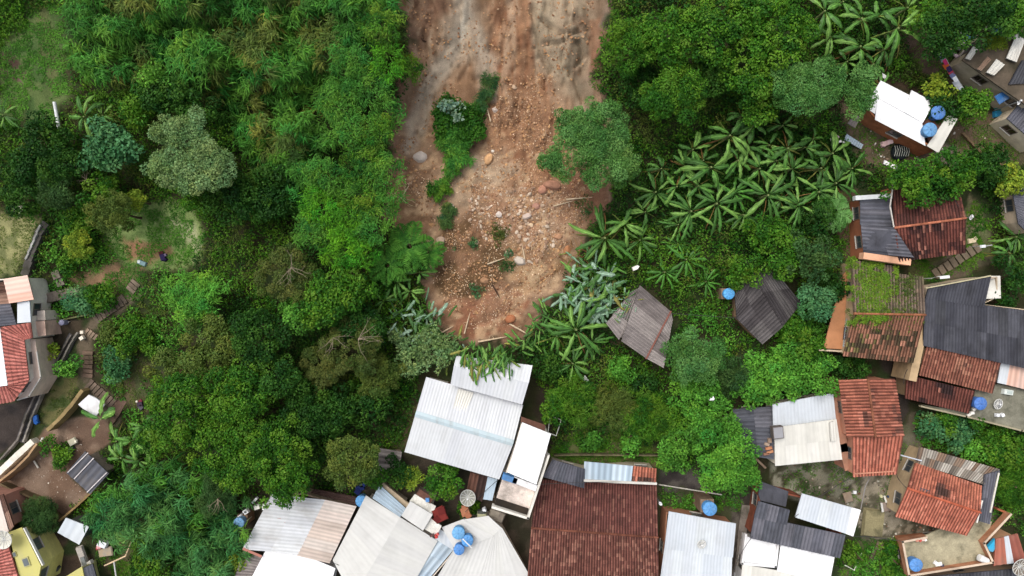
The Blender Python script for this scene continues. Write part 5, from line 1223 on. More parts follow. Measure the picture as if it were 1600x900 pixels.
thicket(CANE, 'thicket of tall cane with drooping leaves at the lower left', 'caneB', 12, 4.2, .95, .11, (.35, -1), .5, 50, 'cane')
# grass on the clearings and verges
def grass(polys, label, pn, n, L=.28, loc=(0, 0, 0)):
    mb = MB(); pts = []
    tot = 0
    for poly in polys:
        P = np.array(poly, float); x0, y0 = P.min(0); x1, y1 = P.max(0); A = (x1-x0)*(y1-y0)
        k = int(A*n); x = rng.uniform(x0, x1, k); y = rng.uniform(y0, y1, k); d = sdist(x, y, poly)
        ok = (d+rng.normal(0, 5, k) > 0) & (fbm(x/14, y/14, 47, 3) > .44) & (look(HF, x, y) < 1); pts.append((x[ok], y[ok]))
    x = np.concatenate([p[0] for p in pts]); y = np.concatenate([p[1] for p in pts]); N = len(x)
    C = ground_pt(x, y, np.full(N, .03)); ax = rng.normal(size=(N, 3)); ax[:, 2] = rng.uniform(.1, .9, N)
    nm = unit(np.stack([rng.normal(0, .5, N), rng.normal(0, .5, N), np.ones(N)], 1)); v = np.clip(fbm(x/20, y/20, 57, 3)*1.6-.3, 0, 1)
    leaves(mb, C, nm, unit(ax), rng.uniform(.5, 1.3, N)*L, rng.uniform(.04, .09, N), leafcol(sortpal(G[pn]), rng, v, N, .2))
    return lone('grass', mb, M['leaf'], label, 'grass', loc, kind='stuff')
HF = np.full(RX.shape, -999.)
for p in FOOT: HF = np.maximum(HF, sdist(RX, RY, p))
grass([[(0,0),(100,0),(110,150),(75,205),(0,200)],[(160,315),(300,310),(320,370),(305,415),(180,405)],[(100,420),(230,410),(230,470),(110,470)]], 'rough grass on the field and garden clearing at the left', 'lime', .55)
grass([[(-10,328),(48,335),(60,350),(40,428),(-10,432)],[(78,595),(112,590),(125,605),(85,655),(62,665)],[(185,565),(230,560),(230,650),(190,640)]], 'short yellowish lawn grass beside the stone wall and lane', 'olive', .5, .16)
grass([[(1425,400),(1530,368),(1552,395),(1545,410),(1450,440)],[(1510,310),(1540,320),(1545,390),(1515,395)],[(1310,850),(1425,840),(1420,910),(1310,910)],[(1430,645),(1600,690),(1600,790),(1565,790),(1560,735),(1440,690)],[(840,695),(1030,700),(1030,725),(860,720)],[(900,650),(1020,660),(1015,705),(870,703)],[(1030,770),(1160,785),(1160,800),(1040,795)],[(150,840),(280,840),(280,905),(160,905)]], 'green grass on the verges between the houses', 'mid', .9)
grass([[(1205,725),(1335,718),(1345,785),(1250,785)],[(1410,30),(1480,75),(1500,140),(1400,110)],[(1320,170),(1345,260),(1400,272),(1440,240),(1340,180)],[(1480,200),(1540,180),(1600,220),(1600,260),(1490,250)],[(1310,300),(1345,300),(1345,405),(1315,405)],[(1360,830),(1440,690),(1400,700)],[(600,640),(650,600),(630,710),(600,700)]], 'weeds growing through the yards and paths on the right', 'mid', .28)
# pebbles and rubble of the slide
def rubble(label, poly, n, smin, smax, P, seed, pw=3.0, kind='stuff', clear=None):
    r = np.random.RandomState(seed); PL = np.array(poly, float); x0, y0 = PL.min(0); x1, y1 = PL.max(0); x = r.uniform(x0, x1, n*2); y = r.uniform(y0, y1, n*2)
    ok = (sdist(x, y, poly) > 3) & (fbm(x/22, y/22, 67+seed, 3)+r.normal(0, .1, len(x)) > .47); x, y = x[ok][:n], y[ok][:n]; N = len(x)
    s = smin+(smax-smin)*r.rand(N)**pw; C = ground_pt(x, y, np.zeros(N)); C[:, 2] += s*.12
    ico = np.array([(0,0,1),(.894,0,.447),(.276,.851,.447),(-.724,.526,.447),(-.724,-.526,.447),(.276,-.851,.447),(.724,.526,-.447),(-.276,.851,-.447),(-.894,0,-.447),(-.276,-.851,-.447),(.724,-.526,-.447)])
    fc = np.array([(0,1,2),(0,2,3),(0,3,4),(0,4,5),(0,5,1),(1,6,2),(2,7,3),(3,8,4),(4,9,5),(5,10,1),(2,6,7),(3,7,8),(4,8,9),(5,9,10),(1,10,6)])
    V = ico[None]*r.uniform(.65, 1.25, (N, 11, 1))*s[:, None, None]*.5*np.stack([r.uniform(.8, 1.5, N), r.uniform(.7, 1.1, N), r.uniform(.4, .8, N)], 1)[:, None]
    a = r.rand(N)*6.28; ca, sa = np.cos(a)[:, None], np.sin(a)[:, None]
    V = np.stack([V[..., 0]*ca-V[..., 1]*sa, V[..., 0]*sa+V[..., 1]*ca, V[..., 2]], -1)+C[:, None]
    mb = MB(); c = P[r.randint(0, len(P), N)]*r.uniform(.8, 1.2, (N, 1))
    mb.add(V.reshape(-1, 3), (fc[None]+(np.arange(N)*11)[:, None, None]).reshape(-1, 3), np.repeat(c, len(fc), 0))
    return lone('rubble', mb, M['rock'], label, 'rubble', (0, 0, 0), kind=kind)
RK = pal((168,130,94),(154,116,84),(138,102,74),(180,148,118),(124,90,66),(176,136,96),(146,114,88))
rubble('loose stones and clods strewn over the debris fan', [(760,120),(860,110),(925,300),(905,380),(850,455),(800,500),(690,490),(690,420),(700,340),(680,300),(740,270),(770,200)], 17000, .04, .3, RK, 1, 8)
rubble('pale coarse stones in the middle of the debris fan', [(740,290),(890,290),(900,360),(830,420),(760,380),(720,340)], 2200, .07, .46, pal((180,156,134),(166,138,114),(150,120,98),(190,172,152)), 2, 6)
rubble('small clods on the mud of the left flank and toe', [(615,180),(690,220),(680,400),(700,480),(820,480),(780,525),(720,525),(670,440),(620,350)], 2600, .05, .3, RK, 3, 3)
rubble('fine pale gravel over the whole debris fan', [(760,130),(870,120),(925,300),(905,390),(850,470),(790,520),(710,515),(672,440),(690,350),(640,330),(620,250),(680,280),(740,270),(770,200)], 11000, .035, .13, pal((206,178,146),(190,156,120),(214,192,166),(170,132,98)), 9, 2)
rubble('scattered stones on the upper scar', [(630,0),(940,0),(910,120),(760,230),(640,200)], 3500, .04, .26, RK, 4, 3)
rubble('litter and pebbles on the dirt yard', [(10,755),(110,660),(165,660),(135,775),(100,800)], 420, .04, .16, pal((170,150,130),(200,190,176),(120,96,78)), 5, 2)
rubble('crumbs of debris on the right hand yards', [(1210,722),(1400,700),(1440,740),(1410,850),(1350,840),(1300,790)], 420, .05, .3, pal((190,186,172),(150,140,124),(120,90,72),(84,80,72)), 6, 2.5)
rubble('rubbish and pebbles round the cabin with two tanks', [(1320,180),(1400,110),(1480,110),(1560,200),(1500,260),(1400,275),(1330,250)], 320, .05, .25, pal((200,196,186),(150,130,110),(176,160,150)), 7, 2.5)
rubble('rubbish between the sheds and the orange gable', [(1395,820),(1560,800),(1560,845),(1410,845)], 120, .05, .3, pal((200,196,186),(150,110,90),(120,110,94)), 8, 2)

# ---------------------------------------------------------------- boulders
def boulder(px, py, wpx, hpx, ang, col, label, zs=.5, seed=1, rough=.12):
    c = on(px, py, 0); k = K(px, py, c.z); r = np.random.RandomState(seed); mb = MB(); nth, nph = 18, 10; V = []
    dirs = r.normal(size=(9, 3)); dirs = unit(dirs); cut = r.uniform(.72, .95, 9)
    for i in range(nph+1):
        ph = math.pi*i/nph
        for j in range(nth):
            th = 2*math.pi*j/nth; d = np.array([math.sin(ph)*math.cos(th), math.sin(ph)*math.sin(th), math.cos(ph)]); rad = 1.0
            for q, cc in zip(dirs, cut):
                dp = d@q
                if dp > cc: rad = min(rad, cc/dp)
            rad *= 1+rough*(fbm(np.array([d[0]*2+seed]), np.array([d[1]*2+d[2]*3]), 5, 3)[0]-.5)
            V.append(d*rad)
    V = np.array(V)*np.array([wpx*k/2, hpx*k/2, wpx*k/2*zs]); a = math.radians(ang)
    V = np.stack([V[:, 0]*math.cos(a)-V[:, 1]*math.sin(a), V[:, 0]*math.sin(a)+V[:, 1]*math.cos(a), V[:, 2]], 1)+np.array((c.x, c.y, c.z+wpx*k*.1*zs))
    mb.add(V, [(i*nth+j, (i+1)*nth+j, (i+1)*nth+(j+1) % nth, i*nth+(j+1) % nth) for i in range(nph) for j in range(nth)], lin(col))
    lone('boulder', mb, M['rock'], label, 'boulder', c, smooth=False)
boulder(657,246,26,20,20,(190,178,168),'pale angular boulder on the left flank of the scar',.7,3)
boulder(763,249,20,13,62,(196,154,112),'oval orange boulder in the middle of the scar',.6,4,.05)
for i, (x, y, w_, h_, a, c, lb) in enumerate(((705,322,10,9,0,(176,164,146),'small pale rock at the upper end of the green debris tuft'),(688,376,14,11,10,(172,148,128),'pale rock beside the left edge of the wet brown mud'),
   (758,438,14,10,0,(158,122,92),'brown rock below the wet brown mud'),(797,498,15,12,20,(160,104,72),'reddish rock at the toe of the slide'),(780,335,10,9,0,(200,188,178),'whitish rock upper left in the debris fan'),
   (829,352,9,6,0,(204,180,150),'small cream rock in the debris fan'),(823,338,14,9,15,(188,170,158),'greyish rock in the debris fan'),(862,290,26,14,-10,(160,118,96),'long brown rock under the big tree beside the scar'),
   (848,296,14,12,30,(172,126,104),'pinkish rock under the big tree beside the scar'),(886,392,10,16,-15,(160,112,78),'upright brown rock at the right edge of the debris'),(812,408,20,12,-20,(188,176,162),'flat pale rock in the sandy patch'),
   (780,161,12,8,30,(178,140,118),'pinkish rock right of the island in the scar'),(773,172,9,7,0,(188,172,160),'small grey rock right of the island in the scar'),(803,136,9,7,-30,(186,160,134),'cream rock at the upper right of the scar'),
   (770,234+2,5,4,0,(214,204,190),'white stone just above the oval orange boulder'),(872,370,12,9,10,(176,134,104),'tan rock near the right edge of the debris'),(838,322,12,9,0,(170,128,110),'pinkish block right in the debris fan'),
   (745,404-25,7,9,40,(190,160,140),'small pink stone beside a bluish plant'),(640,262+120,8,6,0,(190,160,140),'small stone on the left mud edge'))):
    boulder(x, y, w_*1.15, h_*1.15, a, c, lb, .6, 10+i)
# dark scarp rock ledges at the upper right of the scar are in the ground's own relief

# ---------------------------------------------------------------- water tanks, dishes and other fittings
def tank(px, py, rpx, label, h=1.0, roofz=None, col=(92,142,196), lidc=None, body=1.1, stand=False, ribs=10):
    """polyethylene water tank; px,py is the centre of its lid, top at height h above the ground"""
    g = gz(px, py, h) if roofz is None else roofz-0.0
    c = at(px, py, g+h); k = (ZC-g-h)/F; R = rpx*k*.97
    z0 = g+h-body; root = thing('water_tank', label, 'water tank', (c.x, c.y, z0))
    mb = MB(); prof = [(R*.80, 0), (R*.84, body*.02)]
    for i in range(4): t = .15+.2*i; prof += [(R*(.84+.12*t), body*t-.04), (R*(.88+.12*t), body*t), (R*(.84+.12*t), body*t+.04)]
    prof += [(R*.95, body*.84)]
    mb.lathe((c.x, c.y, z0), prof, lin(col)*.85, 24); part('body', mb, M['plastic'], root, True)
    lb = MB(); n = 24; top = z0+body; V = [(c.x, c.y, top)]; Fc = []; C = []
    rings = [(.22, -.01), (.55, -.05), (.9, -.12), (1.0, -.16), (1.0, -.24)]
    for (rr, dz) in rings:
        for j in range(n):
            t = 2*math.pi*j/n; bumpz = .035 if (j % 3 == 0 and .3 < rr < .95) else 0
            V.append((c.x+R*rr*math.cos(t), c.y+R*rr*math.sin(t), top+dz+bumpz))
    for j in range(n): Fc.append((0, 1+j, 1+(j+1) % n))
    lb.add(V, np.array(Fc), lin(lidc or col)); Fq = [(1+i*n+j, 1+(i+1)*n+j, 1+(i+1)*n+(j+1) % n, 1+i*n+(j+1) % n) for i in range(len(rings)-1) for j in range(n)]
    lb.add(V, np.array(Fq), [np.array(lin(lidc or col))*(.9 if (q % n) % 3 == 0 else 1.0) for q in range(len(Fq))])
    ld = part('lid', lb, M['plastic'], root)
    kb = MB(); kb.lathe((c.x, c.y, top-.01), [(R*.16, 0), (R*.14, .06), (.01, .07)], lin(col)*.8, 12); kb.build('cap', M['plastic'], ld)
    pb = MB(); pb.tube([(c.x+R*.9, c.y, z0+.2), (c.x+R*1.15, c.y+.05, z0+.2), (c.x+R*1.15, c.y+.05, z0-.9)], .035, lin((200,196,188)), 6); part('pipe', pb, M['plastic'], root)
    if stand or True:
        sb = MB(); zg = float(H(c.x, c.y))-.3
        if roofz is None and z0-zg > .5:
            sb.box((c.x, c.y, (z0+zg)/2), (R*1.9, R*1.9, z0-zg), lin((132,112,94))); part('stand', sb, M['brick'], root)
    return root
tank(1468,175,11.5,'blue tank beside the upper corner of the bright white cabin roof',3.6,h1['_g0'],col=(78,122,184))
tank(1455,202,11.5,'round blue tank on the brick deck at the cabin roof edge',3.75,h1['_g0'],col=(92,140,190),lidc=(96,146,192))
tank(1568,39,10,'blue ribbed tank behind the slab roof house at the upper right',4.0,g2,col=(112,158,214))
tank(1140,459,9.2,'small light blue tank left of the blotched dark hut',2.6,col=(84,158,214),body=.9)
tank(1534,631,10.5,'dark blue tank on the stained terrace beside red tiles',3.4,ter['_g0'],col=(74,116,186))
tank(1110,796,11.5,'blue tank with grey lid centre above the pale stepped roof',4.2,col=(88,150,208),lidc=(88,146,200))
tank(1433,884,10.8,'ribbed blue tank in the lower left corner of the walled terrace',3.3,t9['_g0'],col=(86,138,200))
tank(716,834,10.4,'light blue tank, uppermost of three beside the fan shaped roof',4.9,h17['_g0'],col=(104,162,208))
tank(730,846,9.6,'blue tank with a white pipe across it, right of the three',4.8,h17['_g0'],col=(84,146,206))
tank(717,860,8.8,'deeper blue tank, lowest of three beside the fan shaped roof',4.8,h17['_g0'],col=(82,136,200))
tank(564,784,9.6,'blue tank wedged between the pinkish roof and the off-white gable',3.2,h16['_g0'],col=(96,158,212))
tank(372,818,8.8,'pale blue tank left of the pinkish streaked roof',3.0,col=(112,158,198))
tank(94.5,504,4.6,'small violet grey drum standing in the left yard',1.0,col=(150,150,176),body=1.0)
tank(1581,48,8.5,'grey round cistern next to the blue tank behind the slab roof',3.7,g2,col=(146,142,134))
def dish(px, py, rpx, label, h, g0=None, mesh=False, sx=1.0, sy=1.0, tilt=.25, az=0.6, col=(212,214,214)):
    g = gz(px, py, h) if g0 is None else g0; c = at(px, py, g+h); k = (ZC-g-h)/F; R = rpx*k
    root = thing('satellite_dish', label, 'satellite dish', (c.x, c.y, g)); mb = MB(); n = 24; rings = [.06, .25, .5, .75, 1.0]
    def P(rr, t):
        x, y, z = R*rr*math.cos(t)*sx, R*rr*math.sin(t)*sy, .28*R*rr*rr
        y2 = y*math.cos(tilt)-z*math.sin(tilt); z2 = y*math.sin(tilt)+z*math.cos(tilt)
        return (c.x+x*math.cos(az)-y2*math.sin(az), c.y+x*math.sin(az)+y2*math.cos(az), c.z+z2-.1)
    V = [P(r_, 2*math.pi*j/n) for r_ in rings for j in range(n)]
    C_ = [np.array(lin(col))*(.86 if (mesh and j % 3 == 0) else 1) for i in range(len(rings)-1) for j in range(n)]
    mb.add(V, [(i*n+j, (i+1)*n+j, (i+1)*n+(j+1) % n, i*n+(j+1) % n) for i in range(len(rings)-1) for j in range(n)], C_)
    part('reflector', mb, M['meshm'] if mesh else M['plastic'], root, True)
    if mesh:
        rb = MB()
        for j in range(12): t = 2*math.pi*j/12; rb.tube([Vector(P(.06, t))+Vector((0,0,.03)), Vector(P(.5, t))+Vector((0,0,.03)), Vector(P(1, t))+Vector((0,0,.03))], .03, lin((206,206,200)), 5)
        ring = [Vector(P(1, 2*math.pi*j/24)) for j in range(25)]; rb.tube(ring, .035, lin((200,200,194)), 5)
        part('ribs', rb, M['metal'], root)
    f = MB(); top = Vector(P(0.0, 0))+Vector((-math.sin(az)*-.0, 0, R*.8))
    for j in (0, 8, 16): f.tube([Vector(P(.95, 2*math.pi*j/24)), top], .025, lin((170,170,168)), 5)
    f.box(top, (.14, .14, .2), lin((226,226,226))); part('feed_arm', f, M['metal'], root)
    p = MB(); p.tube([(c.x, c.y, g-(1.5 if g0 is None else 0)), (c.x, c.y, c.z-.1)], .06, lin((150,150,148)), 8); part('mast', p, M['metal'], root)
M['meshm'] = mat('dish_mesh', .6, .08, 3, .4)
dish(731,777,13.5,'large grey mesh dish below the largest white roof',2.6,mesh=True,sx=.88,col=(150,150,140),tilt=.15,az=0)
dish(1594,885,14,'large brownish mesh dish at the lower right corner',3.4,g0=t9['_g0'],mesh=True,col=(120,110,98),tilt=.2,az=.3)
dish(5,842,15,'large pale mesh dish cut by the left edge',5.2,g0=h20['_g0'],mesh=True,col=(206,204,192),tilt=.1,az=0)
dish(1518,339,4.6,'small oval white dish right of the dark red tile roof',2.2,sx=.6,az=-.3)
dish(1593,158,5.5,'small white dish on the low house at the right edge',3.4,sx=.5,az=-.3,col=(228,230,232))
dish(1559,631,8,'worn grey dish lying on the stained terrace',2.6,g0=ter['_g0'],mesh=True,col=(120,120,122),az=1)
dish(1096,850,7,'pale mesh dish mounted on the pale stepped roof',3.8,g0=h11['_g0'],mesh=True,col=(206,208,210))
dish(1032,787,4,'small white dish at the right side of the big brown roof',3.2,sx=.6,col=(228,230,232))
dish(1391,748,1.0,'small dish',.1) if False else None
def poleline(name, pts, r, col, label, cat, h=0.0, m='plastic'):
    mb = MB(); W = [on(p[0], p[1], p[2] if len(p) > 2 else h) for p in pts]; mb.tube(W, r, lin(col), 8)
    return lone(name, mb, M[m], label, cat, W[0], True)
poleline('pole', [(85,159,.6),(93,205,.5)], .16, (236,238,240), 'thick white pole lying in the grass at the left', 'pole')
poleline('pole', [(67,684,.5),(58,706,.5)], .12, (226,224,216), 'white post leaning beside the retaining wall', 'pole')
poleline('pole', [(53,720,.2),(60,731,.2)], .1, (222,214,200), 'short white stick on the dirt yard', 'pole')
poleline('pole', [(1029,757,.3),(1128,773,.8)], .07, (190,184,172), 'long pale pole across the burnt clearing', 'pole')
poleline('pole', [(1171,707,1.2),(1196,731,.8)], .13, (150,128,108), 'timber pole propping the grey shed', 'pole', m='wood')
poleline('pipe', [(168,823,1.0),(167,841,1.0),(207,842,1.0),(196,869,1.0),(163,884,1.0)], .08, (224,196,160), 'bent white and orange pipe frame at the lower left', 'pipe')
poleline('pipe', [(178,877,1.0),(182,905,1.0)], .08, (226,226,220), 'white pipe running down from the bent pipe frame', 'pipe')
poleline('pipe', [(1320,883,.6),(1335,891,.6),(1346,864,.6)], .07, (222,222,206), 'L shaped white pipe in the grass left of the walled terrace', 'pipe')
poleline('pipe', [(1407,711,2.6),(1440,720,2.6)], .07, (190,196,204), 'grey pipe bracket between the tall orange roof and worn sheets', 'pipe', m='metal')
poleline('pipe', [(723,842,5.2),(737,856,5.2)], .06, (236,238,240), 'thin white pipe crossing the blue tank', 'pipe')
poleline('cable', [(1345,795,3.5),(1352,760,3.8),(1358,748,3.0),(1362,735,3)], .05, (130,124,120), 'sagging cable in the dark gap below the tall orange roof', 'cable')
for pts, lb in (([(1455,435,3.0),(1466,432,3.6),(1477,433,3.7)], 'street light with white oblong head over the garden stairs'), ([(1550,383,3.0),(1543,384,3.2),(1536,385,3.2)], 'small street light right of the dark red tiles')):
    W = [on(*p) for p in pts]; rt = thing('street_light', lb, 'street light', W[0]-Vector((0,0,pts[0][2])))
    mb = MB(); mb.tube([W[0]-Vector((0,0,pts[0][2]+.3)), W[0], W[1], W[2]], .05, lin((170,170,168)), 7); part('pole', mb, M['metal'], rt)
    mb = MB(); mb.box(W[2], (.95 if '1455' in str(pts) else .5, .3, .15), lin((232,234,236)), .1, .8); part('lamp_head', mb, M['plastic'], rt)
# stone retaining walls, channel and kerbs
def wallline(name, pts, wdt, ht, col, label, cat, m='conc', h=None):
    h = h or ht*.5; mb = MB(); W = [on(p[0], p[1], p[2] if len(p) > 2 else h) for p in pts]
    for i, (a, b) in enumerate(zip(W[:-1], W[1:])):
        d = b-a; L = math.hypot(d.x, d.y); n_ = max(1, int(L/.7)); rr = random.Random(i)
        for q in range(n_):
            p0 = a.lerp(b, q/n_); p1 = a.lerp(b, (q+1)/n_); c = (p0+p1)/2; f = rr.uniform(.82, 1.12)
            mb.box((c.x, c.y, c.z-ht/2+rr.uniform(-.02, .02)), (L/n_+.05, wdt*rr.uniform(.94, 1.06), ht), np.array(lin(col))*f, math.atan2(d.y, d.x))
    return lone(name, mb, M[m], label, cat, W[0])
wallline('retaining_wall', [(70,348),(60,365),(48,395),(38,430)], .75, 1.4, (86,82,80), 'dark stone retaining wall between the lawn and shrubs', 'wall')
wallline('retaining_wall', [(62,352),(40,405)], .18, 1.1, (176,176,172), 'thin pale kerb along the dark stone retaining wall', 'wall', h=.9)
wallline('retaining_wall', [(120,520),(108,540),(92,572),(66,612),(48,655),(36,690)], .16, 1.0, (150,144,136), 'right kerb of the dark drainage channel', 'wall')
wallline('retaining_wall', [(110,524),(98,545),(80,580),(56,615),(40,650),(28,686),(0,718)], .16, 1.0, (128,120,114), 'left kerb of the dark drainage channel', 'wall')
wallline('channel_bed', [(114,524),(100,552),(86,578),(62,614),(44,652),(32,690)], .95, .5, (84,82,84), 'grey wet bed of the drainage channel', 'channel', h=.12)
wallline('wall', [(-6,742),(26,712),(50,690)], .62, 1.1, (226,222,210), 'white capped wall curving along the asphalt lane', 'wall', 'wall', h=1.0)
wallline('wall', [(-6,756),(24,732),(46,710),(56,694)], .2, 2.2, (166,136,104), 'brown retaining wall above the dirt yard', 'wall', 'wall', h=1.8)
wallline('wall', [(128,610),(112,632),(92,655),(74,672)], .35, 1.8, (152,132,92), 'mossy retaining wall below the small lawn', 'wall', 'wall', h=1.4)
wallline('wall', [(0,757),(20,766),(60,782),(90,812)], .2, 1.3, (104,88,66), 'low mossy wall along the lower edge of the dirt yard', 'wall', h=.9)
wallline('wall', [(92,814),(118,792),(142,770)], .2, 1.2, (140,116,80), 'orange brown wall at the right of the dirt yard', 'wall', h=.9)
wallline('wall', [(52,472,.7),(80,464,.7),(105,458,.6),(124,457,.5)], .95, .9, (124,114,104), 'long tapering weathered concrete ramp wall beside the white box house', 'wall', h=.7)
wallline('wall', [(84,424),(96,446)], .75, .7, (128,120,108), 'short weathered concrete block wall above the tapering ramp', 'wall', h=.6)
wallline('wall', [(62,497),(95,500),(140,491)], .14, .7, (120,124,84), 'thin mossy kerb between the garden bed and yard', 'wall')
wallline('wall', [(866,712),(905,711),(1030,712)], .14, 1.0, (104,98,74), 'thin garden wall with spikes above the lean-to', 'wall', h=.8)
wallline('alley_path', [(1166,790),(1160,830),(1154,905)], .9, .4, (124,116,108), 'narrow stained concrete alley strip beside the pale stepped roof', 'path', h=.25)
wallline('wall', [(1418,742),(1402,800)], .3, .8, (150,144,128), 'low pale wall left of the orange gable', 'wall')
wallline('wall', [(1505,208),(1535,240),(1575,262)], .2, .6, (132,110,84), 'low earth kerb along the path at the right', 'wall')
wallline('wall', [(822,668),(818,650)], .1, .5, (90,60,50), 'x', 'wall') if False else None
wallline('water_trough', [(855,684),(873,690)], .1, .5, (120,120,112), 'x', 'wall') if False else None
fm = MB(); cc = [on(x, y, 1.6) for x, y in ((860,650),(877,656),(869,681),(856,676))]
for i in range(4): fm.tube([cc[i], cc[(i+1) % 4]], .05, lin((180,180,172)), 6)
fr_ = lone('wire_frame', fm, M['metal'], 'square metal frame with dark net beside the narrow white roof', 'frame', cc[0])
# stairs
def stairs(label, a, b, n, wpx, col=(126,112,98)):
    A = on(a[0], a[1], .1); B_ = on(b[0], b[1], .1); d = B_-A; L = math.hypot(d.x, d.y); az = math.atan2(d.y, d.x); root = thing('staircase', label, 'stairs', A); rr = random.Random(n)
    for i in range(n):
        c = A.lerp(B_, (i+.5)/n); mb = MB(); mb.box((c.x, c.y, c.z-.12+rr.uniform(-.03,.03)), (L/n*.82, wpx*.058*rr.uniform(.9,1.08), .5), np.array(lin(col))*rr.uniform(.8,1.15), az+rr.uniform(-.06,.06)); part('step', mb, M['conc'], root)
stairs('curving concrete stairs below the garden clearing', (196,466), (148,500), 9, 18)
stairs('short stairs at the top of the garden path', (214,440), (203,455), 3, 18)
stairs('stairs going down beside the dark channel', (138,548), (138,590), 6, 17,(118,98,84))
stairs('stairs leading to the white slab below the garden', (138,598), (178,632), 8, 18,(122,106,94))
stairs('plank steps at the elbow of the garden path', (134,516), (152,528), 4, 12,(150,130,112))
stairs('paver stairs between the dark red tiles and dark grey roof', (1458,430), (1530,384), 8, 17,(120,108,92))
stairs('overgrown stairs left of the walled terrace', (1352,895), (1376,846), 7, 12,(116,104,84))
lb_ = MB(); q = [on(x, y, .25) for x, y in ((170,640),(180,620),(196,628),(186,650),(176,664))]; slabpoly(lb_, q, q[0].z, .6, lin((112,90,78))); lone('landing', lb_, M['conc'], 'brown concrete landing at the foot of the garden stairs', 'landing', q[0])
wb_ = MB(); q = [on(x, y, 1.5) for x, y in ((122,632),(138,617),(150,622),(164,632),(152,650),(130,638))]; slabpoly(wb_, q, q[0].z, .18, lin((212,212,214)))
lone('awning', wb_, M['worn'], 'dirty white tarpaulin roof under the pale banana leaves', 'tarpaulin', q[0])
# loose sheets, boards and rubbish
flatsheet('roof_sheet', [(1319,218),(1345,233),(1349,226),(1323,209)], .35, 'sky', 'bluish roof sheet lying in the yard left of the brick cabin')
flatsheet('roof_sheet', [(1380,256),(1400,265),(1404,259),(1382,250)], .3, 'bright', 'white roof sheet lying below the brick cabin')
flatsheet('roof_sheet', [(1324,193),(1336,200),(1344,184),(1336,177)], 1.2, 'hut', 'grey sheet leaning at the left end of the brick cabin')
flatsheet('roof_sheet', [(1374,118),(1383,124),(1386,119),(1376,112)], 1.0, 'bright', 'small white board above the upper corner of the white cabin roof')
for (q, lb, pl_) in (([(1572,91,3.4),(1588,97,3.4),(1602,62,3.4),(1588,54,3.4)],'long cream sheet on the right of the cluttered slab roof','cream'),([(1508,91,3.3),(1516,94,3.3),(1528,77,3.3),(1521,72,3.3)],'narrow cream board at the left edge of the cluttered slab roof','cream'),
   ([(1526,108,3.3),(1533,111,3.3),(1549,93,3.3),(1543,88,3.3)],'mottled greenish board in the middle of the cluttered slab roof','worn'),([(1541,113,3.4),(1553,118,3.4),(1570,101,3.4),(1557,92,3.4)],'broken cream sheet in the middle of the cluttered slab roof','cream')):
    flatsheet('roof_sheet', q, 3.3, pl_, lb, g0=g2)
mo = MB(); rng2 = np.random.RandomState(4); n_ = 260; x = rng2.uniform(1538, 1572, n_); y = rng2.uniform(50, 76, n_)
C3 = np.array([tuple(at(a, b, g2+3.05)) for a, b in zip(x, y)]); clumps(mo, rng2, C3, np.full(n_, .22), G['yellow'], 8, .2, .06); lone('weeds', mo, M['leaf'], 'yellow green weeds growing on the cluttered slab roof', 'weeds', C3[0], kind='stuff')
def moss_patch(poly, z, n, P, name, root, seed, warp=9):
    r = np.random.RandomState(seed); PL = np.array(poly, float); x0, y0 = PL.min(0)-8; x1, y1 = PL.max(0)+8; x = r.uniform(x0, x1, n); y = r.uniform(y0, y1, n)
    d = sdist(x, y, poly)+(fbm(x/9, y/9, seed, 3)-.52)*70+r.normal(0, 3, n); ok = d > 0; x, y = x[ok], y[ok]
    C = np.array([tuple(at(a, b, z(a, b))) for a, b in zip(x, y)]); mb = MB(); clumps(mb, r, C, r.uniform(.04, .11, len(C)), P, 9, .11, .08, ck=np.clip(fbm(x/8, y/8, 3, 3)*1.4-.2, 0, 1)); part(name, mb, M['leaf'], root)
g4 = h4['_g0']; moss_patch([(1330,408),(1392,414),(1396,440),(1388,470),(1378,500),(1332,500)], lambda a, b: g4+3.1+1.05*np.clip((b-408)/83, 0, 1), 3400, G['yellow']*.55+G['bright'][:1]*.4, 'moss', h4, 5)
moss_patch([(1385,425),(1425,430),(1440,480),(1420,492),(1372,490)], lambda a, b: g4+3.06+1.05*np.clip((b-415)/76, 0, 1), 800, G['olive'], 'moss', h4, 6)
moss_patch([(1325,490),(1440,492),(1430,505),(1360,515),(1330,512)], lambda a, b: g4+4.15-1.1*np.clip((b-490)/66, 0, 1), 700, G['olive'], 'moss', h4, 7)
def junk(name, label, cat, px, py, items, h=0.0, g0=None, m='plastic', group=None):
    """items: (dx,dy px, w,d,h metres, rz, colour)"""
    c0 = on(px, py, h) if g0 is None else at(px, py, g0+h); mb = MB(); k = K(px, py, c0.z)
    for (dx, dy, w_, d_, h_, rz, col) in items: mb.box((c0.x+dx*k, c0.y-dy*k, c0.z+h_/2), (w_, d_, h_), lin(col), rz, .88)
    return lone(name, mb, M[m], label, cat, c0)
junk('plastic_crate','turquoise crate beside the low cream walled house','crate',1560,168,[(0,0,.9,.7,.5,.4,(48,140,136)),(0,0,.7,.5,.55,.4,(28,84,84))],0)
junk('plastic_crate','blue crate below the turquoise crate at the right','crate',1556,179,[(0,0,.7,.6,.4,.1,(52,148,190)),(0,0,.5,.4,.44,.1,(40,120,160))],0)
junk('tarp','dark blue tarpaulin between the slab roof house and low cream house','tarp',1569,150,[(0,0,1.6,.9,.06,.55,(44,98,156)),(3,-2,.8,.85,.09,.6,(38,88,140))],2.6)
junk('box','pale white box right of the blue tank by the cabin','box',1491,175,[(0,0,.7,.6,.5,.3,(206,208,210)),(-2,1,.3,.3,.6,.3,(180,182,186))],0)
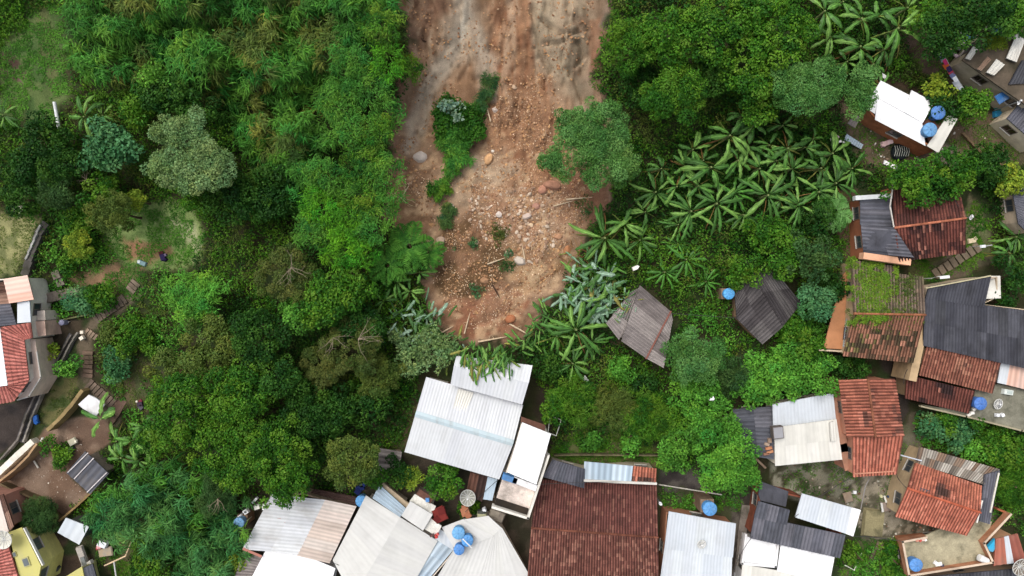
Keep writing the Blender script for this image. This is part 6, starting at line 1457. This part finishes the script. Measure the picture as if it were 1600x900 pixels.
junk('sacks','pinkish sacks on the ground below the brick cabin','sacks',1384,224,[(0,0,1.1,.5,.35,.35,(214,182,180)),(-5,2,.5,.45,.3,1.2,(200,170,168)),(4,-1,.6,.4,.42,.2,(224,196,196))],0)
dr = MB(); c_ = on(1409,236,.6); dr.lathe((c_.x, c_.y, c_.z-.5), [(.85,0),(.8,.35),(.55,.5),(.02,.55)], lin((34,40,42)), 18)
for i in range(7): dr.tube([(c_.x-.7+i*.22, c_.y-.5, c_.z-.02), (c_.x-.62+i*.22, c_.y+.1*math.sin(i), c_.z+.1), (c_.x-.66+i*.22, c_.y+.55, c_.z-.04)], .035, lin((170,172,162)), 5)
lone('covered_pile', dr, M['cloth'], 'round black covered pile with pale stripes beside the brick cabin wall', 'pile', c_)
# plastic chair on the lawn at the left edge
ch = on(33,329,0); rt = thing('garden_chair','white plastic chair standing at the upper corner of the lawn','chair',ch)
m_ = MB(); m_.box((ch.x,ch.y,ch.z+.42),(.75,.7,.06),lin((196,192,170)),.5); part('seat',m_,M['plastic'],rt)
m_ = MB(); m_.box((ch.x+.28,ch.y+.42,ch.z+.75),(.75,.1,.6),lin((204,200,180)),-.5); part('backrest',m_,M['plastic'],rt)
for sx_, sy_ in ((-1,-1),(1,-1),(1,1),(-1,1)):
    m_ = MB(); m_.tube([(ch.x+sx_*.3,ch.y+sy_*.3,ch.z),(ch.x+sx_*.28,ch.y+sy_*.28,ch.z+.42)],.035,lin((190,186,168)),6); part('leg',m_,M['plastic'],rt)
# clothes line at the upper right
cl_root = thing('clothes_line','clothes line hung with bright laundry left of the slab roof house','clothes line',on(1490,112,0))
m_ = MB(); pa = on(1472,80,1.9); pb_ = on(1510,145,1.9); m_.tube([pa,pa.lerp(pb_,.5)-Vector((0,0,.12)),pb_],.02,lin((200,200,200)),5)
for p in (pa,pb_): m_.tube([p-Vector((0,0,2.2)),p+Vector((0,0,.1))],.05,lin((120,100,84)),6)
part('line',m_,M['wood'],cl_root)
rr = random.Random(3); cols = [(200,206,214),(150,170,176),(196,60,110),(222,110,60),(60,50,90),(170,70,90),(120,130,170),(222,226,232),(206,212,224),(214,218,226),(198,206,220)]
for i, cc_ in enumerate(cols):
    t = .06+i*.083; p = pa.lerp(pb_, t)-Vector((0,0,.05)); d = (pb_-pa).normalized(); s_ = Vector((-d.y,d.x,0)); mm = MB(); w_ = .55
    for sd, ln in ((1,rr.uniform(.5,.9)),(-1,rr.uniform(.2,.6))):
        V = [p-d*w_/2, p+d*w_/2, p+d*w_/2+s_*sd*.22*1.1-Vector((0,0,ln)), p-d*w_/2+s_*sd*.26-Vector((0,0,ln*.95))]; mm.add(V,[(0,1,2,3)],lin(cc_))
    q_ = lone('garment', mm, M['cloth'], {0:'pale shirt at the upper end of the clothes line',1:'grey green cloth second on the clothes line',2:'magenta garment third on the clothes line',3:'orange garment on the clothes line beside the magenta one',4:'dark violet garment in the middle of the clothes line',5:'wine red garment on the clothes line',6:'faded blue garment on the clothes line',7:'round white cloth on the clothes line',8:'white towel just below the round white cloth',9:'long white towel lower on the clothes line',10:'white cloth at the lower end of the clothes line'}[i], 'laundry', p)
junk('laundry_pile','pile of coloured cloths and tools at the corner of the slab roof house','cloths',1510,62,[(0,0,1.2,.7,.3,-.3,(96,140,176)),(-8,4,.7,.5,.25,.6,(180,170,172)),(-16,-4,.8,.6,.2,.2,(70,46,60)),(2,12,.5,.4,.3,.1,(170,176,160)),(-4,-6,.9,.3,.2,-.5,(206,206,206)),(-10,12,.6,.3,.2,.9,(140,140,150))],.4,m='cloth')
junk('bench','pinkish white plank bench above the clothes line','bench',1490,84,[(0,0,1.9,.3,.1,-.75,(206,186,196)),(-5,-5,.2,.3,.5,-.75,(190,170,120)),(6,6,.2,.3,.5,-.75,(180,160,170))],.5,m='wood')
junk('rag','white rag on a stump beside the debris struck hut','rag',992,419,[(0,0,.55,.4,.2,.4,(236,230,220)),(4,-2,.3,.25,.25,1,(240,236,230))],1.2,m='cloth')
junk('bag','white plastic bag below the star shaped banana','bag',913,591,[(0,0,.5,.45,.3,.7,(238,238,238)),(4,3,.35,.3,.22,.2,(230,230,230))],.8)
junk('bag','white bag on the bright green shrubs right of centre','bag',1111,622,[(0,0,.5,.35,.3,.2,(236,236,236)),(2,1,.3,.3,.2,.9,(224,224,224))],3.6)
junk('barrel_heater','white cylinder lying at the right side of the walled terrace','cylinder',1536,873,[],2.3) if False else None
cy = MB(); a_, b_ = at(1530,871,t9['_g0']+2.7), at(1542,877,t9['_g0']+2.7); cy.tube([a_,b_],.36,lin((232,232,232)),16); lone('barrel', cy, M['plastic'], 'white cylinder lying at the lower right of the walled terrace', 'barrel', a_)
junk('rag_pile','white rags lying on the floor of the walled terrace','rags',1466,881,[(0,0,.7,.35,.15,.2,(236,236,236)),(-5,-2,.4,.35,.2,.9,(226,226,226)),(6,3,.35,.3,.1,.3,(60,64,84))],2.25,t9['_g0'],m='cloth')
junk('rubble_heap','small heap of bricks on the parapet of the walled terrace','bricks',1436,844,[(-4,0,.3,.2,.2,.3,(200,140,120)),(1,0,.3,.2,.2,.9,(190,90,80)),(5,-1,.3,.2,.2,.1,(220,190,180)),(9,-1,.25,.2,.2,.6,(230,226,220))],2.9,t9['_g0'],m='brick')
pp_ = MB(); q = [at(x, y, h9['_g0']+2.5) for x, y in ((1541,854),(1553,841),(1556,850),(1549,861),(1544,860))]; slabpoly(pp_, q, q[0].z+.25, .35, lin((52,160,200))); lone('water_basin', pp_, M['plastic'], 'turquoise basin squeezed beside the salmon striped roof', 'basin', q[0])
junk('air_conditioner','white appliance on the stained terrace near the striped roof','appliance',1572,612,[(0,0,1.0,.55,.4,-.15,(206,212,206)),(1,0,.6,.35,.45,-.15,(170,180,176))],2.35,ter['_g0'])
junk('buckets','two white buckets on the lower edge of the stained terrace','buckets',1560,648,[(-4,0,.32,.32,.35,0,(226,228,230)),(4,0,.32,.32,.35,.4,(236,238,240))],2.4,ter['_g0'])
junk('rubble_heap','white rubble spilled beside the low dark red tile roof','rubble',1518,645,[(0,0,.4,.3,.2,.2,(224,220,212)),(3,-6,.35,.3,.2,.9,(206,200,190)),(-5,3,.4,.3,.15,.5,(214,210,200)),(6,-12,.3,.25,.2,0,(190,186,176))],2.35,ter['_g0'],m='brick')
junk('rubble_heap','jumble of white and brown blocks left of the dark grey shed','rubble',1138,662,[(0,-12,.5,.4,.4,.3,(226,226,226)),(-6,-8,.4,.35,.3,.8,(216,216,216)),(3,-4,.7,.4,.3,.2,(110,76,70)),(-2,2,.5,.5,.4,.7,(220,218,214)),(4,12,.6,1.2,.4,.1,(130,120,108)),(-3,8,.4,.4,.3,.4,(160,150,140)),(2,20,.5,.9,.3,0,(150,144,134))],.6,m='brick')
junk('tile_heap','broken tiles heaped on the corner of the dark grey shed roof','broken tiles',1201,700,[(0,0,.7,.3,.15,.2,(180,124,92)),(-3,-6,.5,.3,.15,-.3,(160,140,124)),(2,6,.7,.25,.15,.3,(196,140,104)),(-4,9,.6,.25,.15,.1,(150,110,90)),(1,-12,.4,.5,.2,0,(140,120,104))],2.65,h7g['_g0'],m='brick')
junk('cloth','dark red cloth spread between the cream decks','cloth',687,804,[(0,0,1.3,1.5,.12,.45,(110,46,42)),(3,-6,.8,.8,.15,.3,(96,40,38)),(-4,7,.7,.7,.14,.8,(90,36,34))],3.2,h16b['_g0'],m='cloth')
junk('cloth','orange brown cloth under the mesh dish','cloth',727,800,[(0,0,.9,.9,.12,.3,(164,112,84)),(4,5,.6,.7,.15,.8,(150,98,74)),(-2,-7,.5,.5,.14,.2,(156,104,78))],2.3,m='cloth')
junk('crate','mossy green box right of the orange brown cloth','box',753,804,[(0,0,1.0,.7,.5,-.05,(160,160,128)),(0,-6,.9,.3,.6,-.05,(60,62,56)),(4,-9,.35,.4,.6,.5,(224,226,230))],1.8)
junk('board','grey weathered board below the tan balcony','board',777,806,[(0,0,1.5,1.1,.12,-.4,(120,112,102)),(-4,-4,1.1,.7,.16,-.3,(132,124,112))],1.6,m='wood')
junk('bowl','small blue bowl on the wooden deck beside the garden tree','bowl',668,781,[(0,0,.4,.4,.15,0,(96,150,206)),(0,0,.25,.25,.2,.5,(80,130,190))],3.5,h16b['_g0'])
junk('flower_pots','red objects at the corner of the cream deck','pots',682,837,[(0,0,.3,.4,.3,.2,(176,60,56)),(-7,-1,.45,.2,.2,.6,(90,60,56)),(2,-3,.25,.25,.3,.6,(200,90,84))],3.4,h16b['_g0'])
junk('chairs','two white plastic chairs beside the pale blue tank','chairs',382,802,[(-4,4,.5,.5,.45,.6,(234,234,234)),(4,-4,.5,.5,.45,.6,(240,240,240)),(-4,4,.25,.25,.5,.6,(90,96,96)),(4,-4,.25,.25,.5,.6,(90,96,96))],1.5)
junk('rag_pile','white bundle near the upper corner of the streaked white roof','bundle',403,791,[(0,0,.6,.5,.4,.3,(222,220,210)),(14,0,.9,.6,.3,.1,(240,242,240)),(-4,-10,.8,.25,.3,.8,(226,226,226)),(18,4,.5,.4,.35,.7,(236,238,236))],1.8,m='cloth')
junk('tarp','crumpled dark blue tarpaulin beside the tree above the blue tank','tarp',563,762,[(0,0,.9,.6,.3,.4,(34,44,88)),(-3,5,.6,.6,.35,.9,(28,36,74)),(4,-5,.6,.4,.3,.2,(44,56,110))],2.2,m='cloth')
junk('rag_pile','dark heap of rags on the bare ground right of the garden stairs','rags',220,631,[(0,0,.6,.5,.3,.2,(66,56,66)),(2,5,.5,.5,.3,.8,(80,76,84)),(-5,-4,.2,.2,.2,0,(224,216,204)),(1,-5,.4,.3,.25,.5,(110,50,60))],0,m='cloth')
junk('bag','dark violet bag lying on the red soil of the garden clearing','bag',256,402,[(0,0,.5,.7,.35,.3,(50,44,76)),(2,-3,.5,.3,.3,.2,(120,110,130)),(-3,-7,.5,.35,.25,.2,(76,40,40)),(3,3,.35,.4,.3,.7,(38,32,60))],0,m='cloth')
junk('bag','greyish blue bag lying left of the violet bag in the clearing','bag',223,411,[(0,0,.9,.45,.25,-.4,(120,146,150)),(-4,-2,.3,.3,.3,.2,(196,206,206))],0,m='cloth')
junk('board','grey board beside the yard shrub','board',114,690,[(0,0,.9,.7,.15,.5,(176,172,150)),(6,-1,.25,.25,.25,0,(226,220,200))],.3)
junk('bucket','dark blue grey bucket right of the yard shrub','bucket',112,703,[(0,0,.55,.55,.5,.2,(62,68,82)),(0,0,.4,.4,.54,.2,(84,92,108)),(3,-4,.3,.3,.3,.6,(70,76,92))],0)
junk('tarp','crumpled bright blue sheet by the drainage channel','tarp',57,655,[(0,0,.5,.9,.2,.2,(50,92,160)),(2,4,.4,.4,.3,.7,(40,84,150))],.3,m='cloth')
junk('stone_pots','two cream pots at the elbow of the garden path','pots',130,524,[(0,-5,.35,.35,.3,0,(226,214,196)),(0,4,.45,.4,.35,.6,(236,224,206))],.2)
junk('laundry_sink','white and red laundry sink in the lower left yard','sink',163,848,[(0,0,1.0,.7,.5,-.4,(232,236,240)),(-5,4,.5,.4,.45,.1,(226,170,170)),(-7,7,.5,.3,.35,.3,(150,50,50)),(2,14,1.5,1.0,.12,.15,(168,150,124))],.6)
junk('clutter_pile','dark clutter of pots and a motor beside the yellow green house','clutter',84,882,[(0,0,.9,.7,.4,.2,(52,50,50)),(-8,-8,.6,.4,.5,.6,(216,214,210)),(-12,0,.4,.9,.4,.2,(120,50,46)),(6,5,.7,.5,.35,.9,(40,42,44)),(-4,-12,.4,.4,.4,0,(180,150,130)),(4,-5,.4,.2,.45,.4,(200,200,200)),(-18,14,1.5,1.2,.3,.3,(88,88,90))],.4)
junk('bench','stone bench and washing table at the bottom left','table',130,868,[(0,0,.7,2.2,.3,.35,(176,170,162)),(4,8,.5,1.2,.4,.35,(120,124,124)),(8,12,1.2,.4,.36,.5,(204,202,194))],.8,m='conc')
junk('boards','pair of small white boards under the pale fern below the bananas','boards',1296,350,[(0,0,.5,1.1,.08,.15,(232,228,224)),(-13,1,.7,.35,.1,.5,(226,224,220)),(-18,6,.4,.35,.12,.9,(230,228,224))],.4)
junk('bucket','white bucket on the brown strip left of the dark red tiled house','bucket',1336,395,[(0,0,.4,.45,.4,0,(232,232,228)),(0,0,.28,.3,.44,0,(206,206,204))],.2)
junk('litter','scatter of white rubbish left of the brick cabin','rubbish',1306,218,[(-6,0,.4,.25,.15,.3,(230,226,224)),(2,-3,.35,.3,.12,.9,(206,180,184)),(6,3,.3,.25,.12,.2,(236,234,232)),(-2,6,.4,.2,.1,.6,(190,180,180)),(12,4,.25,.2,.1,0,(224,222,220))],.3,m='cloth')
junk('patio_stone','flat pale stone on the yard right of the dark red tiled house','stone',1518,376,[(0,0,.8,.5,.15,.2,(206,190,160)),(5,-3,.4,.4,.12,.7,(186,172,146))],0,m='rock')
junk('tool_pile','clutter of pipes and tools in the yard left of the orange gable','clutter',1390,775,[(0,0,.6,.35,.25,.5,(60,80,110)),(-6,8,.2,1.2,.1,.3,(220,218,210)),(-12,18,.2,1.0,.1,.15,(214,212,206)),(5,-4,.5,.5,.3,.2,(66,64,64)),(-2,16,1.2,1.0,.1,.2,(140,124,112)),(-14,0,.3,.3,.2,.4,(190,186,150))],.3)
junk('white_bowl','white bowl and clutter on the mossy yard','bowl',1335,769,[(0,0,.35,.35,.15,0,(228,230,232)),(-10,8,.9,1.1,.08,.3,(140,122,104))],.2)
junk('paving_slab','cream concrete pad right of the pale sheet roof','pad',1363,816,[(0,0,2.2,3.0,.4,-.1,(140,132,100))],.1,m='conc')
def bars(label, pts):
    pass
# cables strung between the houses
for i, (a, b, ha, hb, lb) in enumerate((((1334,744),(1242,808),3.6,3.6,'cable from the tall orange roof down to the slate roofed house'),((1401,741),(1419,765),3.6,3.4,'short cable between the tall orange roof and the orange gable'),
   ((838,757),(1024,754),5.0,3.6,'cable along the upper edge of the big brown roof'),((1152,497),(1049,490),3.0,2.8,'cable between the two huts in the greenery'),((516,878),(560,905),4.0,3.6,'cable between the dazzling white roof and the off-white gable'),
   ((1427,567),(1412,600),3.2,4.2,'cable from the mossy roof to the tall orange roof'),((1144,900),(1176,838),3.4,3.4,'cable across the narrow alley at the bottom'),((780,748),(727,800),3.6,2.6,'cable by the mesh dish down to the garden'),
   ((1320,838),(1411,846),3.2,3.2,'cable over the overgrown stairs to the walled terrace'),((1460,236),(1510,341),3.4,4.0,'cable from the brick cabin to the dark red tiled house'))):
    A_ = at(*a, gz(*a, ha)+ha); B_ = at(*b, gz(*b, hb)+hb); mb = MB(); pts = [A_.lerp(B_, t/8)-Vector((0,0,.5*math.sin(math.pi*t/8))) for t in range(9)]
    mb.tube(pts, .028, lin((52,50,50)), 5); lone('cable', mb, M['metal'], lb, 'cable', A_)
# snapped trunks and branches carried down by the mud
for i, (x, y, L_, a_, r_, lb) in enumerate(((660,62,2.6,-25,.12,'dark snapped trunk on the upper left of the mud'),(818,395,1.6,100,.07,'thin stick standing in the sandy debris'),(775,408,1.8,20,.08,'pale split log on the wet brown mud'),(757,150,2.2,70,.09,'grey broken branch above the island in the scar'),
   (763,176,1.8,105,.07,'thin pale branch right of the island in the scar'),(702,178,1.7,60,.05,'pale thin stick at the left of the island in the scar'),(880,318,2.0,15,.07,'broken stick under the big tree beside the scar'),(730,505,2.2,75,.08,'pale broken stem at the toe of the slide'),
   (775,455,1.6,-60,.07,'dark stick in the reddish mud near the toe'),(905,310,2.6,5,.09,'pale branch at the lower right of the big tree beside the scar'),(633,300,2.4,60,.06,'pale root hanging over the left edge of the mud'),(690,520,2.6,30,.1,'snapped stem at the lower left of the toe'),
   (812,515,2.4,-30,.1,'snapped stem at the lower right of the toe'),(770,530,3.0,10,.1,'snapped stem lying across the tip of the toe'))):
    c = on(x, y, .15); a = math.radians(a_); d = Vector((math.cos(a), math.sin(a), 0))*L_/2; mb = MB()
    mb.tube([c-d, c-d*.3+Vector((0,0,.08)), c+d*.4, c+d], [r_, r_*.9, r_*.7, r_*.3], lin((196,176,148) if i not in (0,8) else (70,54,44)), 6)
    for q in range(3): s_ = c+d*(q*.4-.3); e = s_+Vector((math.cos(a+1+q), math.sin(a+1+q), .15))*L_*.2; mb.tube([s_, e], [r_*.4, .01], lin((180,160,130) if i not in (0,8) else (70,54,44)), 4)
    lone('broken_branch', mb, M['bark'], lb, 'broken branch', c)
# bare dead twigs over the olive trees
def twigs(px, py, h, L, n, label, seed, col=(136,124,106)):
    c = on(px, py, h); r = random.Random(seed); mb = MB(); base = Vector((c.x, c.y, c.z-h))
    mb.tube([base-Vector((0,0,.3)), base.lerp(c,.5), c], [.12,.1,.06], lin((110,96,80)), 6)
    for i in range(n):
        az = r.uniform(0, 6.28); p = c.copy(); rad = .03; d = Vector((math.cos(az), math.sin(az), r.uniform(-.05,.25))); pts = [p.copy()]
        for s_ in range(4): p = p+d*L/4; d = (d+Vector((r.uniform(-.4,.4), r.uniform(-.4,.4), r.uniform(-.1,.1)))).normalized(); pts.append(p.copy())
        mb.tube(pts, [rad, rad*.8, rad*.6, rad*.4, rad*.2], lin(col), 5)
        for q_ in pts[1:4]:
            e = q_+Vector((r.uniform(-.5,.5), r.uniform(-.5,.5), .05)); mb.tube([q_, e], [rad*.4, .008], lin(col), 4)
    lone('dead_branches', mb, M['bark'], label, 'dead branches', base)
twigs(560,530,6.6,2.4,6,'bare grey branches sticking out of the drab olive tree',1); twigs(520,528,6.0,2.0,5,'bare grey branches left of the drab olive tree top',2)
twigs(455,418,7.0,2.0,6,'thin bare twigs on the olive tree in the left centre',3); twigs(135,282,3.5,1.2,5,'pale dry branch left of the pale round tree',4)
twigs(340,780,5.0,1.4,5,'grey bare twigs over the lower cane thicket',5); twigs(300,560,5,1.8,5,'fallen brown trunk pieces between the mango like trees',6,(130,104,84)); twigs(628,310,.5,1.8,7,'pale dry roots on the left edge of the mud',7,(190,176,140))
GR = dict(tree='trees on the hillside', shrub='shrubs on the hillside', tree_fern='tree ferns beside the scar', water_tank='water tanks of the houses', boulder='boulders lying in the scar', house='houses of the settlement', cable='cables between the houses',
  broken_branch='broken branches carried by the mud', satellite_dish='satellite dishes', roof_sheet='loose roof sheets', garment='laundry on the clothes line', staircase='outdoor stairs', shed='sheds', hut='huts in the greenery', street_light='street lights', retaining_wall='retaining walls and kerbs', pipe='pipes', pole='poles lying about', dead_branches='bare branches above the trees')
seen = {}
for o in bpy.data.objects:
    b_ = o.name.split('.')[0]
    if o.parent is None and 'label' in o and b_ in GR and not o.get('kind'): o['group'] = o.get('group') or GR[b_]
    if o.parent is None and 'label' in o:
        if o['label'] in seen: print('DUPLABEL', o['label'])
        seen[o['label']] = 1
        if not 4 <= len(o['label'].split()) <= 16: print('LEN', o.name, o['label'])
for o in bpy.data.objects:
    for k in ('_base', '_g0'):
        if k in o: del o[k]
